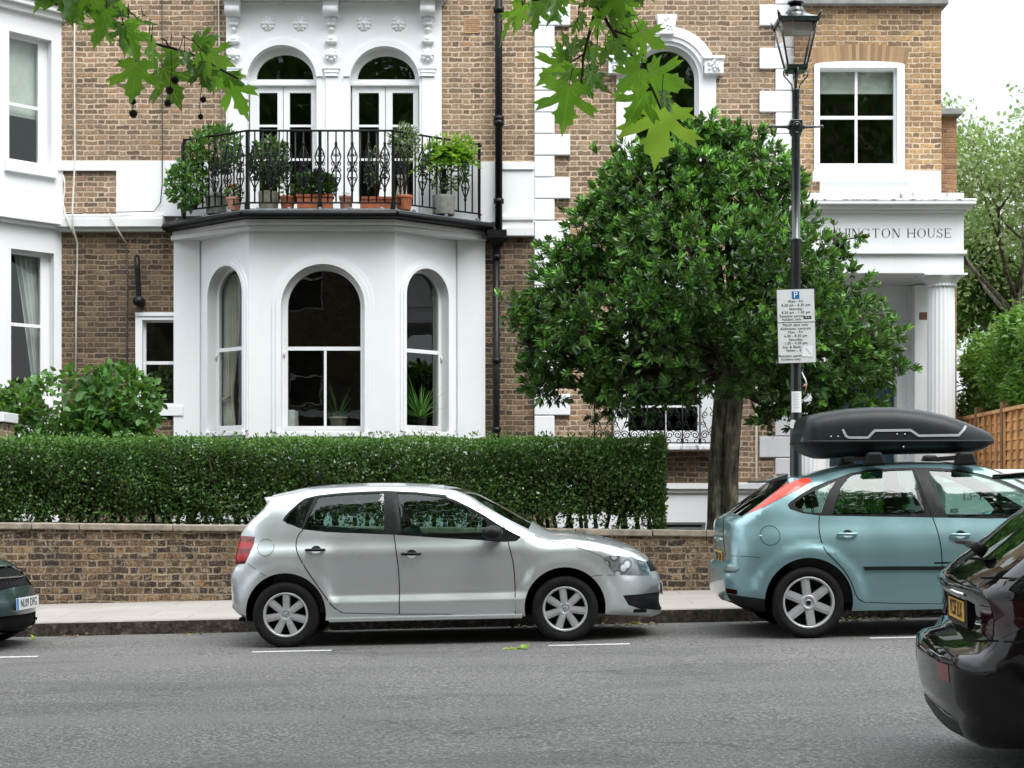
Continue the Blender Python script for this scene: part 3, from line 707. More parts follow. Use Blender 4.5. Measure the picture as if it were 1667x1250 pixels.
for q in range(1, 4):
    a, b = slp[q], slp[q + 1]; mb.tube([(a[0], a[1] - .02, ztop + .12), (b[0], b[1] - .02, ztop + .12)], .05, 10)
mb.tube([(slp[4][0], slp[4][1], ztop + .12), (slp[4][0] + .05, slp[4][1], ztop - .06)], .05, 8)
W(mb.build('gutter', 'black_metal', main, .01))
mb = MB(); slab(mb, grow(slp, -.02), ztop + .155, ztop + .19); slab(mb, grow(slp, -.18), ztop + .185, ztop + .235)
for q in range(1, 4):
    a, b = Vector(slp[q]), Vector(slp[q + 1])
    for k in range(5 if q == 2 else 3):
        t = (k + .5) / (5 if q == 2 else 3); p_ = a.lerp(b, t); mb.ball((p_.x, p_.y + .07, ztop + .20), .035, 8)
W(mb.build('lead_roof', 'lead', main, .012))
zfl = ztop + .235
# railing
zt, zb = 6.57, zfl + .08
RP = [(-4.95, FD - .05), (-4.83, 23.55), (-3.81, 22.93), (-1.71, 22.93), (-.49, 23.85), (-.46, FD - .05)]
mb = MB(); posts = MB(); orn = MB()
def spiral(mb_, c, r, t0, turns, u, rr=.008, flip=1, n=14):
    pts = []
    for i in range(n + 1):
        t = i / n; ang = t0 + flip * turns * 2 * pi * t; q = r * (1 - .78 * t)
        pts.append((c[0] + u[0] * q * cos(ang), c[1] + u[1] * q * cos(ang), c[2] + q * sin(ang)))
    mb_.tube(pts, rr, 5, False)
for k in range(5):
    a, b = Vector(RP[k]), Vector(RP[k + 1]); L_ = (b - a).length; u = (b - a) / L_
    mb.tube([(a.x, a.y, zt), (b.x, b.y, zt)], .016, 6); mb.tube([(a.x, a.y, zb), (b.x, b.y, zb)], .013, 6)
    if L_ < .3: 
        cnt = max(1, int(L_ / .12))
        for i in range(1, cnt): p_ = a + u * L_ * i / cnt; mb.tube([(p_.x, p_.y, zb), (p_.x, p_.y, zt)], .009, 6)
        continue
    cnt = {1: 10, 2: 18, 3: 12}.get(k, 4)
    for i in range(cnt + 1):
        p_ = a + u * L_ * i / cnt
        orna = (i % 2 == 1) if k == 2 else (i in (5, 7, 9) if k == 1 else i % 3 == 1)
        mb.tube([(p_.x, p_.y, zb), (p_.x, p_.y, zt)], .0115, 6)
        if orna:
            zc = (zb + zt) / 2
            for sg in (1, -1):
                for fl in (1, -1):
                    spiral(orn, (p_.x + u.x * .038 * fl, p_.y + u.y * .038 * fl, zc + sg * .05), .036, -sg * pi / 2, 1.1, (u.x * fl, u.y * fl), flip=sg)
                    orn.tube([(p_.x + u.x * q * fl, p_.y + u.y * q * fl, zc + sg * h) for q, h in ((.012, 0), (.055, .09), (.07, .15), (.05, .21), (.012, .29), (.005, .36))], .010, 5, False)
                    spiral(orn, (p_.x + u.x * .028 * fl, p_.y + u.y * .028 * fl, zc + sg * .17), .028, sg * pi / 2, 1.0, (u.x * fl, u.y * fl), flip=-sg)
                orn.ball((p_.x, p_.y, zc + sg * .33), .022, 6, 1.6)
            orn.ball((p_.x, p_.y, zc), .028, 6)
for (px_, D_) in ((402.5, 22.93), (521, 22.93), (640, 22.93)):
    x = PX(px_, D_); posts.box(x - .022, x + .022, D_ - .022, D_ + .022, zfl - .05, zt + .01); posts.box(x - .035, x + .035, D_ - .035, D_ + .035, zfl - .06, zfl + .08)
for p_ in (RP[1], RP[4]): posts.box(p_[0] - .022, p_[0] + .022, p_[1] - .022, p_[1] + .022, zfl - .05, zt + .02)
rail = W(mb.build('balcony_railing', 'black_metal', main)); posts.build_each('post', 'black_metal', rail); orn.build_each('scrollwork', 'black_metal', rail) if len(orn.islands()) < 40 else orn.build('scrollwork', 'black_metal', rail)
# drainpipe, flue, cables
mb = MB(); x = fx(812)
mb.tube([(x, FD - .12, fz(-200)), (x, FD - .12, fz(383))], .055, 12)
for py in (20, 203, 196, 330): mb.tube([(x, FD - .12, fz(py + 4)), (x, FD - .12, fz(py - 4))], .078, 12)
for z in (2,): mb.box(x - .02, x + .02, FD - .1, FD, fz(206), fz(200))
mb.add([(x - .09 + a * .24 - .06, FD - .30 + b * .27, z) for z in (fz(392),) for a, b in ((0, 0), (1, 0), (1, 1), (0, 1))] + [(x - .02 + (a - .5) * .13, FD - .18 + b * .12, fz(403)) for a, b in ((0, 0), (1, 0), (1, 1), (0, 1))],
       [(0, 1, 2, 3), (4, 7, 6, 5), (0, 4, 5, 1), (1, 5, 6, 2), (2, 6, 7, 3), (3, 7, 4, 0)])
mb.box(x - .17, x + .12, FD - .32, FD - .01, fz(392), fz(379))
x2 = fx(808); mb.tube([(x2, FD - .12, fz(400)), (x2, FD - .12, fz(900))], .05, 12)
for py in (588, 420, 700): mb.tube([(x2, FD - .12, fz(py + 4)), (x2, FD - .12, fz(py - 4))], .07, 12)
W(mb.build('drainpipe', 'black_metal', main))
mb = MB(); x = fx(226)
mb.tube([(x - .03, FD, fz(418)), (x, FD - .12, fz(424)), (x + .01, FD - .12, fz(440)), (x + .03, FD - .12, fz(488)), (x + .03, FD - .12, fz(492))], .04, 10)
mb.tube([(x + .03, FD + .02, fz(492)), (x + .03, FD - .19, fz(492))], .075, 14)
W(mb.build('flue_pipe', 'black_metal', main))
def cable(pts, r, mat, D=FD - .03):
    mb = MB(); mb.tube([(PX(a, D), D - (c[0] if c else 0), PZ(b, D)) for a, b, *c in pts], r, 6)
    W(mb.build('cable', mat, main))
cable([(122, -60), (121, 100), (122, 262), (123, 345, .17), (124, 376, .17), (126, 395), (124, 500), (123, 640)], .014, 'cable_white')
cable([(103, 285), (106, 300, .02), (103, 330), (110, 350, .15), (120, 372, .18), (124, 385, .1)], .012, 'cable_white')
cable([(182, 350, .14), (188, 362, .18), (197, 380, .1), (206, 396, .0)], .012, 'cable_white')
cable([(264, -60), (264, 150), (265, 300, .03), (262, 330, .03), (252, 345, .05), (190, 348, .14), (110, 350, .14)], .008, 'cable_black')
cable([(206, 392), (208, 470), (207, 560), (207, 660)], .011, 'cable_black')
cable([(355, -60), (357, 90), (362, 190)], .010, 'cable_white')

# ---------- left house: a projecting white bay
DL = 23.26; Lq = (-7.457, DL); Lp = (-6.77, FD)
FLB = frame(Lp, Lq, (1, 0, 0)); FLB = Fr((Lq[0], Lq[1], 0), (Lp[0] - Lq[0], Lp[1] - Lq[1], 0), (-(FD - DL), (Lp[0] - Lq[0]), 0))
# run the face a little further left, then the bay's front
o_ = Vector((Lq[0], Lq[1], 0)) - FLB.u * .12
FLB = Fr(o_, FLB.u, FLB.n); lnB = (Vector((Lp[0], Lp[1], 0)) - o_).length
z62 = lambda px, py: FLB.z_of(px, py)
up0, up1 = FLB.s_of(15), FLB.s_of(84); lo0, lo1 = FLB.s_of(18), FLB.s_of(88)
zu1, zu0 = z62(50, 58), z62(50, 270); zl1, zl0 = z62(50, 408), z62(50, 655)
mb = MB(); panel(mb, FLB, rect(0, lnB, -.5, 12), [rect(up0, up1, zu0, zu1), rect(lo0, lo1, zl0, zl1)], 0, .22)
mb.box(o_.x - 1.3, o_.x, o_.y, o_.y + .25, -.5, 12)
W(mb.build('bay_wall', 'stucco', left))
mb = MB(); mb.box(-16, o_.x - 1.3, FD, FD + 8, -.5, 12); W(mb.build('side_wall', 'brick_up', left))
for (a0, a1, z0, z1, ry, q0, q1) in ((up0, up1, zu0, zu1, 170, 15, 70), (lo0, lo1, zl0, zl1, 528, 20, 72)):
    window(left, FLB, rect(a0, a1, z0, z1), rect(a0 + .03, a1 - .15, z0 + .09, z1 - .06), .13, [(z62(45, ry), a0 + .03, a1 - .15, .05)])
    room(left, FLB, a0, a1 - .1, z0, z1, .24, 1.6)
def lbox(mb, a0, a1, z0, z1, d0, d1):
    P = [FLB.p(a, z, d) for d in (d0, d1) for a, z in rect(a0, a1, z0, z1)]
    mb.add(P, [(0, 1, 2, 3), (7, 6, 5, 4), (0, 4, 5, 1), (1, 5, 6, 2), (2, 6, 7, 3), (3, 7, 4, 0)])
mb = MB()
lbox(mb, up0 - .08, up1 + .06, z62(50, 285), zu0, -.07, .05); lbox(mb, lo0 - .08, lo1 + .06, zl0 - .1, zl0, -.08, .05)
lbox(mb, -.15, lnB + .05, z62(50, 350), z62(50, 343), -.09, .01); lbox(mb, -.15, lnB + .08, z62(50, 362), z62(50, 350), -.15, .01); lbox(mb, -.15, lnB + .03, z62(50, 368), z62(50, 362), -.08, .01)
lbox(mb, -.15, lnB + .02, z62(50, 24), z62(50, 14), -.08, .01); lbox(mb, -.15, lnB + .06, z62(50, 14), z62(50, 4), -.16, .01)
mb.box(o_.x - 1.3, o_.x, o_.y - .15, o_.y + .05, z62(3, 358), z62(3, 346))
mb.build_each('moulding', 'stucco', left, .008)
mb = MB(); lbox(mb, -.2, lnB + .12, z62(50, 4), z62(50, -9), -.20, .3); W(mb.build('gutter', 'black_metal', left, .01))
# ---------- right house
ZT = fz(-220)
aw = arch(fx(1031), fx(1137), fz(330), fz(75)); gw = prect(1018, 1142, 500, 706); bw_ = prect(1052, 1148, 850, 905)
mb = MB(); panel(mb, FM, prect(926.5, 1296, -260, 735), [prect(1000, 1163, 420, 726), arch(fx(1003), fx(1165), fz(300), fz(47))], 0, .3)
panel(mb, FM, prect(872, 928, -260, 960), [], .02, .3)
panel(mb, FM, prect(1155, 1296, 735, 790), [], 0, .3)
W(mb.build('brick_wall', 'brick_up', right))
mb = MB(); panel(mb, FM, prect(926, 1155, 735, 790), [], 0, .3); W(mb.build('sooty_brick_wall', 'brick_low', right))
mb = MB(); panel(mb, FM, prect(900, 1300, 790, 960), [bw_], -.06, .3)
mb.box(fx(905), fx(1245), FD - .14, FD, fz(796), fz(787)); mb.box(fx(905), fx(1245), FD - .10, FD, fz(802), fz(796))
W(mb.build('plinth', 'stucco', right, .006))
mb = MB(); panel(mb, FM, prect(1000, 1163, 420, 726), [gw], -.03, .12); panel(mb, FM, arch(fx(1003), fx(1165), fz(300), fz(47)), [aw], -.05, .12)
W(mb.build('window_surround', 'stucco', right, .006))
mb = MB()
panel(mb, FM, archband(fx(1003) - .02, fx(1165) + .02, fz(110), fz(45), .22), [], -.09, -.05); panel(mb, FM, archband(fx(1012), fx(1156), fz(110), fz(56), .05), [], -.11, -.09)
mb.box(fx(1145), fx(1176), FD - .15, FD, fz(123), fz(96)); mb.box(fx(990), fx(1022), FD - .15, FD, fz(123), fz(96)); mb.box(fx(1143), fx(1178), FD - .18, FD, fz(100), fz(95)); mb.box(fx(988), fx(1024), FD - .18, FD, fz(100), fz(95))
kx = fx(1084); mb.add([(kx + sx * ww, FD - dd, z) for dd in (.17, 0) for sx, ww, z in ((-1, .11, fz(60)), (1, .11, fz(60)), (1, .15, fz(28)), (-1, .15, fz(28)))],
    [(0, 1, 2, 3), (7, 6, 5, 4), (0, 4, 5, 1), (1, 5, 6, 2), (2, 6, 7, 3), (3, 7, 4, 0)])
for (cx_, cz_) in ((kx, fz(43)), (fx(1160.5), fz(110)), (fx(1006), fz(110))):
    for i in range(16):
        mb.ball((cx_ + rnd.uniform(-.08, .08), FD - .165, cz_ + rnd.uniform(-.09, .09)), .02, 5)
W(mb.build('arch_moulding', 'stucco', right, .005))
window(right, FM, aw, inset(aw, .05), .08, [(fz(230), fx(1035), fx(1133))], [(fx(1084), fz(330), fz(230))])
room(right, FM, fx(1031), fx(1137), fz(330), fz(75), .32)
window(right, FM, gw, inset(gw, .05), .08, [(fz(661), fx(1021), fx(1139))], [(fx(1084), fz(700), fz(500), .03)])
room(right, FM, fx(1018), fx(1142), fz(706), fz(500), .32)
window(right, FM, bw_, inset(bw_, .04), .06, [(fz(860), fx(1056), fx(1144), .03)]); room(right, FM, fx(1052), fx(1148), fz(905), fz(850), .32, 1)
mb = MB(); mb.box(fx(985), fx(1172), FD - .32, FD, fz(733), fz(725.5)); W(mb.build('sill', 'stained', right, .01))
# quoins
mb = MB()
for k in range(-5, 24):
    y0 = 7.5 + 35.2 * k; long_ = k % 2 == 0
    if y0 < 790: mb.box(fx(870), fx(928 if long_ else 902.5), FD - .045, FD + .02, fz(y0 + 34.6), fz(y0 + .6))
for k in range(-5, 24):
    y0 = 8 + 35.1 * k; long_ = k % 2 == 0
    if y0 < 790: mb.box(fx(1236 if long_ else 1262), fx(1295), FD - .045, FD + .02, fz(y0 + 34.5), fz(y0 + .6))
mb.build_each('quoin', 'stucco', right, .012)
mb = MB(); mb.tube([(fx(1231), FD - .04, fz(600)), (fx(1231), FD - .04, fz(780)), (fx(1227), FD - .04, fz(787)), (fx(1180), FD - .04, fz(787))], .018, 6); W(mb.build('pipe', 'cream', right))
# wing
wy = FD - .12; FW = Fr((0, wy, 0), (1, 0, 0), (0, 1, 0))
def wx(px): return PX(px, wy)
def wz(py): return PZ(py, wy)
wr = rect(wx(1325), wx(1472), wz(290), wz(108)); ctr = (wx(1325) + wx(1472)) / 2; hw = wx(1472) - ctr
wro = [(wx(1325), wz(290)), (wx(1472), wz(290)), (wx(1472), wz(106))] + [(ctr + hw * cos(t), wz(106) + .055 * sin(t)) for t in [pi * i / 12 for i in range(1, 12)]] + [(wx(1325), wz(106))]
mb = MB(); panel(mb, FW, rect(wx(1294), wx(1532.5), wz(420), wz(9)), [wro], 0, .4); 
mb.box(wx(1532.2) - .3, wx(1532.5), wy + .4, wy + 6, -.3, wz(9)); mb.box(wx(1200), wx(1532.2) - .3, wy + .6, wy + 6, wz(60), wz(9))
W(mb.build('wing_wall', 'brick_right', right))
# flat arch of bricks on end
mb = MB(); n_ = 26
for i in range(n_):
    t = (i + .5) / n_; a = wx(1322) + (wx(1476) - wx(1322)) * t; lean = (t - .5) * .35; z0 = wz(104) + .06 * sin(pi * t); h = .235
    mb.add([(a - .026, wy - .004, z0), (a + .026, wy - .004, z0), (a + .028 + lean * h, wy - .004, z0 + h), (a - .028 + lean * h, wy - .004, z0 + h)], [(0, 1, 2, 3)])
W(mb.build('flat_arch', leafmat('arch_bricks', [(.22, .14, .08), (.34, .22, .12), (.42, .28, .15)], 0.0, .9), right))
mb = MB(); mb.box(wx(1294), wx(1541), wy - .12, wy + .5, wz(10), wz(-2)); mb.box(wx(1290), wx(1536), wy - .06, wy + .5, wz(-2), wz(-60)); W(mb.build('coping', 'grey_stone', right, .01))
mb = MB(); mb.box(wx(1532.8), wx(1568), wy + .35, wy + 3, -.2, wz(180)); W(mb.build('side_wall', 'brick_red', right))
mb = MB(); mb.box(wx(1531), wx(1574.5), wy + .22, wy + 3.1, wz(180), wz(170)); W(mb.build('side_wall_coping', 'grey_stone', right, .01))
mb = MB(); panel(mb, FW, wro, [rect(wx(1334), wx(1460), wz(269), wz(111))], -.035, .14)
W(mb.build('window_surround', 'stucco', right, .006))
mb = MB(); mb.box(wx(1334), wx(1530.5), wy - .05, wy + .03, wz(318), wz(279)); mb.box(wx(1322), wx(1484), wy - .13, wy + .02, wz(296), wz(291)); mb.box(wx(1322), wx(1478), wy - .10, wy + .02, wz(291), wz(280))
W(mb.build('sill', 'stucco', right, .006))
window(right, FW, rect(wx(1334), wx(1460), wz(269), wz(111)), rect(wx(1335.5), wx(1456.5), wz(264.5), wz(114)), .07, [(wz(189.5), wx(1335), wx(1457), .05)], [(wx(1395.5), wz(265), wz(114), .04)])
room(right, FW, wx(1334), wx(1460), wz(269), wz(111), .42)
# portico
pd = 22.5; pyb = 23.9
def qx(px): return PX(px, pd)
def qz(py): return PZ(py, pd)
mb = MB()
mb.box(qx(1300), qx(1569), pd, pyb, qz(445), qz(347))          # entablature
mb.box(qx(1300), qx(1574), pd - .05, pyb, qz(347), qz(342)); mb.box(qx(1296), qx(1579), pd - .12, pyb, qz(342), qz(336))
mb.box(qx(1290), qx(1583), pd - .2, pyb, qz(336), qz(327)); mb.box(qx(1292), qx(1566), pd - .1, pyb, qz(327), qz(316))
mb.box(qx(1298), qx(1573), pd - .05, pyb, qz(414), qz(408))
W(mb.build('entablature', 'stucco', right, .008))
mb = MB(); mb.box(qx(1292), qx(1584), pd - .205, pyb, qz(330.5), qz(327.8)); mb.box(qx(1400), qx(1540), pd - .103, pd - .1, qz(324), qz(316.5)); W(mb.build('cornice_edge', 'stained', right))
# serif letters, drawn as strokes
SER = {
 'H': ([(.0, 0, .10, 1), (.62, 0, .72, 1), (.10, .47, .62, .52)], .72, [(.05, 0), (.67, 0), (.05, 1), (.67, 1)]),
 'I': ([(.0, 0, .10, 1)], .10, [(.05, 0), (.05, 1)]),
 'N': ([(.03, 0, .07, 1), (.62, 0, .66, 1)], .68, [(.05, 0), (.05, 1), (.64, 1)]),
 'T': ([(.30, 0, .40, 1), (0, .96, .70, 1), (0, .80, .03, 1), (.67, .80, .70, 1)], .70, [(.35, 0)]),
 'E': ([(0, 0, .10, 1), (.1, 0, .58, .04), (.1, .96, .56, 1), (.1, .48, .42, .52), (.55, 0, .58, .22), (.53, .8, .56, 1), (.39, .40, .42, .60)], .58, [(.05, 0), (.05, 1)]),
 'U': ([(0, .3, .10, 1), (.56, .3, .60, 1)], .62, [(.05, 1), (.58, 1)]),
 '1': ([(.10, 0, .20, 1), (.04, .82, .10, .86)], .3, [(.15, 0)]),
 '-': ([(0, .36, .34, .44)], .34, []),
}
def arcband(cx, cz, rx, rz, t0, t1, wmax, wmin, n=22):
    vs = []; 
    for i in range(n + 1):
        t = R(t0 + (t1 - t0) * i / n); w_ = wmin + (wmax - wmin) * abs(cos(t)) ** 1.3
        vs += [(cx + (rx) * cos(t), cz + rz * sin(t)), (cx + (rx - w_) * cos(t), cz + (rz - max(wmin, w_ * .35)) * sin(t))]
    return vs, [(2 * i, 2 * i + 2, 2 * i + 3, 2 * i + 1) for i in range(n)]
def serif_text(mb, txt, x, z, h, y, gap=.22):
    def quad(pts, fs=None): mb.add([(x + a * h, y, z + b * h) for a, b in pts], fs or [(0, 1, 2, 3)])
    for ch in txt:
        if ch == ' ': x += .55 * h; continue
        if ch in SER:
            st, wd, sf = SER[ch]
            for a, b, c, d in st: quad([(a, b), (c, b), (c, d), (a, d)])
            for a, b in sf: quad([(a - .13, b if b == 0 else b - .03), (a + .13, b if b == 0 else b - .03), (a + .13, b + .03 if b == 0 else b), (a - .13, b + .03 if b == 0 else b)])
            if ch == 'N': quad([(.02, 1), (.14, 1), (.66, 0), (.54, 0)])
            if ch == 'U': quad(*arcband(.30, .30, .30, .30, 180, 360, .08, .04))
        elif ch == 'O': wd = .82; quad(*arcband(.41, .5, .41, .5, 0, 360, .12, .03, 40))
        elif ch == 'G':
            wd = .80; quad(*arcband(.41, .5, .41, .5, 40, 320, .12, .03, 36)); quad([(.66, .0), (.76, .1), (.76, .45), (.66, .45)]); quad([(.54, .43), (.86, .43), (.86, .46), (.54, .46)]); quad([(.70, .72), (.73, .72), (.73, 1), (.70, 1)])
        elif ch == 'S':
            wd = .56; quad(*arcband(.28, .74, .25, .26, 20, 250, .10, .03)); quad(*arcband(.28, .25, .27, .25, -160, 75, .10, .03)); quad([(.10, .66), (.20, .56), (.50, .34), (.44, .46)]); quad([(.49, .74), (.52, .74), (.52, 1), (.49, 1)]); quad([(0, 0), (.03, 0), (.03, .26), (0, .26)])
        elif ch == '3': wd = .48; quad(*arcband(.20, .74, .22, .26, -80, 160, .09, .03)); quad(*arcband(.20, .26, .26, .26, -165, 85, .10, .03))
        elif ch == '6': wd = .52; quad(*arcband(.27, .28, .25, .28, 0, 360, .09, .03, 30)); quad(*arcband(.50, .38, .48, .62, 100, 190, .10, .03))
        x += (wd + gap) * h
    return x
mb = MB(); hgt = qz(372) - qz(386.5)
tmp = MB(); xe = serif_text(tmp, 'HINGTON HOUSE', 0, 0, hgt, 0) - .22 * hgt
k_ = (qx(1548) - qx(1366)) / xe
serif_text(mb, 'HINGTON HOUSE', 0, qz(386.5), hgt, pd - .004)
mb.v = [(qx(1366) + a * k_, b, c) for a, b, c in mb.v]
W(mb.build('house_name_lettering', 'ink', right))
# column with capital, pier, back wall and door
def column(px0, px1, mat='stucco'):
    mb = MB(); c = (qx(px0) + qx(px1)) / 2; r0 = (qx(px1) - qx(px0)) / 2; z0, z1 = -.1, qz(466); nf = 20
    prof = [(r0 * 1.04, z0), (r0 * 1.03, z0 + 1), (r0, z1 - .9), (r0 * .96, z1)]
    n_ = nf * 6; vs = []
    for r, z in prof:
        for k in range(n_):
            t = 2 * pi * k / n_; fl = abs(sin(k * pi / 6)) ; rr = r * (1 - .045 * fl)
            vs.append((c + rr * cos(t), pd + r0 + .02 + rr * sin(t), z))
    mb.add(vs, [(i * n_ + k, i * n_ + (k + 1) % n_, (i + 1) * n_ + (k + 1) % n_, (i + 1) * n_ + k) for i in range(3) for k in range(n_)], False)
    Xc = Matrix.Translation((c, pd + r0 + .02, 0))
    mb.lathe([(r0 * .98, z1), (r0 * 1.06, z1 + .015), (r0 * 1.0, z1 + .03), (r0 * 1.08, z1 + .06), (r0 * 1.32, z1 + .12), (r0 * 1.45, z1 + .15), (r0 * 1.45, z1 + .16), (0.01, z1 + .16)], 40, Xc)
    for k in range(26):
        t = 2 * pi * k / 26; mb.ball((c + r0 * 1.05 * cos(t), pd + r0 + .02 + r0 * 1.05 * sin(t), z1 + .025), .018, 5)
    mb.box(c - r0 * 1.55, c + r0 * 1.55, pd + .02 - r0 * .45, pd + .04 + r0 * 2.45, z1 + .155, qz(445) + .001)
    return mb
W(column(1516, 1561).build('column', 'stucco', right)); W(column(1303, 1348).build('column', 'stucco', right))
mb = MB(); mb.box(PX(1489, pyb - .3), PX(1512, pyb - .3), pyb - .3, pyb + .02, -.1, qz(447)); mb.box(PX(1474, FD), PX(1490, FD), pyb - .12, pyb + .03, -.1, qz(447))
panel(mb, FW, rect(wx(1294), wx(1534), -.1, wz(400)), [rect(wx(1350), wx(1460), -.09, wz(505))], -.02, .35)
mb.box(wx(1345), wx(1480), wy - .06, wy, wz(535), wz(525))
W(mb.build('porch_wall', 'stucco', right, .005))
mb = MB()
dx0, dx1 = wx(1352), wx(1458)
mb.box(dx0, dx1, wy + .12, wy + .18, -.09, wz(545))
for a, b in ((.08, .46), (.54, .92)):
    for c, d in ((.08, .42), (.5, .92)):
        zA, zB = -.09 + (wz(545) + .09) * c, -.09 + (wz(545) + .09) * d
        mb.box(dx0 + (dx1 - dx0) * a, dx0 + (dx1 - dx0) * b, wy + .105, wy + .12, zA, zB)
dr = W(mb.build('front_door', 'door_blue', right, .006))
mb = MB(); mb.ball((dx0 + .1, wy + .09, 1.3), .03, 8); mb.box((dx0 + dx1) / 2 - .12, (dx0 + dx1) / 2 + .12, wy + .095, wy + .105, 1.2, 1.26); mb.build('door_fitting', 'chrome', dr)
window(right, FW, rect(wx(1350), wx(1460), wz(545), wz(505)), rect(wx(1356), wx(1454), wz(538), wz(510)), .1, name='fanlight')
mb = MB(); mb.box(PX(1502, pd + .5), PX(1515, pd + .5), pd + .62, pd + .7, qz(512), qz(500)); W(mb.build('wall_lamp_bracket', 'wood_post', right))
mb = MB()   # wrought-iron guard in front of the ground-floor window
yg = FD - .27; gx0, gx1 = PX(968, yg), PX(1168, yg); z0 = PZ(724, yg) + .01; z1 = PZ(650, yg)
for i in range(8):
    x = gx0 + (gx1 - gx0) * i / 7
    mb.tube([(x, yg, z0), (x, yg, z1)], .011, 6)
    for fl in (1, -1):
        spiral(mb, (x + fl * .055, yg, z0 + .05), .05, pi / 2, 1.2, (fl, 0), .008, 1); spiral(mb, (x + fl * .045, yg, z0 + .30), .045, -pi / 2, 1.2, (fl, 0), .007, 1)
    mb.ball((x, yg, z1), .022, 6, 1.8)
    if i < 7:
        xm = x + (gx1 - gx0) / 14
        for fl in (1, -1):
            spiral(mb, (xm + fl * .06, yg, z0 + .14), .065, pi, 1.6, (fl, 0), .008, -1, 24)
            spiral(mb, (xm + fl * .05, yg, z0 + .44), .05, -pi / 2, 1.3, (fl, 0), .007, 1)
            mb.tube([(xm + fl * .01, yg, z0 + .2), (xm + fl * .06, yg, z0 + .3), (xm + fl * .1, yg, z0 + .42), (xm + fl * .02, yg, z0 + .55)], .007, 5)
mb.tube([(gx0, yg, z0 + .02), (gx1, yg, z0 + .02)], .010, 6); mb.tube([(gx0, yg, z0 + .02), (gx0, FD, z0 + .02)], .01, 6); mb.tube([(gx1, yg, z0 + .02), (gx1, FD, z0 + .02)], .01, 6)
W(mb.build('window_guard', 'black_metal', right))
mb = MB(); mb.box(fx(872), wx(1532.2) - .3, FD + .35, FD + 5, -.2, .0); mb.box(fx(872), fx(1290), FD + 3.2, FD + 3.4, 0, ZT); W(mb.build('roof', 'grey_stone', right))

# ============================================================ INTERIOR THINGS SEEN THROUGH GLASS
def curtain(name, label, fr, a0f, a1f, z0, z1, d, mat, waves=7, tie=None):
    """a0f/a1f: functions of height fraction giving the left and right edge."""
    o = thing(name, label, 'curtain', fr.p((a0f(0) + a1f(0)) / 2, z0, d)); mb = MB(); nu, nv = 56, 26; vs = []
    for j in range(nv + 1):
        t = j / nv; z = z0 + (z1 - z0) * t; a0, a1 = a0f(t), a1f(t)
        for i in range(nu + 1):
            s_ = i / nu; vs.append(fr.p(a0 + (a1 - a0) * s_, z, d + .035 * sin(s_ * waves * 2 * pi + t * 1.2) + .015 * sin(s_ * 29 + t * 3)))
    mb.add(vs, [(j * (nu + 1) + i, j * (nu + 1) + i + 1, (j + 1) * (nu + 1) + i + 1, (j + 1) * (nu + 1) + i) for j in range(nv) for i in range(nu)], True)
    W(mb.build('drape', mat, o))
    if tie is not None:
        t = tie; z = z0 + (z1 - z0) * t; m_ = MB(); m_.tube([fr.p(a0f(t) - .01, z, d - .06), fr.p((a0f(t) + a1f(t)) / 2, z - .02, d - .08), fr.p(a1f(t) + .01, z + .02, d - .06)], .02, 6); W(m_.build('tie_back', 'pot_beige', o))
    return o
def pz_(fr, py): return PZ(py, fr.D(.4))
sA = lambda px: FL.s_of(px, .28)
curtain('curtain', 'cream curtain tied back inside the narrow left window of the bay', FL, lambda t: sA(366), lambda t: sA(388) - (sA(388) - sA(379)) * max(0, 1 - abs(t - .2) / .18 * .5) * (1 if t < .75 else .7), PZ(693, 23.4), PZ(440, 23.4), .28, 'curtain', 5, .19)
sB = lambda px: FRr.s_of(px, .28)
curtain('curtain', 'thin strip of cream curtain at the edge of the bay\'s right window', FRr, lambda t: sB(708 if t < .9 else 706), lambda t: sB(718), PZ(693, 23.4), PZ(460, 23.4), .28, 'curtain', 3)
sC = lambda px: FLB.s_of(px, .32)
curtain('curtain', 'white curtain swept aside in the ground-floor window of the left white bay', FLB, lambda t: sC(24) + (sC(56) - sC(24)) * (1 - t) ** .8, lambda t: sC(76), PZ(648, 23.9), PZ(414, 23.9), .32, 'curtain_white', 6)
def blind(label, fr, a0, a1, z0, z1, d, mat='blind'):
    o = thing('window_blind', label, 'blind', fr.p((a0 + a1) / 2, z0, d)); mb = MB()
    P = [fr.p(a, z, q) for q in (d, d + .02) for a, z in rect(a0, a1, z0, z1)]
    mb.add(P, [(0, 1, 2, 3), (7, 6, 5, 4), (0, 4, 5, 1), (1, 5, 6, 2), (2, 6, 7, 3), (3, 7, 4, 0)])
    P = [fr.p(a, z, q) for q in (d - .015, d + .03) for a, z in rect(a0, a1, z0, z0 + .05)]
    mb.add(P, [(0, 1, 2, 3), (7, 6, 5, 4), (0, 4, 5, 1), (1, 5, 6, 2), (2, 6, 7, 3), (3, 7, 4, 0)])
    W(mb.build('blind_cloth', mat, o)); return o
blind('cream roller blind, pulled a third down in the first-floor window above the portico', FW, wx(1334), wx(1460), wz(147), wz(108), .22)
blind('white blind covering most of the first-floor window of the left white bay', FLB, up0, up1, z62(45, 186), zu1 + .05, .25)
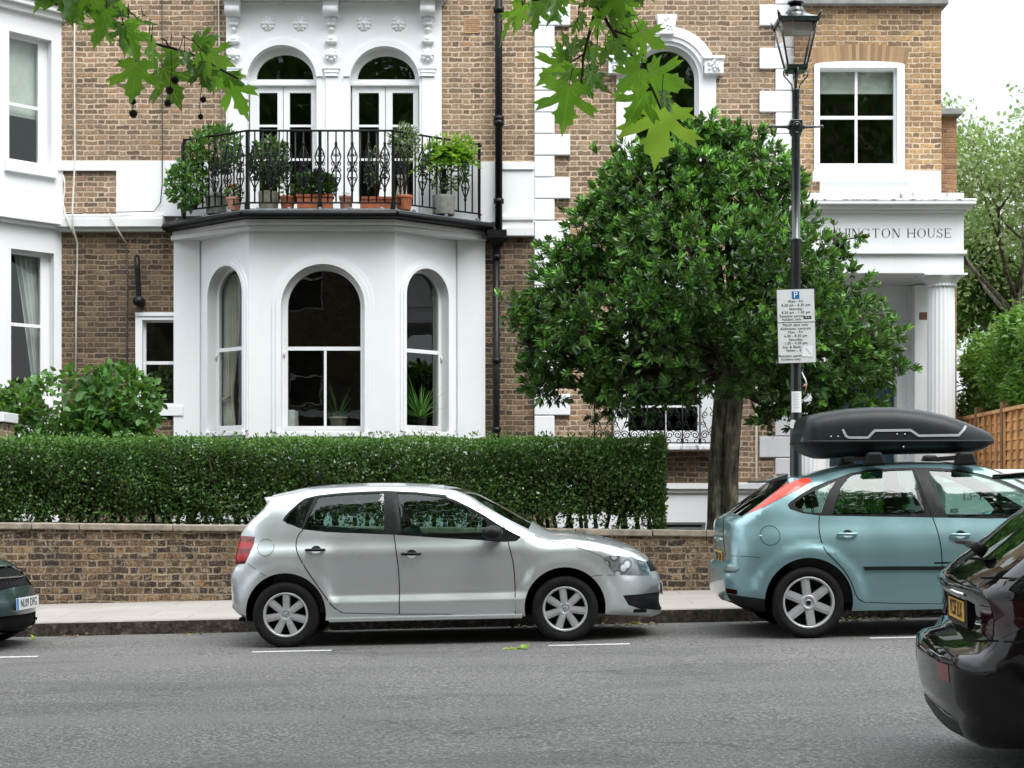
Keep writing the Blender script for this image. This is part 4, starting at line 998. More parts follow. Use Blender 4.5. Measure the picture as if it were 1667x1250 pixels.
# potted plant, cloth table, palm in the bay room
def pot(mb, c, r, h, rim=True, taper=.78):
    pr = [(.001, 0), (r * taper, 0), (r * .97, h * .82)] + ([(r * 1.06, h * .82), (r * 1.06, h), (r * .93, h), (r * .90, h * .88), (.001, h * .88)] if rim else [(r, h), (r * .9, h), (r * .88, h * .88), (.001, h * .88)])
    mb.lathe(pr, 24, Matrix.Translation(c))
def plant(name, label, loc, potf, leaves, group=None, cat='potted plant', potmat='terracotta', extra=()):
    o = thing(name, label, cat, loc, group); mb = MB(); potf(mb); mb.build('pot', potmat, o, .004)
    for nm, fn in leaves: fn(o, nm)
    return o
def foliage(c, r, n, mat, size, wr=.3, up=.3, shell=.3, hexa=False, bend=0.0):
    def fn(o, nm):
        P, d = ellip(n, c, r, shell); cloud(nm, P, mat, o, size, wr, up, d * .5, hexa=hexa, bend=bend)
    return fn
def stems(lines, mat='twig', r=.006):
    def fn(o, nm):
        mb = MB()
        for l in lines: mb.tube(l, [r * 1.3] + [r] * (len(l) - 2) + [r * .5], 5)
        mb.build(nm, mat, o)
    return fn
def fan_stems(n, h, spread, seed, r=.006, base=.1):
    q = random.Random(seed); L_ = []
    for i in range(n):
        a = q.uniform(0, 2 * pi); s_ = q.uniform(.2, 1) * spread; hh = h * q.uniform(.6, 1)
        L_.append([(0, 0, base), (s_ * .3 * cos(a), s_ * .3 * sin(a), base + hh * .5), (s_ * cos(a), s_ * sin(a), base + hh)])
    return L_
def spiky(n, L_, mat, base, seed=3, wr=.05):
    def fn(o, nm):
        rs = np.random.RandomState(seed); V_, F_ = [], []; b = 0
        for i in range(n):
            a = rs.uniform(0, 2 * pi); el_ = rs.uniform(.5, 1.4); d = Vector((cos(a) * cos(el_), sin(a) * cos(el_), sin(el_))); s_ = d.cross(Vector((0, 0, 1))).normalized(); l = L_ * rs.uniform(.6, 1)
            k = 6
            for j in range(k + 1):
                t = j / k; p_ = Vector(base) + d * l * t + Vector((0, 0, -1)) * (t ** 2) * l * .55 * cos(el_); w_ = l * wr * (1 - t) * (1 if t > .1 else .6) + .001
                V_ += [p_ + s_ * w_, p_ - s_ * w_]
            F_ += [(b + 2 * j, b + 2 * j + 1, b + 2 * j + 3, b + 2 * j + 2) for j in range(k)]; b += 2 * (k + 1)
        quad_mesh(nm, np.array([tuple(v) for v in V_]), np.array(F_), mat, o)
    return fn
zf_in = PZ(694, 23.6)
plant('potted_palm', 'spiky green plant standing behind the right window of the bay', (PX(684, 23.75), 23.75, zf_in - .02), lambda m_: pot(m_, (0, 0, 0), .10, .16), [('foliage', spiky(44, .85, 'spike_leaf', (0, 0, .12), 4, .035))], potmat='black_plastic')
plant('potted_palm', 'dark strappy plant in a pale pot in the middle of the bay\'s centre window', (PX(551, 23.6), 23.6, zf_in - .02), lambda m_: pot(m_, (0, 0, 0), .13, .16), [('foliage', spiky(16, .75, 'balc_leaf', (0, 0, .12), 9, .03))], potmat='pot_beige')
o = thing('side_table', 'corner of a table under a white cloth behind the bay\'s centre window', 'table', (PX(470, 23.7), 23.7, 0)); mb = MB()
x = PX(470, 23.7); mb.add([(x + a, 23.7 + b, z) for z, k in ((zf_in - .3, 1.2), (PZ(668, 23.7), 1)) for a, b in ((-.35 * k, -.15), (.10 * k, -.15), (.10 * k, .3), (-.35 * k, .3))], [(0, 3, 2, 1), (4, 5, 6, 7), (0, 1, 5, 4), (1, 2, 6, 5), (2, 3, 7, 6), (3, 0, 4, 7)])
W(mb.build('tablecloth', 'curtain_white', o, .01))
o = thing('picture_frame', 'framed picture on the room wall seen through the small window by the bay', 'picture', (PX(246, 25.5), 25.5, PZ(600, 25.5))); mb = MB()
x0, x1, z0, z1 = PX(240, 25.5), PX(258, 25.5), PZ(622, 25.5), PZ(566, 25.5)
panel(mb, Fr((0, 25.45, 0), (1, 0, 0), (0, 1, 0)), rect(x0, x1, z0, z1), [rect(x0 + .03, x1 - .03, z0 + .03, z1 - .03)], 0, .04); W(mb.build('frame', 'black_plastic', o))
mb = MB(); mb.box(x0 + .03, x1 - .03, 25.47, 25.49, z0 + .03, z1 - .03); W(mb.build('picture', 'pot_grey', o))
plant('houseplant', 'leafy dark houseplant on the sill of the small window beside the bay', (PX(273, 24.4), 24.4, PZ(660, 24.4)), lambda m_: pot(m_, (0, 0, 0), .12, .18), [('foliage', foliage((0, 0, .38), (.22, .18, .26), 260, 'balc_leaf', .09))], cat='houseplant', potmat='black_plastic')
for i, px in enumerate((34, 57)):
    a = FLB.s_of(px, -.03); c = FLB.p(a, zl0, -.02)
    plant('red_flowers', ('left' if i == 0 else 'right') + ' clump of small red flowers on the lower sill of the left white bay', (c[0], c[1], c[2] + .0), lambda m_: m_.box(-.12, .12, -.05, .05, 0, .05), [('petals', foliage((0, 0, .10), (.10, .05, .04), 90, 'red', .035, .5)), ('leaf', foliage((0, 0, .07), (.12, .05, .03), 80, 'shrub_leaf', .04, .5))], 'red flowers on the sill', 'flowers')
# ============================================================ BALCONY PLANTS
zb_ = zfl
def bp(px, D=23.25): return (PX(px, D), D, zb_)
G = 'potted plants along the balcony'
def roundpot(r, h): return lambda m_: pot(m_, (0, 0, 0), r, h)
plant('potted_shrub', 'large grey round pot of leafy creeper spilling over the left end of the balcony', bp(352, 23.45), lambda m_: pot(m_, (0, 0, 0), .16, .30, taper=.9),
      [('foliage', foliage((-.02, 0, .95), (.42, .25, .38), 1100, 'shrub_leaf', .09, .26)), ('hanging_foliage', foliage((-.42, -.08, .42), (.30, .22, .36), 800, 'shrub_leaf', .09, .28)), ('stem', stems(fan_stems(9, .8, .3, 2)))], G, potmat='pot_grey')
plant('potted_flowers', 'small pink-brown pot of red blooms, second from the left on the balcony', bp(381, 23.15), roundpot(.11, .19), [('foliage', foliage((0, 0, .26), (.13, .12, .10), 160, 'balc_leaf', .06)), ('petals', foliage((0, 0, .32), (.11, .1, .06), 40, 'red', .035, .5))], G, potmat='pink_clay')
plant('potted_shrub', 'tall dark shrub in a beige stone pot beside the balcony\'s left corner post', bp(437, 23.3), lambda m_: pot(m_, (0, 0, 0), .15, .30, False, .92), [('foliage', foliage((.0, 0, .75), (.28, .22, .36), 620, 'ever_leaf', .10, .3)), ('stem', stems(fan_stems(8, .75, .2, 5), 'twig', .008))], G, potmat='pot_beige')
plant('potted_plant', 'plain dark terracotta pot with a thin sprig, left of the long planter of glossy shrubs', bp(468, 23.15), roundpot(.11, .21), [('foliage', foliage((0, 0, .38), (.12, .1, .2), 70, 'balc_leaf', .07)), ('stem', stems(fan_stems(4, .4, .1, 8)))], G)
def trough(wd, h): 
    def f(m_): m_.box(-wd / 2, wd / 2, -.09, .09, 0, h); m_.box(-wd / 2 - .015, wd / 2 + .015, -.105, .105, h - .04, h + .002)
    return f
plant('planter_trough', 'long terracotta trough of glossy green bushes beside the balcony\'s middle post', bp(513, 23.12), trough(.50, .22), [('foliage', foliage((0, 0, .36), (.30, .14, .20), 520, 'ever_leaf', .09, .33)), ('new_growth', foliage((0, 0, .42), (.30, .14, .16), 120, 'shrub_leaf', .08, .33))], G)
plant('potted_plant', 'pale narrow terracotta pot standing empty-looking between the two troughs', bp(563, 23.15), roundpot(.095, .21), [('foliage', foliage((0, 0, .23), (.06, .06, .04), 30, 'balc_leaf', .04))], G, potmat='pink_clay')
plant('planter_trough', 'terracotta trough of bare twiggy stems near the balcony\'s right corner post', bp(613, 23.15), trough(.46, .19), [('foliage', foliage((0, 0, .62), (.18, .12, .32), 130, 'olive_leaf', .06, .3)), ('stem', stems(fan_stems(16, .85, .24, 12), 'twig', .006))], G)
o = plant('potted_olive', 'small grey-leaved olive in a round terracotta pot at the balcony\'s right corner', bp(658, 23.1), roundpot(.12, .21), [('foliage', foliage((0, 0, .98), (.24, .2, .28), 420, 'olive_leaf', .07, .22)), ('stem', stems(fan_stems(9, .85, .18, 21)))], G)
o = thing('pale_vase', 'slim pale vase standing behind the olive pot on the balcony', 'vase', bp(655, 23.4), G); mb = MB(); mb.lathe([(.001, 0), (.07, 0), (.10, .12), (.09, .3), (.06, .45), (.10, .56), (.09, .56), (.05, .45), (.001, .4)], 20); mb.build('vase', 'curtain', o)
fp = bp(722, 23.5)
def fronds(n, L_, seed, mat, base, size=.05):
    def fn(o, nm):
        rs = np.random.RandomState(seed); P, D_, N_ = [], [], []
        for i in range(n):
            a = rs.uniform(0, 2 * pi); el_ = rs.uniform(.15, 1.3); l = L_ * rs.uniform(.55, 1.05); d = np.array([cos(a) * cos(el_), sin(a) * cos(el_) * .6, sin(el_)])
            sd_ = np.cross(d, [0, 0, 1]); sd_ /= np.linalg.norm(sd_) + 1e-6
            for j in range(3, 22):
                t = j / 22; p_ = np.array(base) + d * l * t - np.array([0, 0, 1]) * t * t * l * .6
                for sg in (1, -1): P.append(p_); D_.append(sd_ * sg + d * .4 + rs.normal(size=3) * .25); N_.append([0, 0, 1] + rs.normal(size=3) * .3)
        P, D_, N_ = map(np.array, (P, D_, N_)); L2 = size * NR.uniform(.7, 1.3, len(P)); V_, F_ = leaf_arrays(P, D_, N_, L2, L2 * .28, .2, False); quad_mesh(nm, V_, F_, mat, o)
    return fn
plant('potted_fern', 'big yellow-green feathery fern in a grey drum pot at the right end of the balcony', fp, lambda m_: pot(m_, (0, 0, 0), .17, .28, False, .95),
      [('fronds', fronds(95, .66, 5, 'fern_leaf', (.05, 0, .80), .075)), ('sprays', foliage((.1, 0, .98), (.42, .25, .22), 500, 'fern_leaf', .07, .25)), ('hanging_foliage', foliage((.05, 0, .62), (.34, .2, .3), 330, 'balc_leaf', .08, .25)), ('stem', stems(fan_stems(12, .8, .16, 31)))], G, potmat='pot_grey')
# ============================================================ GARDEN WALL, HEDGE, SHRUBS
wx1 = PX(1250, WY)
gw = thing('garden_wall', 'low weathered brown brick wall with pale coping running behind the parked cars', 'wall', (-2, WY, gz(-2)))
def ztopwall(x): px = CX + x * F / WY; return PZ(870.0 + .0110 * (px - 833), WY)
mb = MB(); xs = [-16 + i * .5 for i in range(int((wx1 + 16) / .5) + 1)] + [wx1]
fr_ = [(x, WY, gz(x) + .1) for x in xs]; 
n = len(xs); vs = []
for x in xs: vs += [(x, WY, gz(x) + .05), (x, WY, ztopwall(x)), (x, WY + .3, ztopwall(x)), (x, WY + .3, gz(x) + .0)]
fs = []
for i in range(n - 1):
    for k in range(3): fs.append((4 * i + k, 4 * i + k + 1, 4 * i + 5 + k, 4 * i + 4 + k))
fs += [(0, 3, 2, 1), (4 * n - 4, 4 * n - 3, 4 * n - 2, 4 * n - 1)]
mb.add(vs, fs); W(mb.build('brickwork', 'brick_garden', gw))
mb = MB(); q = random.Random(5); x = -16.0
while x < wx1:
    l = q.uniform(.55, 1.2); x2 = min(wx1 + .04, x + l)
    a, b = ztopwall(x) + q.uniform(-.004, .004), ztopwall(x2) + q.uniform(-.004, .004); h = .072; y0, y1 = WY - .045 + q.uniform(-.006, .006), WY + .34
    mb.add([(x + .006, y0, a), (x2 - .006, y0, b), (x2 - .006, y1, b), (x + .006, y1, a), (x + .006, y0, a + h), (x2 - .006, y0, b + h), (x2 - .006, y1, b + h), (x + .006, y1, a + h)],
           [(0, 3, 2, 1), (4, 5, 6, 7), (0, 1, 5, 4), (1, 2, 6, 5), (2, 3, 7, 6), (3, 0, 4, 7)]); x = x2
W(mb.build('coping', 'stone', gw, .012))
# hedge
hx0, hx1 = -9.5, PX(1083, 18.95)
hd = thing('clipped_hedge', 'long square-clipped dark green privet hedge behind the low brick wall', 'hedge', ((hx0 + hx1) / 2, 19.2, gz(-2)))
hl = -np.array(hd.location); htop = lambda x: PZ(714, 18.8) - .01 * (x + 2) * 0
HY0, HY1 = 18.82, 19.75; zt_ = PZ(713, HY0) ; zb0 = ztopwall(-2) + .05
n = 92000; P = np.empty((n, 3)); P[:, 0] = NR.uniform(hx0, hx1, n)
kind = NR.uniform(size=n); P[:, 2] = zb0 - .05 + (zt_ - zb0 + .05) * NR.uniform(0, 1, n) ** .8
P[:, 1] = HY0 + np.abs(NR.normal(size=n)) * .11
inner_ = kind > .80; P[inner_, 1] = NR.uniform(HY0, HY1, inner_.sum())
bump = .035 * np.sin(P[:, 0] * 3.1) + .03 * np.sin(P[:, 0] * 7.7 + P[:, 2] * 5) + .03 * np.sin(P[:, 2] * 9 + P[:, 0] * 2)
P[:, 1] += bump
end_ = (kind > .76) & (kind <= .80); P[end_, 0] = hx1 - np.abs(NR.normal(size=end_.sum())) * .06; P[end_, 1] = NR.uniform(HY0, HY1, end_.sum())
top_ = (kind > .52) & (kind <= .70); P[top_, 1] = NR.uniform(HY0 - .03, HY1, top_.sum()); P[top_, 2] = zt_ - np.abs(NR.normal(size=top_.sum())) * .035
P[:, 2] += .012 * np.sin(P[:, 0] * 4.3) * (P[:, 2] > zt_ - .2)
# thin, gappy skirt near the bottom
gap = np.sin(P[:, 0] * 2.3) + np.sin(P[:, 0] * 5.9 + 1) * .8 + np.sin(P[:, 0] * 13.1) * .4
lim = zb0 + .06 + .13 * np.clip(gap + .2, -.5, 2) 
keep = (P[:, 2] > lim) | (NR.uniform(size=n) < .42)
gap2 = (NR.uniform(size=n) < .8) & ((np.sin(P[:, 0] * 9.1 + 2) + np.sin(P[:, 2] * 8.3 + P[:, 0] * 3)) > 1.35)
keep &= ~(gap2 & (NR.uniform(size=n) < .55) & (P[:, 2] < zt_ - .35))
P = P[keep]
dirn = np.zeros_like(P); dirn[:, 1] = -.5; dirn[:, 2] = .2
isTop = (P[:, 2] > zt_ - .17) & (NR.uniform(size=len(P)) < .75)
cloud('foliage', (P + hl)[~isTop], 'hedge_leaf', hd, .043, .34, .2, dirn[~isTop])
sh_ = NR.choice(len(P), 900); Sx = P[sh_].copy(); Sx[:, 2] = zt_ + NR.uniform(0, .07, 900); Sx[:, 1] = NR.uniform(HY0, HY1, 900); cloud('stray_shoot', Sx + hl, 'hedge_top_leaf', hd, .045, .25, 1.6, None)
br_ = NR.choice(len(P), 1200); Bx = P[br_]; Bx = Bx[(np.sin(Bx[:, 0] * 3.7) + np.sin(Bx[:, 2] * 9 + Bx[:, 0] * 5)) > 1.1]; cloud('dead_leaf', Bx + hl, 'dry_leaf', hd, .04, .32, .2, None)
cloud('new_growth', (P + hl)[isTop], 'hedge_top_leaf', hd, .036, .32, .8, None)
mb = MB(); q = random.Random(3)
for i in range(120):
    x = hx0 + .1 + (hx1 - hx0 - .2) * (i + q.uniform(.1, .9)) / 120; y = q.uniform(HY0 + .2, HY1 - .25); zz = .1
    top = zb0 + q.uniform(.5, 1.0); dx = q.uniform(-.14, .14)
    pts = [(x, y, zz), (x + dx * .4, y, zb0), (x + dx, y + q.uniform(-.1, .1), (zb0 + top) / 2), (x + dx * 1.8, y + q.uniform(-.2, .2), top)]
    mb.tube(pts, [.03, .025, .017, .008], 6)
    for k in range(7): a = Vector(pts[2]) ; b = a + Vector((q.uniform(-.25, .25), q.uniform(-.25, .1), q.uniform(.15, .4))); mb.tube([a.lerp(Vector(pts[1]), q.random() * .8), b], [.010, .004], 5)
W(mb.build('stems', 'bark_dark', hd))
# a dim core of twigs and dead leaves fills the middle of the hedge
n = 46000; Q = np.stack([NR.uniform(hx0 + .05, hx1 - .08, n), NR.uniform(HY0 + .28, HY1 - .1, n), NR.uniform(zb0 + .16, zt_ - .08, n)], 1)
cloud('inner_foliage', Q + hl, 'hedge_leaf', hd, .06, .4, .1)
# iron railing behind the hedge
ir = thing('iron_railing', 'thin black iron railing half hidden behind the bottom of the clipped hedge', 'railing', (-5, 19.95, .1)); mb = MB()
for i in range(50): x = -9 + i * .13; mb.tube([(x, 19.95, -.1), (x, 19.95, 1.05)], .010, 5)
mb.tube([(-9, 19.95, 1.0), (-2.6, 19.95, 1.0)], .012, 5); mb.tube([(-9, 19.95, .2), (-2.6, 19.95, .2)], .012, 5); W(mb.build('bars', 'black_metal', ir))
# shrubs on the left
def shrub(name, label, c, r, n, mat, size, n2=0, mat2='shrub_leaf', cat='shrub', lobes=6, seed=1):
    gl = (c[0], c[1], gz(c[0]))
    o = thing(name, label, cat, gl); q = random.Random(seed); Ps = []; Ds = []
    for k in range(lobes):
        a = q.uniform(0, 2 * pi); cc = (r[0] * .5 * cos(a), r[1] * .5 * sin(a), c[2] - gl[2] + r[2] * q.uniform(-.35, .45)); f_ = q.uniform(.45, .65)
        P, d = ellip(n // lobes, cc, (r[0] * f_, r[1] * f_, r[2] * f_ * 1.1), .5); Ps.append(P); Ds.append(d)
    P = np.concatenate(Ps); d = np.concatenate(Ds); cloud('foliage', P, mat, o, size, .36, .2, d * .6, hexa=True, bend=.12)
    if n2: sel = NR.choice(len(P), n2); cloud('new_growth', P[sel] + d[sel] * .05, mat2, o, size * .9, .34, .7, d[sel] * .6, hexa=True, bend=.1)
    mb = MB()
    for k in range(12):
        a = q.uniform(0, 2 * pi); rr = q.uniform(.2, .8); mb.tube([(0, 0, 0), (r[0] * rr * .5 * cos(a), r[1] * rr * .5 * sin(a), (c[2] - gl[2]) * .6), (r[0] * rr * cos(a), r[1] * rr * sin(a), c[2] - gl[2] + r[2] * .4)], [.02, .014, .005], 5)
    mb.build('stems', 'bark_dark', o); return o
c_ = PX(148, 21.3)
shrub('garden_shrub', 'rounded bright green broad-leaved shrub in front of the sooty brick wall by the left bay', (c_, 21.3, PZ(690, 21.3)), (.95, .7, .82), 3600, 'shrub_leaf', .115, 500, lobes=9, seed=4)
shrub('garden_shrub', 'loose paler shrub at the left edge below the red flowers', (PX(15, 21), 21.0, PZ(675, 21)), (.55, .5, .45), 1700, 'balc_leaf', .07, 700, 'hedge_top_leaf', seed=8)
gp = thing('gate_pier', 'small brick pier with a white cap at the far left behind the hedge', 'gate pier', (PX(-22, 20.1), 20.1, 0)); mb = MB()
x = PX(-22, 20.1); mb.box(x - .27, x + .27, 19.85, 20.35, -.15, PZ(687, 19.9)); W(mb.build('pier', 'brick_up', gp)); mb = MB(); mb.box(x - .31, x + .31, 19.8, 20.4, PZ(687, 19.9), PZ(671, 19.9)); W(mb.build('pier_cap', 'stucco', gp, .01))
# small weeds along the foot of the wall and litter in the gutter
def litter(name, label, n, xr, yr, zf, mat, size, cat):
    P = np.stack([NR.uniform(*xr, n), NR.uniform(*yr, n), np.zeros(n)], 1); P[:, 2] = [gz(a) + zf for a in P[:, 0]]
    kq = (np.sin(P[:, 0] * 2.1) + np.sin(P[:, 0] * 5.7 + 1) + NR.normal(size=n) * .5) > .5; P = P[kq]; n = len(P)
    D = NR.normal(size=(n, 3)); D[:, 2] *= .25; Nn = NR.normal(size=(n, 3)) * .3; Nn[:, 2] += 1; L_ = size * NR.uniform(.6, 1.3, n)
    V_, F_ = leaf_arrays(P, D, Nn, L_, L_ * .35, .3, True, .1); return tag(quad_mesh(name, V_, F_, mat), label, cat, kind='stuff')
litter('leaf_litter', 'dry leaves and grit lying in the gutter under the cars', 900, (-4.5, 5.5), (KY - .30, KY - .01), .012, 'dry_leaf', .045, 'leaves')
for i, (px, py, lb, sz) in enumerate(((829, 1057, 'pale green fallen leaf on the road, left one of the pair', .075), (851, 1057, 'crumpled yellow-green fallen leaf on the road, right one of the pair', .10), (55, 1041, 'yellow-green fallen leaf lying by the kerb beside the dark car', .06))):
    D = yy(px, py); rs = np.random.RandomState(i + 3); k = 5; x = PX(px, D)
    P = np.zeros((k, 3)); P[:, 2] = .006; D_ = rs.normal(size=(k, 3)); D_[:, 2] = np.abs(D_[:, 2]) * .25; Nn = np.tile([0, 0, 1.], (k, 1)) + rs.normal(size=(k, 3)) * .2; L_ = sz * rs.uniform(.6, 1, k)
    V_, F_ = leaf_arrays(P, D_, Nn, L_, L_ * .3, .3, True, .15); o = quad_mesh('fallen_leaf', V_, F_, 'plane_young'); o.location = (x, D, gz(x)); tag(o, lb, 'leaf', 'fallen leaves on the road')
# ============================================================ EVERGREEN TREE
TX, TY = PX(1183, 19.35), 19.35; tb = (TX, TY, gz(TX) + .1)
et = thing('evergreen_tree', 'round-headed glossy evergreen street tree with a forked grey trunk in front of the quoined house', 'tree', tb)
def tz(py, D=TY): return PZ(py, D) - tb[2]
def tx(px, D=TY): return PX(px, D) - TX
mb = MB(); q = random.Random(9)
mb.tube([(tx(1168), 0, -.15), (tx(1166), 0, .1), (tx(1166), 0, tz(820)), (tx(1167), .03, tz(760)), (tx(1171), .04, tz(700)), (tx(1176), 0.03, tz(640)), (tx(1180), 0, tz(560)), (tx(1170), 0, tz(480)), (tx(1150), 0, tz(380))], [.15, .125, .108, .097, .094, .095, .095, .07, .04], 16)
mb.tube([(tx(1190), -.03, -.15), (tx(1187), -.06, tz(830)), (tx(1188), -.09, tz(760)), (tx(1191), -.09, tz(700)), (tx(1197), -.06, tz(640)), (tx(1200), 0, tz(560)), (tx(1225), .1, tz(460)), (tx(1240), .1, tz(340))], [.125, .105, .095, .098, .095, .08, .06, .03], 14)
mb.build('trunk', 'bark', et)
blobs = [(1362, 392, 0, .15), (1150, 262, 0, .5), (1215, 262, .1, .4), (1090, 285, .1, .42), (1265, 290, .1, .34), (1185, 225, .1, .22), (1140, 222, 0, .2), (930, 410, .1, .34), (1000, 345, .1, .36), (1330, 420, .1, .36), (855, 560, .0, .30), (880, 520, .0, .34), (1435, 595, .0, .26), (1010, 320, .2, .3), (895, 628, .1, .26), (975, 640, .0, .26), (1335, 668, .0, .26), (1255, 665, .1, .24), (1065, 650, -.2, .24), (842, 505, .0, .16), (1020, 265, .1, .18), (1120, 350, 0, 1.0), (1180, 290, .1, .85), (1060, 330, -.3, .8), (1222, 325, -.3, .66), (1258, 405, .1, .72), (1000, 400, .2, .85), (1340, 495, -.1, .66), (1130, 450, -.9, 1.1), (1230, 470, -.9, 1.05), (970, 480, -.2, .8), (945, 540, -.4, .56), (1040, 540, -.6, .95), (1150, 560, -.5, .95), (1270, 570, -.8, .95), (1350, 560, -.6, .75), (1400, 610, 0, .55), (970, 600, 0, .45), (1060, 610, .3, .7), (1300, 610, .3, .75), (1385, 500, .2, .38), (900, 580, .1, .42), (1410, 550, -.2, .34), (1300, 375, .3, .32), (920, 470, .2, .5), (1060, 280, .2, .5), (1350, 640, -.2, .5), (1010, 620, -.4, .45), (945, 400, .0, .42), (1225, 255, .1, .42)]
# two passes: shoot tips on the outside of each clump, loose leaves inside
PP, DD = [], []; mb = MB()
for (px, py, dy, r) in blobs:
    c = Vector((tx(px), dy, tz(py))); n = int(255 * r * r + 22)
    P, d = ellip(n, c, (r * .95, r * .92, r * .8), .6); P = P + NR.normal(size=P.shape) * .09; kp = (np.sin(P[:, 0] * 4.1 + P[:, 2] * 2.3) + np.sin(P[:, 2] * 5.3 - P[:, 0] * 1.7 + P[:, 1] * 3)) < 1.15; P, d = P[kp], d[kp]; n = len(P); PP.append(P); DD.append(d)
    st = Vector((tx(1195), 0, tz(590))); mid = st.lerp(c, .5) + Vector((0, 0, -.15))
    mb.tube([st, mid, c, c + (c - mid) * .08], [.05, .035, .02, .008], 7)
    for k in range(10):
        p_ = Vector(tuple(P[q.randrange(n)])); mb.tube([c.lerp(mid, q.random() * .5), (c + p_) / 2, p_], [.012, .009, .004], 5)
mb.build('branches', 'bark_dark', et)
PP = np.concatenate(PP); DD = np.concatenate(DD)
def rosettes(P, D, per, size, seed):
    rs = np.random.RandomState(seed); n = len(P); ax = D * .8 + rs.normal(size=(n, 3)) * .4; ax[:, 2] += .45; ax /= np.linalg.norm(ax, axis=1, keepdims=True)
    up = rs.normal(size=(n, 3)); a = np.cross(ax, up); a /= np.linalg.norm(a, axis=1, keepdims=True); b = np.cross(ax, a)
    Ps, Ds, Ns = [], [], []
    for k in range(per):
        th = 2.4 * k + rs.uniform(-.4, .4, n); sp_ = .35 + .75 * (k / per) + rs.uniform(-.15, .15, n)
        rad = a * np.cos(th)[:, None] + b * np.sin(th)[:, None]
        d = ax * np.cos(sp_)[:, None] + rad * np.sin(sp_)[:, None]
        Ps.append(P - ax * (.06 * k / per)); Ds.append(d); Ns.append(ax * np.sin(sp_)[:, None] - rad * np.cos(sp_)[:, None])
    P_, D_, N_ = map(np.concatenate, (Ps, Ds, Ns)); L_ = size * rs.uniform(.8, 1.2, len(P_)) * np.tile(rs.uniform(.6, 1.35, n), per)
    return leaf_arrays(P_, D_, -N_, L_, L_ * .17, .25, True, .06)
sel = NR.uniform(size=len(PP)) < .55 * np.clip(.35 + .35 * (PP[:, 2] - tz(600)), .25, 1.3)
V_, F_ = rosettes(PP, DD, 11, .105, 4); quad_mesh('crown', V_, F_, 'ever_leaf', et)
V_, F_ = rosettes((PP + DD * .05)[sel], DD[sel], 7, .08, 6); quad_mesh('new_growth', V_, F_, 'ever_new', et)
IP = []
for (px, py, dy, r) in blobs: P, d = ellip(int(430 * r * r), (tx(px), dy, tz(py)), (r * .9, r * .9, r * .78), 0); IP.append(P)
IP = np.concatenate(IP); cloud('inner_foliage', IP, 'ever_leaf', et, .09, .2, .1, hexa=False)
# ============================================================ FENCE, HEDGE, TREES ON THE RIGHT
def fence_line(t): return Vector((PX(1556, 25.0), 25.0, 0)).lerp(Vector((PX(1740, 18.9), 18.9, 0)), t)
fe = thing('wooden_fence', 'orange-brown close-boarded wooden fence panels beside the portico', 'fence', tuple(fence_line(0)))
A_, B_ = fence_line(0), fence_line(1); LN = (B_ - A_).length; FF = Fr(A_, B_ - A_, Vector((-(B_ - A_).y, (B_ - A_).x, 0)))
if FF.n.x < 0: FF.n = -FF.n
npan = 4; pw = LN / npan
for k in range(npan + 1):
    mb = MB(); a = k * pw
    P = [FF.p(aa, z, q) for q in (-.05, .06) for aa, z in rect(a - .06, a + .06, -.1, 2.62)]
    mb.add(P, [(0, 1, 2, 3), (7, 6, 5, 4), (0, 4, 5, 1), (1, 5, 6, 2), (2, 6, 7, 3), (3, 7, 4, 0)]); W(mb.build('post', 'wood_post', fe, .006))
q = random.Random(6)
for k in range(npan):
    mb = MB(); a0, a1 = k * pw + .06, (k + 1) * pw - .06; tp = 2.5
    def fb(x0, x1, z0, z1, d0, d1): 
        P = [FF.p(aa, z, qq) for qq in (d0, d1) for aa, z in rect(x0, x1, z0, z1)]
        mb.add(P, [(0, 1, 2, 3), (7, 6, 5, 4), (0, 4, 5, 1), (1, 5, 6, 2), (2, 6, 7, 3), (3, 7, 4, 0)])
    z = .0; i = 0
    while z < tp - .1:
        P = [FF.p(a0, z, -.002), FF.p(a1, z, -.002), FF.p(a1, z + .15, .018), FF.p(a0, z + .15, .018), FF.p(a0, z, .03), FF.p(a1, z, .03), FF.p(a1, z + .15, .03), FF.p(a0, z + .15, .03)]
        mb.add(P, [(0, 1, 2, 3), (7, 6, 5, 4), (0, 4, 5, 1)]); z += .13
    nb = 4
    for i in range(nb + 1): x = a0 + (a1 - a0 - .04) * i / nb; fb(x, x + .04, 0, tp, -.03, -.003)
    fb(a0, a1, tp - .02, tp + .03, -.04, .04)
    W(mb.build('fence_panel', 'wood', fe, .003))
# conifer hedge above and behind the fence
ch = thing('conifer_hedge', 'tall feathery bright green hedge rising over the wooden fence', 'hedge', (PX(1640, 24.5), 24.6, 0)); n = 48000
t = NR.uniform(-.12, 1, n); ax_ = np.array([A_.x, A_.y]) ; bx_ = np.array([B_.x, B_.y]); base = ax_[None] * (1 - t[:, None]) + bx_[None] * t[:, None]
zz = NR.uniform(.8, 1, n); hz_ = 3.85 + .25 * t + .10 * np.sin(t * 23) + .06 * np.sin(t * 51)
z = 1.9 + (hz_ - 1.9) * NR.uniform(0, 1, n) ** .9; bulge = .35 * np.sqrt(np.clip(1 - ((z - 1.9) / (hz_ - 1.9)) ** 3, 0, 1))
dep = np.abs(NR.normal(size=n)) * .16 + .55 - bulge + .12 * np.sin(z * 7 + t * 9) + .1 * np.sin(t * 31 + z * 3)
dep = np.where(NR.uniform(size=n) < .2, NR.uniform(0.1, 1.2, n), dep); dep = np.where(z < 2.62, np.maximum(dep, .14), dep)
P = np.stack([base[:, 0] + FF.n.x * dep, base[:, 1] + FF.n.y * dep, z], 1) - np.array(ch.location)
dn = np.zeros((n, 3)); dn[:, 0] = -FF.n.x * .6; dn[:, 1] = -FF.n.y * .6; dn[:, 2] = -.1
cloud('foliage', P, 'conifer_leaf', ch, .10, .22, .0, dn)
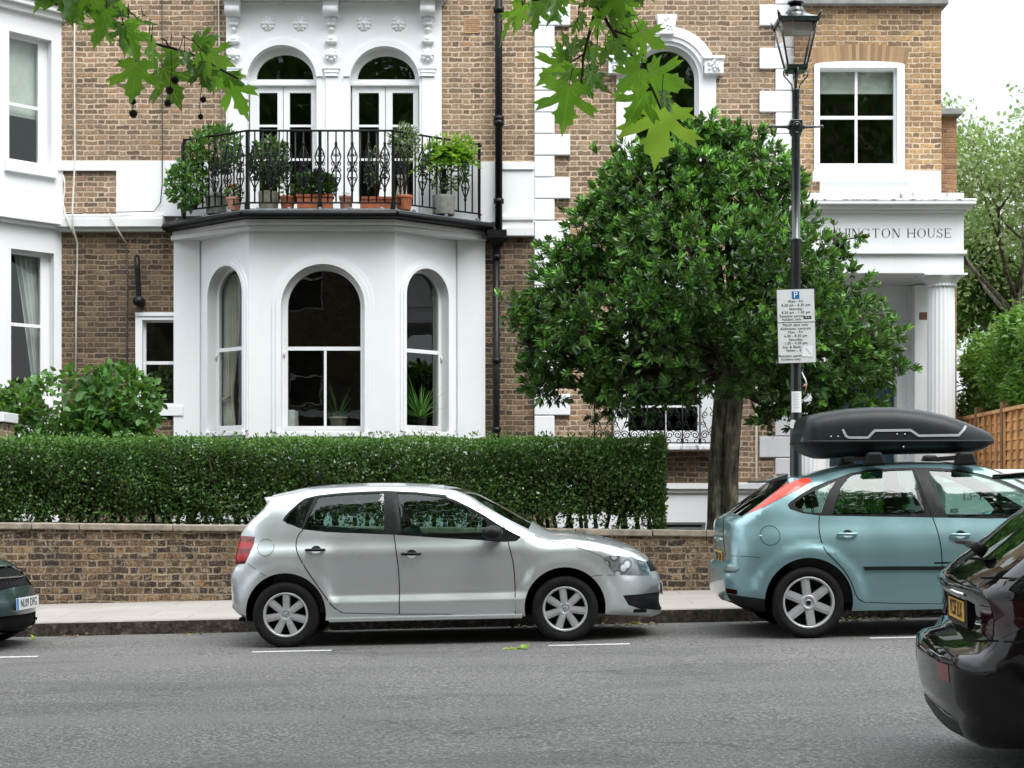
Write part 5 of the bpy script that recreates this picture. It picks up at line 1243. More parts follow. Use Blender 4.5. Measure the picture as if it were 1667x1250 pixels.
mb = MB()
for i in range(14):
    p_ = fence_line(i / 13) + FF.n * .7; mb.tube([(p_.x, p_.y, 0), (p_.x + .05, p_.y, 2), (p_.x, p_.y, 4.0)], [.06, .05, .02], 6)
W(mb.build('stems', 'bark_dark', ch))
def tree(label, c, top, rad, mat, trunk_r, seed, n=9000, size=.1, lobes=26, name='tree', gap=.0, droop=False, barkm='bark', zlow=.35):
    o = thing(name, label, 'tree', c); q = random.Random(seed); mb = MB(); tips = []
    def limb(p, d, l, r, dep):
        pts = [p]; dd = d.copy()
        for i in range(4):
            dd = (dd + Vector((q.uniform(-.25, .25), q.uniform(-.25, .25), q.uniform(-.05, .18)))).normalized(); pts.append(pts[-1] + dd * l / 4)
        mb.tube(pts, [r * (1 - .16 * i) for i in range(5)], 8 if dep < 2 else 5)
        if dep >= 3: tips.append(pts[-1]); tips.append(pts[2]); return
        for k in range(3 if dep else 5):
            a = q.uniform(0, 2 * pi); e_ = Vector((cos(a), sin(a), q.uniform(.1, .9))).normalized()
            limb(pts[q.choice((2, 3, 4))], (dd * .55 + e_ * .75).normalized(), l * q.uniform(.55, .72), r * .5, dep + 1)
        tips.append(pts[-1])
    tp_ = Vector((q.uniform(-.3, .3), 0, top * .5)); mb.tube([(0, 0, -.2), tp_ * .5 + Vector((.1, 0, 0)), tp_], [trunk_r * 1.2, trunk_r, trunk_r * .75], 12)
    for k in range(7):
        a = 2 * pi * k / 7 + q.uniform(-.4, .4); limb(tp_ * q.uniform(.75, 1.0), Vector((cos(a) * .8, sin(a) * .8, q.uniform(.4, 1.4))).normalized(), top * .26, trunk_r * .45, 1)
    mb.build('trunk', barkm, o)
    T = np.array([tuple(t_) for t_ in tips]); cen = np.array([0, 0, top * .66])
    rel = (T - cen); sc_ = np.array([rad, rad, top * zlow]); rr = np.linalg.norm(rel / sc_, axis=1); T = T[rr < 1.25]
    k = NR.randint(0, len(T), n); sp_ = NR.normal(size=(n, 3)) * (.34 if not droop else .30); 
    if droop: sp_[:, 2] = -np.abs(NR.normal(size=n)) * .6
    P = T[k] + sp_; ok = NR.uniform(size=n) > gap; cloud('crown', P[ok], mat, o, size, .33, -.4 if droop else .2)
    return o
tree('tall pale-leaved birch-like tree with drooping sprays behind the hedge on the right', (PX(1655, 33), 33, 0), 11.3, 3.2, 'birch_leaf', .12, 12, n=21000, size=.115, droop=True, name='birch_tree')
tree('dark leafy tree low behind the conifer hedge, partly hidden by the birch', (PX(1640, 38), 38, 0), 8.6, 3.6, 'crown_leaf', .09, 31, n=14000, size=.16, name='garden_tree')
# white wall and numbered pier behind the blue car
ww = thing('white_boundary_wall', 'plain white rendered wall at the right edge, behind the pale blue car', 'wall', (PX(1700, 18.9), 18.9, 0)); mb = MB(); mb.box(PX(1560, 18.9), PX(1560, 18.9) + 6, 18.8, 19.0, -.1, PZ(764, 18.8)); W(mb.build('render', 'stucco', ww, .01))
np_ = thing('numbered_pier', 'white rendered gate pier numbered 13-16, seen through the blue car\'s front side window', 'gate pier', (PX(1579, 18.5), 18.5, 0)); mb = MB()
a, b = PX(1539, 18.4), PX(1618, 18.4); mb.box(a, b, 18.4, 18.8, 0, PZ(786, 18.4)); W(mb.build('pier', 'stucco', np_)); mb = MB(); mb.box(a - .04, b + .04, 18.36, 18.79, PZ(786, 18.4), PZ(779, 18.4)); W(mb.build('pier_cap', 'stucco', np_, .01))
mb = MB(); h = PZ(798, 18.4) - PZ(813.5, 18.4); serif_text(mb, '13-16', PX(1567, 18.4), PZ(813.5, 18.4), h, 18.396, .2); W(mb.build('number_lettering', 'ink', np_))
mb = MB(); mb.box(PX(1548, 18.39), PX(1560, 18.39), 18.39, 18.4, PZ(834, 18.4), PZ(828, 18.4)); W(mb.build('small_plaque', 'pot_grey', np_))
shrub('garden_shrub', 'leafy shrub in the front garden glimpsed through the blue car\'s rear side window', (PX(1400, 20.6), 20.6, PZ(835, 20.6)), (.6, .5, .5), 900, 'shrub_leaf', .10, 100, seed=15)
# ============================================================ LAMP POST AND PARKING SIGN
LX, LY = PX(1295.5, 16.45), 16.45; lz = gz(LX) + .13
lp = thing('street_lamp', 'tall dark green Victorian-style lamp post with a four-sided glass lantern', 'street lamp', (LX, LY, lz))
def Z(py): return PZ(py, LY) - lz
mb = MB(); X0 = Matrix.Identity(4)
mb.lathe([(.001, -.02), (.13, -.02), (.13, .12), (.11, .16), (.11, .85), (.085, .92), (.062, 1.0), (.055, Z(560)), (.052, Z(395)), (.066, Z(393)), (.066, Z(389)), (.046, Z(386)), (.043, Z(222)), (.06, Z(219)), (.06, Z(216)), (.036, Z(214))], 20)
mb.lathe([(.038, Z(196)), (.037, Z(150)), (.045, Z(149)), (.045, Z(146)), (.036, Z(144)), (.034, Z(144)), (.001, Z(144))], 20)
mb.build('pole', 'lamp_green', lp)
mb = MB(); z = Z(206.5); mb.box(-.06, .06, -.06, .06, z - .065, z + .065)
for r in (.045, .028, .014): mb.lathe([(r, 0), (r, .008), (r - .008, .010)], 20, Matrix.Translation((0, -.061, z)) @ Matrix.Rotation(pi / 2, 4, 'X'))
for sg in (-1, 1): mb.tube([(sg * .06, 0, z), (sg * .075, 0, z), (sg * .08, 0, z), (sg * .10, 0, z), (sg * .26, 0, z + .003)], [.026, .034, .024, .016, .010], 10); mb.ball((sg * .268, 0, z + .003), .018, 8)
mb.build('ladder_bar', 'lamp_green', lp, .006)
mb = MB()
mb.tube([(0, 0, Z(146)), (0, 0, Z(113))], .012, 8)
for ax_, ay_ in ((1, 0), (-1, 0), (0, 1), (0, -1)):
    def pp(r, z): return (ax_ * r, ay_ * r, z)
    mb.tube([pp(.034, Z(146)), pp(.042, Z(138)), pp(.09, Z(129)), pp(.125, Z(123)), pp(.128, Z(116)), pp(.10, Z(113))], .007, 6)
    mb.tube([pp(.125, Z(124)), pp(.10, Z(120.5)), pp(.085, Z(122))], .006, 6); mb.ball(pp(.083, Z(122.5)), .011, 6)
mb.build('scroll_bracket', 'lamp_green', lp)
zb2, zt2 = Z(112), Z(38); hb, ht = .093, .195
mb = MB()
for sx, sy in ((1, 1), (1, -1), (-1, 1), (-1, -1)): mb.tube([(sx * hb, sy * hb, zb2), (sx * ht, sy * ht, zt2)], .011, 4)
for h_, z_, t_ in ((hb, zb2, .022), (ht, zt2, .02)):
    for sg in (1, -1): mb.box(-h_ - .012, h_ + .012, sg * h_ - .012, sg * h_ + .012, z_ - t_, z_ + t_); mb.box(sg * h_ - .0125, sg * h_ + .0125, -h_ + .012, h_ - .012, z_ - t_ + .001, z_ + t_ - .001)
mb.box(-hb, hb, -hb, hb, zb2 - .03, zb2 - .023)
for sx, sy in ((1, 1), (1, -1), (-1, 1), (-1, -1)): mb.tube([(sx * ht, sy * ht, zt2), (sx * (ht + .018), sy * (ht + .018), zt2 + .05), (sx * (ht + .03), sy * (ht + .03), zt2 + .08)], [.02, .014, .003], 6)
mb.build('lantern_frame', 'lamp_green', lp)
mb = MB(); k4 = [(-1, -1), (1, -1), (1, 1), (-1, 1)]
for i in range(4):
    a, b = k4[i], k4[(i + 1) % 4]; mb.add([(a[0] * hb, a[1] * hb, zb2), (b[0] * hb, b[1] * hb, zb2), (b[0] * ht, b[1] * ht, zt2), (a[0] * ht, a[1] * ht, zt2)], [(0, 1, 2, 3)])
mb.build('lantern_glass', 'lamp_glass', lp)
mb = MB(); r4 = lambda h_, z_: [(a * h_, b * h_, z_) for a, b in k4]
vs = r4(ht + .012, zt2 + .02) + r4(.15, zt2 + .045) + r4(.105, zt2 + .075) + r4(.08, zt2 + .10); mb.add(vs, [(4 * i + j, 4 * i + (j + 1) % 4, 4 * i + 4 + (j + 1) % 4, 4 * i + 4 + j) for i in range(3) for j in range(4)])
mb.lathe([(.12, zt2 + .06), (.115, zt2 + .085), (.10, zt2 + .10), (.105, zt2 + .11), (.08, zt2 + .14), (.078, zt2 + .15), (.05, zt2 + .19), (.052, Z(9)), (.085, Z(6)), (.088, Z(4)), (.05, Z(2)), (.04, Z(-4)), (.055, Z(-7)), (.03, Z(-14)), (.012, Z(-18)), (.022, Z(-22)), (.001, Z(-28))], 24)
mb.build('lantern_roof', 'lamp_green', lp)
mb = MB(); mb.box(-.15, .15, -.12, .12, zt2 - .10, zt2 - .02); mb.build('lamp_unit', 'blind', lp)
# parking sign
sy_ = LY - .085; tl = R(-1.6)
sg_ = thing('parking_sign', 'white resident permit parking plate with a blue P, clamped to the lamp post', 'sign', (PX(1296.5, sy_), sy_, PZ(530.5, sy_)), rot=(0, -tl * -1, 0))
S1 = sy_ / F; wS = 62.0 * S1; hS = 121.0 * S1
mb = MB(); mb.box(-wS / 2, wS / 2, -.0, .006, -hS / 2, hS / 2); mb.build('plate', 'sign_white', sg_, .002)
mb = MB(); zc = hS / 2 - 54.5 * S1; mb.box(-wS / 2 + .003, wS / 2 - .003, -.0012, 0, zc - .0035, zc + .0035)
for (x0, x1, z0, z1) in ((-wS / 2, wS / 2, hS / 2 - .004, hS / 2), (-wS / 2, wS / 2, -hS / 2, -hS / 2 + .004), (-wS / 2, -wS / 2 + .004, -hS / 2, hS / 2), (wS / 2 - .004, wS / 2, -hS / 2, hS / 2)): mb.box(x0, x1, -.0011, 0, z0, z1)
mb.box(.075, .155, -.0013, 0, hS / 2 - 49.6 * S1, hS / 2 - 44.6 * S1)
mb.build('border', 'ink', sg_)
mb = MB(); mb.box(-.038, .038, -.002, 0, hS / 2 - 16.3 * S1, hS / 2 - 4.2 * S1); mb.build('blue_square', 'sign_blue', sg_)
textmesh('P', .088, 'plate_white', sg_, (0.0, -.0028, hS / 2 - 10.4 * S1), sx=1.0, name='letter')
def sgl(t, yy_, x=0, size=.037, al='CENTER'): textmesh(t, size, 'ink', sg_, (x, -.0016, hS / 2 - yy_ * S1), align=al, ext=.0006, name='lettering', space=1.08)
for t_, y_ in (('Mon - Fri', 20.5), ('8.30 am - 6.30 pm', 26.5), ('Saturday', 32.6), ('8.30 am - 1.30 pm', 38.4), ('Match days only', 58.5), ('Additional controls', 64.7), ('Mon - Fri', 70.5), ('6.30 - 8.30 pm', 76.5), ('Saturday', 82.5), ('1.30 - 4.30 pm', 88.4), ('Sun & Bank Hols', 94.6), ('Noon - 4.30', 100.2)): sgl(t_, y_, -.01 if y_ > 50 else 0)
for t_, y_, x_ in (('Resident permit', 44.3, -.045), ('holders only', 49.6, -.045), ('Resident permit', 109.0, -.06), ('holders only', 114.5, -.065)): sgl(t_, y_, x_, .036)
textmesh('IS-E', .030, 'sign_white', sg_, (.115, -.0022, hS / 2 - 47.1 * S1), ext=.0004, name='lettering')
mb = MB(); mb.box(-.0, .0, 0, 0, 0, 0); mb = MB()
for zz in (hS * .33, -hS * .33): mb.box(-.06, .06, .006, .09, zz - .012, zz + .012)
mb.build('clamp', 'black_metal', sg_)
st_ = thing('paper_sticker', 'pale scribbled sticker stuck over the lower right corner of the parking sign', 'sticker', (sg_.location.x + .115, sy_ - .002, sg_.location.z - .26), rot=(0, R(3), 0)); mb = MB(); mb.box(-.055, .055, -.0015, 0, -.055, .055); mb.build('paper', 'plate_white', st_)
mb = MB()
for i in range(5): mb.tube([(-.03 + .012 * i, -.002, .03 - .012 * i), (-.015 + .012 * i, -.002, .034 - .014 * i), (-.01 + .01 * i, -.002, .018 - .012 * i)], .0012, 4)
mb.build('scribble', 'sign_blue', st_)
rr = .0605
def wrap(name, label, py0, py1, mat, half, cat, xoff=0, round_=False):
    zc = PZ((py0 + py1) / 2, LY - rr); o = thing(name, label, cat, (LX, LY, zc)); hh = (PZ(py0, LY) - PZ(py1, LY)) / 2; mb = MB(); r_ = .062
    vs = []; n = 10
    for i in range(n + 1):
        t = -pi / 2 - half + 2 * half * i / n + xoff; h_ = hh * (sqrt(max(0, 1 - ((i - n / 2) / (n / 2)) ** 2)) if round_ else 1) + .0005; vs += [(r_ * cos(t), r_ * sin(t), -h_), (r_ * cos(t), r_ * sin(t), h_)]
    mb.add(vs, [(2 * i, 2 * i + 2, 2 * i + 3, 2 * i + 1) for i in range(n)], True); mb.build('paper', mat, o); return o
ns = wrap('paper_notice', 'small white printed notice wrapped round the lamp post below the parking sign', 637, 671, 'plate_white', .95, 'notice')
for i in range(6): textmesh(('NOTICE', 'parking bay', 'suspension', 'any time', '- - - - -', 'HC')[i] if False else '= = = =', .02, 'pot_grey', ns, (0, -.0635, .08 - i * .028), ext=.0004, name='print')
wrap('round_sticker', 'round white sticker on the left side of the lamp post, above the roof box', 683, 697, 'plate_white', .75, 'sticker', -.75, True)
rb = thing('torn_ribbon', 'torn scrap of pink and white tape tied to the lamp post under the parking sign', 'tape', (LX + .055, LY - .03, PZ(625, LY))); mb = MB()
mb.tube([(0, 0, .12), (.035, -.02, .04), (.05, -.02, -.02)], .008, 4); mb.build('tape', 'plate_white', rb); mb = MB(); mb.ball((.03, -.02, -.02), .018, 6); mb.tube([(.05, -.02, 0), (.025, -.02, -.11)], .004, 4); mb.build('knot', 'pink_clay', rb)
# ============================================================ CARS
def catmull(pts, step=.04):
    P = [np.array(p, float) for p in pts]; out = []
    for i in range(len(P) - 1):
        p0, p1, p2, p3 = P[max(i - 1, 0)], P[i], P[i + 1], P[min(i + 2, len(P) - 1)]
        n = max(1, int(np.linalg.norm((p2 - p1)[:2]) / step))
        d1 = (np.linalg.norm((p1 - p0)[:2]) + 1e-6) ** .5; d2 = (np.linalg.norm((p2 - p1)[:2]) + 1e-6) ** .5; d3 = (np.linalg.norm((p3 - p2)[:2]) + 1e-6) ** .5
        for k in range(n):
            t = k / n; m1 = (p2 - p1) if i == 0 else ((p1 - p0) / d1 - (p2 - p0) / (d1 + d2) + (p2 - p1) / d2) * d2
            m2 = (p2 - p1) if i == len(P) - 2 else ((p2 - p1) / d2 - (p3 - p1) / (d2 + d3) + (p3 - p2) / d3) * d2
            out.append(p1 * (2 * t ** 3 - 3 * t ** 2 + 1) + m1 * (t ** 3 - 2 * t ** 2 + t) + p2 * (-2 * t ** 3 + 3 * t ** 2) + m2 * (t ** 3 - t ** 2))
    out.append(P[-1]); return np.array(out)
def dist_poly(P, line):
    d = np.full(len(P), 1e9)
    for a, b in zip(line[:-1], line[1:]):
        ab = b - a; L2 = (ab ** 2).sum() + 1e-12; t = np.clip(((P - a) @ ab) / L2, 0, 1); q = a + t[:, None] * ab; d = np.minimum(d, np.sqrt(((P - q) ** 2).sum(1)))
    return d
class Car:
    def __init__(s, name, label, loc, rot, sp):
        s.sp = sp; s.root = thing(name, label, 'car', loc, sp.get('group'), rot); s.W = sp['W']
        sil = catmull(sp['sil']); s.sil = sil
        xz, c = sil[:, :2], sil[:, 2]
        tg = np.gradient(xz, axis=0); tg /= np.linalg.norm(tg, axis=1, keepdims=True) + 1e-9
        s.nrm = np.stack([-tg[:, 1], tg[:, 0]], 1); s.c = c
        s.edge = xz - s.nrm * c[:, None]
        s.top = s.edge
        bot = []
        x1, z1 = s.edge[-1]; x0, z0 = s.edge[0]; zs = sp['sill']
        path = sorted(sp['arches'], key=lambda a: -a[0])
        segs = []
        for (ax, az, ar) in path:
            t0 = math.asin(max(-1, (min(zs, az) - az) / ar)); 
            k = 26
            for i in range(k + 1):
                t = t0 + (pi - 2 * t0) * i / k; segs.append((ax + ar * cos(t), az + ar * sin(t)))
        s.outer = [tuple(p) for p in s.edge] + segs
        s.build_body()
    def w(s, P, round_=True):
        P = np.asarray(P, float); sp = s.sp; x, z = P[:, 0], P[:, 1]
        zt = np.array(sp['inset']); y = s.W - np.interp(z, zt[:, 0], zt[:, 1])
        (rl, ra, rp), (fl, fa, fp) = sp['rear'], sp['front']
        xr, xf = sp['ext']
        y -= ra * np.clip((xr + rl - x) / rl, 0, 1.2) ** rp + fa * np.clip((x - xf + fl) / fl, 0, 1.2) ** fp
        y -= sp.get('belly', .012) * ((x - (xr + xf) / 2) / ((xf - xr) / 2)) ** 2
        if 'crease' in sp:
            for (xa, xb, za, zb_, amt) in sp['crease']:
                fade = np.clip((x - xa) / .18, 0, 1) * np.clip((xb - x) / .18, 0, 1); fade = fade * fade * (3 - 2 * fade)
                t = np.clip((z - za) / (zb_ - za), 0, 1); y -= amt * (t * t * (3 - 2 * t)) * fade * np.clip((sp['belt'] - z) / .35, 0, 1)
        for (ax, az, ar) in sp['arches']:
            r = np.hypot(x - ax, z - az); fw = sp.get('flarew', .09); t = np.clip((r - ar) / fw, 0, 1); side = np.clip((z - az + .25) / .2, 0, 1)
            y += sp.get('flare', .018) * (1 - t ** 3) * (r < ar + fw) * side * (t * .5 + .5)
        if round_:
            d = dist_poly(P, s.top); Rr = np.where(z > sp['belt'], sp.get('rtop', .06), sp.get('rlow', .07))
            u = 1 - np.clip(d / Rr, 0, 1); y -= Rr * (1 - np.sqrt(np.clip(1 - u * u, 0, 1)))
        return y
    def build_body(s):
        sp = s.sp; regs = sp['regions']
        polys = [s.outer] + [list(r['poly']) for r in regs]
        xs = np.array([p[0] for p in s.outer]); zs_ = np.array([p[1] for p in s.outer])
        gx, gz_ = np.meshgrid(np.arange(xs.min() + .02, xs.max(), .045), np.arange(zs_.min() + .02, zs_.max(), .04)); G_ = np.stack([gx.ravel() + .006 * np.sin(gz_.ravel() * 90), gz_.ravel()], 1)
        lines = [np.array(p + [p[0]]) for p in polys]; d = np.min([dist_poly(G_, l) for l in lines], axis=0)
        G_ = [tuple(p) for p, dd in zip(G_, d) if dd > .014 and pip(p, s.outer)]
        vs, fs = cdt(polys, G_, 1e-4)
        V2 = np.array(vs); yw = s.w(V2)
        cls = {}
        for f in fs:
            c = (sum(vs[i][0] for i in f) / len(f), sum(vs[i][1] for i in f) / len(f))
            if not pip(c, s.outer): continue
            k = next((i for i, r in enumerate(regs) if pip(c, r['poly'])), -1)
            a = V2[list(f)]; ar = sum(a[i][0] * a[(i + 1) % len(f)][1] - a[(i + 1) % len(f)][0] * a[i][1] for i in range(len(f)))
            cls.setdefault(k, []).append(f if ar > 0 else f[::-1])
        body = MB()
        for sg in (-1, 1):
            body.add([(p[0], sg * y, p[1]) for p, y in zip(vs, yw)], [f if sg < 0 else f[::-1] for f in cls.get(-1, [])], True)
        # top skin, nose and tail: strips from side to side
        E = s.edge; ye = s.w(E); T = np.array(sp.get('tcols', sorted(set([-1, -.97, 0, .97, 1] + [round(-1 + .1 * i, 3) for i in range(21)]))))
        n, m_ = len(E), len(T); grid = np.empty((n, m_, 3)); pw_ = sp.get('cpow', 2.4)
        for j, t in enumerate(T):
            k = s.c * (1 - abs(t) ** pw_); grid[:, j, 0] = E[:, 0] + s.nrm[:, 0] * k; grid[:, j, 2] = E[:, 1] + s.nrm[:, 1] * k; grid[:, j, 1] = ye * t
        s.grid, s.T = grid, T
        sets = {}
        for i in range(n - 1):
            xm, zm = (E[i] + E[i + 1]) / 2; xe, ze = s.sil[i, :2]
            for j in range(m_ - 1):
                tm = (T[j] + T[j + 1]) / 2; key = 'body'
                for q in sp['strips']:
                    if q['x'][0] <= xm <= q['x'][1] and q['z'][0] <= zm <= q['z'][1] and q['t'][0] <= abs(tm) <= q['t'][1]: key = q['key']; break
                sets.setdefault(key, []).append((i * m_ + j, (i + 1) * m_ + j, (i + 1) * m_ + j + 1, i * m_ + j + 1))
        body.add(grid.reshape(-1, 3), sets.get('body', []), True)
        o = body.build('body', sp['paint'], s.root)
        bm = bmesh.new(); bm.from_mesh(o.data); bmesh.ops.remove_doubles(bm, verts=bm.verts, dist=.0008); bm.to_mesh(o.data); bm.free(); s.body = o
        for q in {q['key']: q for q in sp['strips']}.values():
            if q['key'] in sets:
                mb = MB(); gg = grid.copy(); gg[:, :, 0] -= s.nrm[:, None, 0] * q.get('ins', .004); gg[:, :, 2] -= s.nrm[:, None, 1] * q.get('ins', .004)
                mb.add(gg.reshape(-1, 3), sets[q['key']], True); ob = mb.build(q['key'], q['mat'], s.root); s.clean(ob)
        for k, r in enumerate(regs):
            for sg in (-1, 1):
                if k not in cls or (r.get('side') and r['side'] != sg): 
                    if k in cls and r.get('side'):
                        mb = MB(); mb.add([(p[0], sg * y, p[1]) for p, y in zip(vs, yw)], [f if sg < 0 else f[::-1] for f in cls[k]], True); s.clean(mb.build('body_patch', sp['paint'], s.root))
                    continue
                mb = MB(); mb.add([(p[0], sg * (y - r.get('ins', .004)), p[1]) for p, y in zip(vs, yw)], [f if sg < 0 else f[::-1] for f in cls[k]], True)
                s.clean(mb.build(r['name'], r['mat'], s.root))
        # wheel wells, floor, liner
        mb = MB(); W_ = s.W
        for (ax, az, ar) in sp['arches']:
            t0 = math.asin(max(-1, (sp['sill'] - az) / ar)); pts = [(ax + ar * cos(t), az + ar * sin(t)) for t in [t0 + (pi - 2 * t0) * i / 26 for i in range(27)]]; yo = s.w(np.array(pts))
            for sg in (-1, 1):
                v = []; 
                for (x, z), y in zip(pts, yo): v += [(x, sg * (y - .001), z), (x, sg * (W_ - .36), z)]
                mb.add(v, [(2 * i, 2 * i + 2, 2 * i + 3, 2 * i + 1) for i in range(26)], True)
                mb.add([(x, sg * (W_ - .36), z) for x, z in pts], [tuple(range(27))])
        xr, xf = sp['ext']; 
        mb.box(xr + .18, xf - .18, -W_ + .14, W_ - .14, sp['sill'] + .0, sp['sill'] + .03)
        mb.build('underbody', 'dark', s.root)
        mb = MB(); ca, cb = sp['cabin']; zt_ = sp['belt'] - .03
        for sg in (-1, 1): mb.box(ca, cb, sg * (W_ - .115), sg * (W_ - .10), .3, zt_)
        mb.box(ca, cb, -W_ + .12, W_ - .12, .30, .40); mb.box(ca - .02, ca, -W_ + .12, W_ - .12, .3, zt_); mb.box(cb - .3, cb, -W_ + .14, W_ - .14, .40, zt_ + .0); mb.box(ca, ca + .55, -W_ + .12, W_ - .12, zt_ - .06, zt_ - .03)
        mb.build('cabin_trim', 'seat', s.root, .01)
        seats = sp['seats']; 
        for (x, ys, wd, z0) in seats:
            for y in ys:
                mb = MB(); X = Matrix.Translation((x, y, 0))
                mb.box(-.05, .45, -wd / 2, wd / 2, z0 - .16, z0, X); Xb = X @ Matrix.Translation((0, 0, z0 - .06)) @ Matrix.Rotation(R(-14), 4, 'Y')
                mb.box(-.12, .0, -wd / 2, wd / 2, 0, .58, Xb)
                so = mb.build('seat', sp.get('seatmat', 'seat'), s.root, .045)
                for hy in ([0] if wd < .7 else [-.38, .38]):
                    mb = MB(); mb.box(-.11, -.03, hy - .12, hy + .12, .64, .80, Xb); mb.box(-.08, -.07, hy - .05, hy - .04, .56, .66, Xb); mb.box(-.08, -.07, hy + .04, hy + .05, .56, .66, Xb); mb.build('headrest', 'seat', so, .03)
        sx, sy, sz = sp['steer']; mb = MB(); X = Matrix.Translation((sx, sy, sz)) @ Matrix.Rotation(R(-62), 4, 'Y')
        mb.tube([X @ Vector((.18 * cos(t), .18 * sin(t), 0)) for t in [2 * pi * i / 28 for i in range(29)]], .014, 8, False)
        for t in (0, 2.2, 4.1): mb.tube([X @ Vector((0, 0, 0)), X @ Vector((.17 * cos(t), .17 * sin(t), 0))], .015, 6)
        mb.build('steering_wheel', 'black_plastic', s.root)
        # shut lines
        if sp.get('seams'):
            mb = MB()
            for ln in sp['seams']:
                q = catmull([(a, b, 0) for a, b in ln[0]], .03)[:, :2] if not ln[1].get('straight') else np.array(ln[0]); hw_ = ln[1].get('w', .0045)
                tg = np.gradient(q, axis=0); tg /= np.linalg.norm(tg, axis=1, keepdims=True) + 1e-9; nn = np.stack([-tg[:, 1], tg[:, 0]], 1)
                a, b = q + nn * hw_, q - nn * hw_; ya, yb = s.w(a), s.w(b)
                for sg in ((-1, 1) if not ln[1].get('near') else (-1,)):
                    v = []
                    for i in range(len(q)): v += [(a[i][0], sg * (ya[i] + .0012), a[i][1]), (b[i][0], sg * (yb[i] + .0012), b[i][1])]
                    mb.add(v, [(2 * i, 2 * i + 1, 2 * i + 3, 2 * i + 2) for i in range(len(q) - 1)], True)
            mb.build('panel_gap', 'black_plastic', s.root)
    def clean(s, o):
        bm = bmesh.new(); bm.from_mesh(o.data); lo = [v for v in bm.verts if not v.link_faces]; bmesh.ops.delete(bm, geom=lo, context='VERTS'); bm.to_mesh(o.data); bm.free(); return o
    def yat(s, x, z): return float(s.w(np.array([[x, z]]))[0])
    def wheels(s, pos, r, rr, kind, hubmat='rim'):
        for (x, z) in pos:
            for sg in (-1, 1):
                wo = bpy.data.objects.new('wheel', None); COL.objects.link(wo); wo.parent = s.root; wo.location = (x, sg * (s.W - .105), z); wo.rotation_euler = (0, 0.3 * x, 0 if sg < 0 else pi); wo.empty_display_size = .1
                A = Matrix.Rotation(pi / 2, 4, 'X')      # lathe axis z -> -y (outwards)
                mb = MB(); mb.lathe([(rr - .006, .07), (rr + .004, .086), (rr + .018, .092), ((r + rr) / 2, .097), (r - .03, .094), (r - .012, .084), (r - .003, .07), (r, .05), (r, .03), (r - .006, .028), (r - .006, .022), (r, .02), (r, -.02), (r - .006, -.022), (r, -.03), (r, -.06), (r - .02, -.09), (rr, -.09)], 56, A); mb.build('tyre', 'rubber', wo)
                mb = MB(); mb.lathe([(rr - .004, .085), (rr - .012, .090), (rr - .022, .086), (rr - .028, .05), (rr - .03, -.05)], 56, A)
                ns = 7 if kind == 'hub7' else 6
                if kind == 'hub7': r1, r2, w1, w2, d1, d2 = .052, rr - .016, .026, .031, .074, .080
                else: r1, r2, w1, w2, d1, d2 = .06, rr - .016, .036, .034, .068, .078
                for k in range(ns):
                    Xk = A @ Matrix.Rotation(2 * pi * k / ns + .25, 4, 'Z')
                    for (wa, wb, h0, h1) in ((w1, w2, .0, 0.0), (w1 * .45, w2 * .45, .004, .004)):
                        mb.add([(r1 - .01, -wa, d1 + h0), (r2, -wb, d2 + h1), (r2, wb, d2 + h1), (r1 - .01, wa, d1 + h0), (r1 - .01, -wa - .006, d1 - .03), (r2, -wb - .006, d2 - .03), (r2, wb + .006, d2 - .03), (r1 - .01, wa + .006, d1 - .03)],
                               [(0, 1, 2, 3), (4, 5, 1, 0), (2, 6, 7, 3)], False, Xk)
                mb.lathe([(.066, .03), (.064, .068), (.055, .076), (.036, .078), (.034, .072), (.001, .074)] if kind == 'hub7' else [(.072, .03), (.07, .07), (.06, .076), (.045, .076), (.040, .068), (.026, .066), (.024, .074), (.001, .076)], 32, A)
                ro = mb.build('rim', hubmat, wo)
                mb = MB(); mb.lathe([(.001, .02), (rr - .03, .02)], 40, A)
                for k in range(5): a = k * 2 * pi / 5 + .4; mb.ball(A @ Vector((.05 * cos(a), .05 * sin(a), .03)), .008, 5)
                mb.build('brake_backing', 'dark', wo)
                mb = MB(); 
                if kind == 'hub7':
                    mb.lathe([(.031, .0745), (.031, .0765), (.028, .0765), (.028, .0745)], 28, A)
                    for a_, b_ in (((-.018, .016), (-.004, -.02)), ((-.004, -.02), (0, -.006)), ((0, -.006), (.004, -.02)), ((.004, -.02), (.018, .016)), ((-.008, .022), (0, .004)), ((0, .004), (.008, .022))): mb.tube([A @ Vector((*a_, .077)), A @ Vector((*b_, .077))], .0022, 4)
                else: mb.lathe([(.022, .077), (.018, .0785), (.001, .0785)], 20, A)
                mb.build('wheel_badge', 'chrome' if kind == 'hub7' else 'black_plastic', wo)
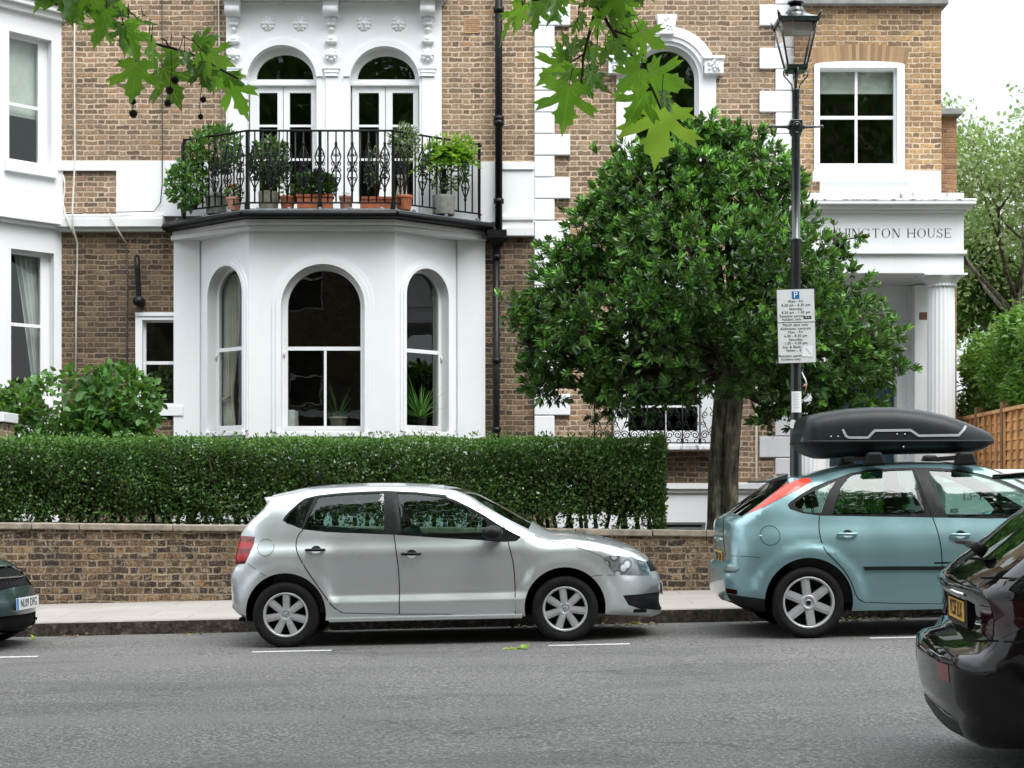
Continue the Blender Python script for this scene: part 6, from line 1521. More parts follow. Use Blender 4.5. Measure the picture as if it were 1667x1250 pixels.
    def handle(s, x, z, mat, cup='body', scale=1.0):
        for sg in (-1, 1):
            y = s.yat(x, z); mb = MB(); L_ = .085 * scale
            mb.tube([(x - L_, sg * (y + .012), z + .002), (x - L_ * .8, sg * (y + .030), z + .002), (x, sg * (y + .034), z), (x + L_ * .8, sg * (y + .030), z), (x + L_, sg * (y + .012), z)], [.012, .0135, .0135, .0135, .012], 10)
            h = mb.build('door_handle', mat, s.root)
            mb = MB(); n = 20; mb.add([(x + .005 + .044 * scale * cos(2 * pi * k / n), sg * (s.yat(x + .044 * cos(2 * pi * k / n), z + .036 * sin(2 * pi * k / n)) + .0015), z + .036 * scale * sin(2 * pi * k / n)) for k in range(n)], [tuple(range(n)) if sg < 0 else tuple(range(n - 1, -1, -1))])
            mb.build('handle_recess', s.sp['cupmat'], h)
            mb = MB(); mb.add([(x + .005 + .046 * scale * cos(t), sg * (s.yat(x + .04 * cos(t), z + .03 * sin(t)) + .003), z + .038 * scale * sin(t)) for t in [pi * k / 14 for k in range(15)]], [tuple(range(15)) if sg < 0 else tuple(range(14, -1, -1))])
            mb.build('handle_painted_shade', 'black_plastic', h)  # black upper half-disc paints in the shade of the handle hollow
def mapper(tr, X0, D): 
    def f(pts, w=None):
        out = []
        for p in pts:
            px, py = tr(p[0], p[1]); d = D if len(p) < 3 or p[2] is None else p[2]; X = PX(px, d); out.append((X - X0, PZ(py, d) - gz(X)))
        return out
    return f
trA = lambda x, y: (360 + x / 4.032, 760 + y / 4.032)
trB = lambda x, y: (720 + x / 4.032, 760 + y / 4.032)
trC = lambda x, y: (1140 + x / 2.975, 640 + y / 2.975)
trP = lambda x, y: (x, y)
M['cup_light'] = paint('silver_cup_painted_light', (.80, .83, .84), .1, .4); M['cup_blue'] = paint('blue_cup_painted_light', (.55, .72, .76), .1, .4)  # flat cups painted lighter than the body, for light a hollow would catch

SX0, SYc = -.765, 15.03; NEAR = 14.21
sA_, sB_, sP_ = (mapper(t, SX0, NEAR) for t in (trA, trB, trP)); eA, eB = mapper(trA, SX0, 14.36), mapper(trB, SX0, 14.40); gA, gB = (mapper(t, SX0, 14.38) for t in (trA, trB))
def silpts(rows, X0):  # px,py,D,c
    return [(PX(a, d) - X0, PZ(b, d) - gz(PX(a, d)), c) for a, b, d, c in rows]
ssil = silpts([(405, 1004, 14.5, .0), (388, 999, 14.5, .02), (379, 990, 14.55, .03), (377, 972, 14.55, .035), (375.5, 945, 14.55, .035), (378, 930, 14.55, .03), (387, 918, 14.55, .02), (390, 900, 14.6, .02), (394, 880, 14.65, .03), (402, 860, 14.75, .035), (420, 842, 14.85, .035), (445, 818, 14.9, .03), (446, 808, 15.0, .01), (458, 803.5, 15.0, .03), (479, 799.0, 15.03, .035), (518, 791.5, 15.03, .035), (583, 786.5, 15.03, .035), (645, 785.5, 15.03, .035), (700, 787, 15.03, .035), (745, 791, 15.03, .045), (778, 799.5, 15.0, .07), (800, 810, 15.0, .095), (835, 828, 15.0, .11), (870, 847, 15.0, .10), (900, 863.5, 15.0, .07), (925, 864, 15.0, .055), (955.6, 868, 15.0, .05), (993, 875.5, 14.95, .05), (1030, 887.7, 14.85, .045), (1052, 901, 14.75, .04), (1065, 913, 14.7, .03), (1074, 926, 14.65, .03), (1080, 938, 14.6, .03), (1082, 958, 14.6, .035), (1080, 982, 14.55, .03), (1083, 992, 14.55, .02), (1080, 1001, 14.5, .01), (1062, 1006, 14.4, .0)], SX0)
hz = .29; whR, whF = (PX(466, 14.22) - SX0), (PX(921.2, 14.22) - SX0)
dlo = gA([(424, 350), (440, 322), (470, 288), (520, 240), (562, 207), (640, 187), (750, 174), (850, 166), (960, 160), (1100, 156), (1300, 165), (1492, 183)]) + gB([(55, 200), (100, 215), (200, 262), (300, 320), (420, 398), (500, 440)]) + sB_([(537, 460), (500, 488), (420, 494), (250, 482), (0, 468)]) + sA_([(1492, 470), (1150, 447), (700, 430), (545, 412), (440, 374)])
SREG = [
 dict(name='window', poly=gA([(440, 350), (480, 297), (525, 252), (570, 217), (628, 200), (545, 400), (448, 368)]), mat='car_glass', ins=.012),
 dict(name='window', poly=gA([(652, 197), (760, 186), (900, 176), (1085, 170), (1090, 437), (900, 432), (560, 408)]), mat='car_glass', ins=.012),
 dict(name='window', poly=gA([(1172, 172), (1300, 176), (1480, 198)]) + gB([(60, 218), (150, 255), (245, 308), (300, 345), (312, 380), (300, 475), (150, 472), (0, 462)]) + gA([(1210, 446)]), mat='car_glass', ins=.012),
 dict(name='window_trim', poly=dlo, mat='black_plastic', ins=.003),
 dict(name='tail_light', poly=eA([(112, 452), (238, 457), (232, 500), (205, 570), (176, 632), (100, 640), (90, 500)]), mat='lens_red', ins=-.006),
 dict(name='headlight', poly=eB([(1058, 592), (1085, 580), (1165, 578), (1260, 598), (1345, 622), (1368, 670), (1372, 712), (1300, 712), (1140, 702), (1112, 668), (1078, 628)]), mat='lens_clear', ins=-.003),
 dict(name='upper_grille', poly=eB([(1347, 622), (1372, 670), (1376, 690), (1500, 680), (1500, 600)]), mat='black_plastic', ins=.006),
 dict(name='lower_grille', poly=eB([(1186, 838), (1300, 834), (1500, 828), (1500, 950), (1440, 948), (1300, 930), (1222, 902)]), mat='black_plastic', ins=.012),
]
zz_ = lambda py, D=14.21, x=0: PZ(py, D) - gz(x)
spec = dict(W=.83, sil=ssil, arches=[(whR, hz + .012, .362), (whF, hz + .012, .362)], sill=.235, paint='silver', ext=(-1.86, 2.16), belt=.98,
  inset=[(0, .05), (.20, .035), (.27, .012), (.45, .0), (.62, .000), (.74, .004), (.82, .014), (.86, .035), (.93, .075), (.99, .09), (1.1, .125), (1.2, .165), (1.3, .22), (1.4, .30), (1.5, .38)],
  rear=(.55, .22, 2.2), front=(.75, .36, 2.3), crease=[(-.95, 1.02, .405, .44, .055)], regions=SREG, flare=.02, cabin=(-1.35, .85),
  seats=[(-.95, [0], 1.15, .55), (.02, [-.36, .36], .5, .55)], steer=(.62, -.36, .88), cupmat='cup_light', seatmat='seat',
  strips=[dict(key='windscreen', x=(.16, .905), z=(.9, 1.6), t=(0, .93), mat='car_glass', ins=.003), dict(key='rear_window', x=(-1.79, -1.40), z=(.96, 1.36), t=(0, .9), mat='car_glass_dark'),
          dict(key='upper_grille', x=(1.9, 2.4), z=(.60, .70), t=(0, .99), mat='black_plastic'), dict(key='lower_grille', x=(1.9, 2.4), z=(.235, .36), t=(0, .99), mat='black_plastic')],
  seams=[(sA_([(545, 412), (520, 440), (502, 480), (500, 520), (512, 565), (545, 630), (600, 715), (650, 790), (705, 870), (750, 925), (800, 957)]), {}),
         (sA_([(800, 958), (1000, 963), (1175, 966), (1330, 966), (1500, 967)]) + sB_([(100, 972), (300, 974), (484, 975)]), {'w': .003}),
         (sA_([(1145, 447), (1155, 520), (1168, 620), (1175, 760), (1175, 965)]), {}), (sB_([(418, 380), (440, 470), (462, 560), (478, 640), (485, 760), (484, 975)]), {}),
         (sA_([(180, 636), (230, 670), (300, 715)]), {'w': .002}), (eB([(965, 715), (1020, 704), (1140, 704)]), {'w': .002}),
         (eB([(1060, 588), (1000, 560), (900, 525), (800, 497), (700, 478), (620, 445)]), {'w': .002}),
         ([(sA_([(300, 530)])[0][0] + .0735 * cos(2 * pi * k / 28), sA_([(300, 530)])[0][1] + .0735 * sin(2 * pi * k / 28)) for k in range(29)], {'w': .002, 'near': 1})])
sc = Car('silver_car', 'small silver five-door hatchback parked at the kerb in the middle of the photo', (SX0, SYc, gz(SX0)), (0, -SL, 0), spec)
sc.wheels([(whR, hz), (whF, hz)], .297, .205, 'hub7')
for p in sA_([(630, 546), (1258, 572)]): sc.handle(p[0], p[1], 'black_plastic')
def mirror(car, x, z, mat, sc_=1.0):
    for sg in (-1, 1):
        y = car.yat(x, z - .02) * sg; mb = MB(); X = Matrix.Translation((x - .05, y + sg * .14, z + .01)) @ Matrix.Diagonal((.095 * sc_, .115 * sc_, .065 * sc_, 1))
        n = 12; prof = [(sin(pi * i / n) ** .7 + 1e-4, -cos(pi * i / n)) for i in range(n + 1)]
        mb.lathe(prof, 20, X @ Matrix.Rotation(pi / 2, 4, 'X')); mb.tube([(x + .01, y - sg * .02, z - .06), (x - .01, y + sg * .06, z - .04), (x - .03, y + sg * .12, z)], .025, 8)
        o = mb.build('door_mirror', mat, car.root); mb = MB(); mb.add([(x - .128 * sc_, y + sg * .14 + a * .085, z + .01 + b * .042) for a, b in ((-1, -1), (1, -1), (1, 1), (-1, 1))], [(0, 1, 2, 3)]); mb.build('mirror_glass', 'chrome', o)
mp = sB_([(345, 438)])[0]; mirror(sc, mp[0] + .05, mp[1], 'black_plastic')
mb = MB(); q = sA_([(650, 128)])[0]; mb.tube([(q[0] + .02, .1, q[1] - .05), (q[0] - .13, .1, q[1] + .16)], .003, 5); mb.build('aerial', 'black_plastic', sc.root)
mb = MB(); mb.box(whR + .385, whF - .385, -.842, -.78, .218, .258); mb.box(whR + .385, whF - .385, .78, .842, .218, .258); [m_.build('sill_strip', 'silver', sc.root, .008) for m_ in mb.islands()]
def plate(car, x, y, z, rotz, txt, mat, blue=True, w_=.52, h_=.111, tilt=0):
    o = bpy.data.objects.new('number_plate', None); COL.objects.link(o); o.parent = car.root; o.location = (x, y, z); o.rotation_euler = (tilt, 0, rotz)
    mb = MB(); mb.box(-w_ / 2, w_ / 2, -.006, 0, -h_ / 2, h_ / 2); mb.build('plate', mat, o, .002)
    if blue: mb = MB(); mb.box(-w_ / 2 + .002, -w_ / 2 + .045, -.0075, -.006, -h_ / 2 + .002, h_ / 2 - .002); mb.build('blue_band', 'plate_blue', o)
    textmesh(txt, .105, 'ink', o, (.02 if blue else 0, -.0075, 0), sx=.78, ext=.001, name='characters', space=1.05)
plate(sc, 2.163, 0, .42, pi / 2, 'LB59 KVR', 'plate_white')

# ---- pale blue hatchback
BX0, BYc = 3.93, 14.90; NB = 14.0
cB, gC = mapper(trC, BX0, NB), mapper(trC, BX0, 14.2); lB = mapper(trC, BX0, 14.36); xB = mapper(trC, BX0, 14.45); cP, gP = mapper(trP, BX0, NB), mapper(trP, BX0, 14.2)
bs_ = [(1243, 995, 14.3, .0), (1200, 984, 14.6, .02), (1172, 974, 14.95, .03), (1161, 961, 15.05, .035), (1157, 942, 15.1, .035), (1157, 917, 15.1, .035), (1162, 913, 15.1, .02), (1169, 909, 15.1, .02), (1168, 890, 15.1, .03), (1168, 860, 15.1, .03), (1173, 844, 15.05, .03), (1190, 834, 15.0, .035), (1230, 806, 14.95, .035), (1266, 783, 14.88, .02), (1272, 777.5, 14.9, .01), (1290, 775.5, 14.9, .02), (1315, 772.5, 14.9, .03), (1358, 760.5, 14.9, .035), (1415, 753.5, 14.9, .035), (1476, 751, 14.9, .035), (1543, 752, 14.9, .035), (1594, 757.5, 14.9, .05), (1627, 769, 14.9, .08), (1667, 787, 14.9, .11), (1715, 812, 14.9, .12), (1765, 840, 14.9, .08), (1800, 845, 14.9, .055), (1850, 853, 14.9, .05), (1900, 872, 14.7, .05), (1935, 897, 14.6, .04), (1950, 925, 14.6, .03), (1956, 955, 14.5, .035), (1953, 985, 14.5, .03), (1940, 1000, 14.4, .01), (1920, 1003, 14.3, 0)]
bhR = PX(1317.5, 14.03) - BX0; bhF = bhR + 2.64; bz = .315
dloB = gC([(432, 541), (445, 527), (500, 490), (560, 456), (640, 425), (715, 401), (760, 385), (850, 371), (960, 363), (1062, 359), (1200, 362), (1300, 371), (1400, 392), (1500, 425), (1568, 458)]) + gP([(1690, 806), (1722, 832)]) + cP([(1735, 846), (1700, 846), (1640, 844)]) + cB([(1430, 608), (1150, 603), (900, 599), (600, 594), (520, 582), (460, 562)])
BREG = [
 dict(name='window', poly=gC([(458, 538), (510, 500), (600, 459), (685, 420), (628, 495), (588, 582), (505, 573)]), mat='car_glass', ins=.012),
 dict(name='window', poly=gC([(645, 588), (660, 540), (700, 455), (742, 408), (770, 392), (850, 380), (960, 372), (1063, 368), (1092, 592)]), mat='car_glass', ins=.012),
 dict(name='window', poly=gC([(1197, 599), (1140, 372), (1250, 376), (1350, 392), (1450, 422), (1540, 462)]) + gP([(1690, 816), (1705, 832), (1698, 841)]), mat='car_glass', ins=.012),
 dict(name='window_trim', poly=dloB, mat='black_plastic', ins=.003),
 dict(name='tail_light', poly=lB([(168, 600), (150, 560), (300, 490), (420, 440), (500, 414), (541, 409), (546, 424), (500, 452), (400, 500), (300, 552), (200, 596)]), mat='lens_orange', ins=-.006),
 dict(name='bumper_insert', poly=xB([(30, 950), (90, 962), (170, 970), (310, 985), (310, 1070), (0, 1070), (0, 950)]), mat='black_plastic', ins=-.002),
 dict(name='rub_strip', poly=cB([(796, 840), (900, 839), (1400, 838), (1400, 856), (900, 857), (806, 858)]), mat='black_plastic', ins=-.012),
 dict(name='rub_strip', poly=xB([(0, 812), (20, 815), (120, 828), (172, 840), (150, 862), (80, 866), (20, 862), (0, 860)]), mat='greengrey', ins=-.010),
 dict(name='reflector', poly=xB([(95, 938), (160, 942), (158, 966), (98, 960)]), mat='lens_dark', ins=-.004),
]
BREG.insert(0, BREG.pop())
spec = dict(W=.90, sil=silpts(bs_, BX0), arches=[(bhR, bz + .01, .385), (bhF, bz + .01, .385)], sill=.235, paint='lightblue', ext=(-2.0, 2.25), belt=1.0,
  inset=[(0, .05), (.20, .03), (.30, .012), (.42, .0), (.60, .004), (.76, .010), (.84, .028), (.90, .045), (1.0, .085), (1.12, .125), (1.25, .18), (1.35, .24), (1.45, .32), (1.55, .38)],
  rear=(.50, .20, 2.2), front=(.75, .36, 2.3), crease=[(-.9, 1.1, .36, .40, .010)], regions=BREG, flare=.032, flarew=.115, cabin=(-1.45, 1.0),
  seats=[(-.95, [0], 1.2, .6), (.05, [-.38, .38], .5, .6)], steer=(.7, -.38, .93), cupmat='cup_blue', seatmat='seat',
  strips=[dict(key='windscreen', x=(.20, 1.16), z=(.9, 1.6), t=(0, .93), mat='car_glass', ins=.003), dict(key='rear_window', x=(-1.97, -1.44), z=(1.08, 1.36), t=(0, .97), mat='car_glass_dark'), dict(key='bumper_insert', x=(-2.4, -1.7), z=(.2, .335), t=(0, 1), mat='black_plastic')],
  seams=[(cB([(601, 596), (595, 650), (597, 700), (615, 760), (660, 810), (705, 862), (735, 915), (752, 965), (768, 995), (800, 1012)]), {}), (cB([(800, 1013), (1000, 1019), (1180, 1021), (1400, 1024)]), {'w': .003}),
         (cB([(1098, 362), (1130, 500), (1152, 602), (1170, 680), (1180, 780), (1181, 1020)]), {}), (cB([(150, 600), (142, 700), (148, 790)]), {'w': .003}), (cB([(172, 792), (215, 792), (305, 797)]), {'w': .002}),
         ([(cB([(355, 690)])[0][0] + .085 * cos(2 * pi * k / 28), cB([(355, 690)])[0][1] + .085 * sin(2 * pi * k / 28)) for k in range(29)], {'w': .0025, 'near': 1})])
bc = Car('pale_blue_car', 'pale blue five-door hatchback with a roof box, parked behind the lamp post on the right', (BX0, BYc, gz(BX0)), (0, -SL, 0), spec)
bc.wheels([(bhR, bz), (bhF, bz)], .316, .232, 'alloy6')
for p in cB([(728, 683), (1275, 686)]): bc.handle(p[0], p[1], 'lightblue')
mirror(bc, gP([(1715, 838)])[0][0], .98, 'lightblue')
mb = MB(); q = cB([(345, 690)])[0]; mb.tube([(q[0] - .075, -bc.yat(*q) - .004, q[1]), (q[0] - .055, -bc.yat(*q) - .006, q[1])], .007, 8); mb.build('filler_cap_catch', 'chrome', bc.root)
mb = MB(); p0 = cP([(1268, 780)])[0]; 
for i in range(1): mb.add([(p0[0] - .03, -.58, p0[1] - .01), (p0[0] - .03, .58, p0[1] - .01), (p0[0] + .17, .56, p0[1] + .055), (p0[0] + .17, -.56, p0[1] + .055), (p0[0] - .03, -.58, p0[1] - .03), (p0[0] - .03, .58, p0[1] - .03), (p0[0] + .17, .56, p0[1] - .0), (p0[0] + .17, -.56, p0[1] - .0)], [(0, 3, 2, 1), (4, 5, 6, 7), (0, 1, 5, 4), (1, 2, 6, 5), (2, 3, 7, 6), (3, 0, 4, 7)])
mb.build('roof_spoiler', 'greengrey', bc.root, .008)
mb = MB(); mb.tube([(-1.97, -.3, .86), (-1.99, 0, .865), (-1.97, .3, .86)], .02, 8); mb.build('tailgate_handle', 'lightblue', bc.root)
plate(bc, -1.985, 0, .70, -pi / 2, 'YK07 OHN', 'plate_yellow')
# roof bars and roof box
def rp(px, py, D=14.9): X = PX(px, D); return (X - BX0, PZ(py, D) - gz(X))
for i, (p1, p2) in enumerate(((1405, 1390), (1547, 1519))):
    x, z = rp(p1, 748); o = bpy.data.objects.new('roof_bar', None); COL.objects.link(o); o.parent = bc.root
    mb = MB(); mb.box(x - .035, x + .035, -.62, .62, z - .01, z + .03); mb.build('bar', 'black_metal', o, .01)
    for sg in (-1, 1):
        mb = MB(); y0 = sg * .60
        mb.add([(x + a * .105, y0 + b * .05, z - .065 + .0) for a, b in ((-1, -1), (1, -1), (1, 1), (-1, 1))] + [(x + a * .06, y0 + b * .045, z + .055) for a, b in ((-1, -1), (1, -1), (1, 1), (-1, 1))], [(0, 3, 2, 1), (4, 5, 6, 7), (0, 1, 5, 4), (1, 2, 6, 5), (2, 3, 7, 6), (3, 0, 4, 7)])
        mb.build('bar_foot', 'black_plastic', o, .02)
rx = thing('roof_box', 'long black wedge-nosed roof box with a pale outline strip, strapped on the pale blue car', 'roof box', (BX0 + rp(1460, 742)[0], BYc - .12, gz(BX0) + rp(1460, 742)[1]), rot=(0, -SL, 0))
bx0, bz0 = rp(1460, 742)
RB = mapper(trC, BX0, 14.43)
def rloc(pts): return [(a - bx0, b - bz0) for a, b in RB(pts)]
upper = rloc([(494, 240), (508, 180), (516, 130), (530, 111), (600, 93), (720, 74), (850, 66), (960, 66), (1080, 78), (1200, 104), (1300, 138), (1385, 172), (1425, 190), (1438, 205), (1441, 235)])
lower = rloc([(1441, 238), (1425, 258), (1395, 276), (1330, 290), (1180, 291), (950, 296), (750, 308), (650, 318), (600, 316), (548, 298), (516, 272), (494, 243)])
def loftbox(mb, prof_top, zsplit_fn, hw_fn, n=90, up=True, m_=14):
    pass
xs = np.linspace(upper[0][0] + .001, upper[-1][0] - .001, 80)
ut = np.array(upper); lt = np.array(lower[::-1])
zu = np.interp(xs, ut[:, 0], ut[:, 1]); zl = np.interp(xs, lt[:, 0], lt[:, 1]); zmid = np.interp(xs, [xs[0], xs[-1]], [rloc([(494, 241)])[0][1], rloc([(1441, 237)])[0][1]])
L_ = xs[-1] - xs[0]; u = (xs - xs[0]) / L_; hw = .42 * (1 - np.clip((.07 - u) / .07, 0, 1) ** 2 * .22 - np.clip((u - .72) / .28, 0, 1) ** 2 * .30)
for nm, zt__, mat, sgn in (('lid', zu, 'box_plastic', 1), ('base', zl, 'black_plastic', -1)):
    v = []; m_ = 24
    for i, x in enumerate(xs):
        for j in range(m_ + 1):
            a = pi * j / m_; ex = .30 if sgn > 0 else .4
            cy = math.copysign(abs(cos(a)) ** ex, cos(a)); sz_ = abs(sin(a)) ** (.62 if sgn > 0 else .6)
            yy = -hw[i] * cy * (1 - .10 * sz_ if sgn > 0 else 1 - .16 * sz_); v.append((x, yy * (1.0 if sgn > 0 else .985), zmid[i] + (zt__[i] - zmid[i]) * sz_))
    f = [(i * (m_ + 1) + j, (i + 1) * (m_ + 1) + j, (i + 1) * (m_ + 1) + j + 1, i * (m_ + 1) + j + 1) for i in range(len(xs) - 1) for j in range(m_)]
    if sgn < 0: f = [q[::-1] for q in f]
    f += [tuple(range(m_, -1, -1)) if sgn > 0 else tuple(range(m_ + 1)), tuple((len(xs) - 1) * (m_ + 1) + j for j in (range(m_ + 1) if sgn > 0 else range(m_, -1, -1)))]
    mb = MB(); mb.add(v, f, True); ob = mb.build(nm, mat, rx)
    if sgn > 0: lidv = np.array(v).reshape(len(xs), m_ + 1, 3)
def lid_y(x, z):
    i = int(np.clip(np.searchsorted(xs, x), 1, len(xs) - 1)); col = lidv[i][:13]; return float(np.interp(z, col[:, 2], col[:, 1]))
mb = MB()
for ln in ([(686, 180), (700, 212), (712, 220), (806, 220), (840, 186), (1014, 184), (1050, 211), (1245, 208), (1275, 180), (1295, 155)],):
    q = rloc(ln); q2 = []
    for a, b in zip(q[:-1], q[1:]):
        for k in range(8): t = k / 8; q2.append((a[0] + (b[0] - a[0]) * t, a[1] + (b[1] - a[1]) * t))
    q2.append(q[-1]); v = []
    for i, (x, z) in enumerate(q2):
        tx_, tz__ = q2[min(i + 1, len(q2) - 1)][0] - q2[max(i - 1, 0)][0], q2[min(i + 1, len(q2) - 1)][1] - q2[max(i - 1, 0)][1]; l = math.hypot(tx_, tz__); nx, nz_ = -tz__ / l * .011, tx_ / l * .011
        for s_ in (1, -1): v.append((x + s_ * nx, lid_y(x + s_ * nx, z + s_ * nz_) - .007, z + s_ * nz_))
    mb.add(v, [(2 * i, 2 * i + 1, 2 * i + 3, 2 * i + 2) for i in range(len(q2) - 1)], True)
mb.build('trim_line', 'box_grey', rx)
mb = MB(); mb.tube([(xs[2] , -hw[2] - .004, zmid[2])] + [(xs[i], -hw[i] - .004, zmid[i]) for i in range(3, 78, 3)] + [(xs[77], -hw[77] - .004, zmid[77])], .014, 8); mb.tube([(xs[i], hw[i] + .004, zmid[i]) for i in range(2, 78, 3)], .014, 8)
q = rloc([(976, 264)])[0]; mb.lathe([(.022, 0), (.022, .012), (.001, .014)], 16, Matrix.Translation((q[0], -.395, q[1])) @ Matrix.Rotation(pi / 2, 4, 'X'))
mb.build('rim_seal', 'black_plastic', rx)
mb = MB()
for a in ((628, 215), (662, 215), (947, 204), (985, 204)): q = rloc([a])[0]; mb.ball((q[0], lid_y(*q) - .001, q[1]), .008, 6)
q = rloc([(976, 264)])[0]; mb.ball((q[0], -.412, q[1]), .012, 6)
mb.build('rivet', 'chrome', rx)

M['lens_small'] = simple('small_red_reflector', (.16, .008, .012), .15, .1)
M['exhaust_metal'] = simple('dark_exhaust_metal', (.10, .10, .10), .3, Metallic=.9)
# ---- black hatchback seen from behind at the right edge
yaw = R(-7)
bl = [(-1.86, .20, .0), (-2.03, .175, .02), (-2.10, .205, .035), (-2.135, .26, .045), (-2.14, .295, .045), (-2.125, .315, .045), (-2.155, .34, .05), (-2.172, .42, .05), (-2.178, .54, .05), (-2.17, .60, .05), (-2.12, .635, .05), (-2.05, .645, .05), (-2.005, .68, .03), (-2.005, .79, .03), (-2.055, .845, .05), (-2.06, .89, .07), (-2.0, .955, .07), (-1.90, 1.03, .06), (-1.72, 1.17, .06), (-1.55, 1.31, .05), (-1.60, 1.335, .01), (-1.58, 1.375, .01), (-1.40, 1.40, .03), (-1.1, 1.43, .04), (-.6, 1.45, .04), (-.1, 1.44, .04), (.25, 1.40, .05), (.6, 1.27, .09), (.95, 1.08, .10), (1.2, .96, .06), (1.6, .90, .05), (1.95, .80, .05), (2.1, .68, .04), (2.17, .5, .04), (2.15, .3, .03), (2.05, .2, .0)]
KREG = [
 dict(name='window', poly=[(-1.30, 1.02), (-1.05, 1.24), (-.98, 1.28), (-.90, 1.0)], mat='car_glass_dark', ins=.012),
 dict(name='window', poly=[(-.85, 1.0), (-.93, 1.29), (-.5, 1.34), (-.12, 1.34), (-.06, .98)], mat='car_glass_dark', ins=.012),
 dict(name='window', poly=[(.0, .98), (-.05, 1.34), (.2, 1.32), (.45, 1.23), (.8, 1.02), (.8, .97)], mat='car_glass_dark', ins=.012),
 dict(name='window_trim', poly=[(-1.40, .99), (-1.1, 1.26), (-.95, 1.33), (-.5, 1.37), (0, 1.375), (.25, 1.34), (.5, 1.24), (.92, .99), (.85, .95), (0, .955), (-.9, .975)], mat='black_plastic', ins=.003),
 dict(name='tail_light', poly=[(-2.20, .66), (-1.95, .68), (-1.84, .74), (-1.70, .80), (-1.74, .835), (-1.9, .835), (-2.20, .84)], mat='lens_dark', ins=-.004),
 dict(name='headlight', poly=[(1.70, .62), (1.62, .72), (1.8, .78), (2.2, .72), (2.2, .6)], mat='lens_clear', ins=-.003),
]
spec = dict(W=.90, sil=bl, arches=[(-1.33, .33, .37), (1.32, .33, .37)], sill=.22, paint='black_paint', ext=(-2.14, 2.16), belt=.96,
  inset=[(0, .05), (.2, .04), (.3, .01), (.45, 0), (.62, .0), (.74, .012), (.84, .03), (.95, .07), (1.05, .11), (1.2, .18), (1.35, .27), (1.5, .36)],
  rear=(.50, .22, 2.5), front=(.75, .36, 2.3), regions=KREG, flare=.02, cabin=(-1.5, .9), rlow=.06, rtop=.06, belly=.02,
  seats=[(-.95, [0], 1.2, .6), (.05, [-.38, .38], .5, .6)], steer=(.7, -.38, .93), cupmat='black_paint',
  strips=[dict(key='rear_window', x=(-1.96, -1.50), z=(.95, 1.29), t=(0, .86), mat='car_glass_dark', ins=.003), dict(key='windscreen', x=(.3, 1.12), z=(.95, 1.5), t=(0, .93), mat='car_glass_dark', ins=.003),
          dict(key='tail_light', x=(-2.3, -1.9), z=(.69, .83), t=(.74, 1), mat='lens_dark', ins=-.003), dict(key='reflector', x=(-2.3, -1.9), z=(.47, .53), t=(.60, .88), mat='lens_small', ins=-.002), dict(key='diffuser', x=(-2.3, -1.9), z=(.15, .30), t=(0, .9), mat='black_plastic', ins=.0)],
  seams=[([(-1.0, .95), (-1.02, .8), (-.95, .6), (-.85, .4), (-.8, .24)], {}), ([(-.03, .95), (0, .6), (0, .24)], {}), ([(.95, .95), (1.0, .6), (.98, .3)], {}), ([(-2.1, .66), (-1.9, .665), (-1.72, .67)], {}), ([(-2.02, .93), (-1.8, .925), (-1.5, .90)], {})])
kc = Car('black_car', 'glossy black hatchback cut off by the right edge, with a rear wiper and yellow plate', (4.13, 7.34, gz(4.13)), (0, -SL, yaw), spec)
kc.wheels([(-1.33, .325), (1.32, .325)], .325, .235, 'alloy6')
kc.handle(-.75, .82, 'black_paint'); kc.handle(.2, .81, 'black_paint'); mirror(kc, .85, .98, 'black_paint')
plate(kc, -2.014, .0, .745, -pi / 2, 'YC5F LLX', 'plate_yellow', blue=False, w_=.46, h_=.095)
mb = MB()
panel(mb, Fr((-2.008, 0, 0), (0, -1, 0), (1, 0, 0)), rect(-.30, .30, .675, .815), [rect(-.25, .25, .692, .80)], -.008, .02); mb.build('plate_surround', 'black_plastic', kc.root, .008)
mb = MB(); mb.tube([(-2.035, -.36, .835), (-2.062, 0, .838), (-2.035, .36, .835)], .009, 8); mb.build('boot_trim', 'chrome', kc.root)
mb = MB(); mb.tube([(-1.93, -.30, 1.02), (-1.965, -.30, 1.045), (-1.965, -.2, 1.052), (-1.965, .02, 1.05)], [.03, .028, .02, .010], 8); mb.tube([(-1.965, -.22, 1.06), (-1.965, .30, 1.055)], .012, 6); mb.build('rear_wiper', 'black_plastic', kc.root)
mb = MB(); mb.box(-1.74, -1.36, -.60, .60, 1.355, 1.385); mb.build('roof_spoiler', 'black_paint', kc.root, .014)
for sg in (-1, 1):
    mb = MB(); mb.lathe([(.042, 0), (.052, .0), (.054, .01), (.05, .14), (.001, .14)], 22, Matrix.Translation((-2.00, sg * .54, .262)) @ Matrix.Rotation(pi / 2, 4, 'Y') @ Matrix.Diagonal((1, 1.4, 1, 1))); mb.build('exhaust', 'exhaust_metal', kc.root)

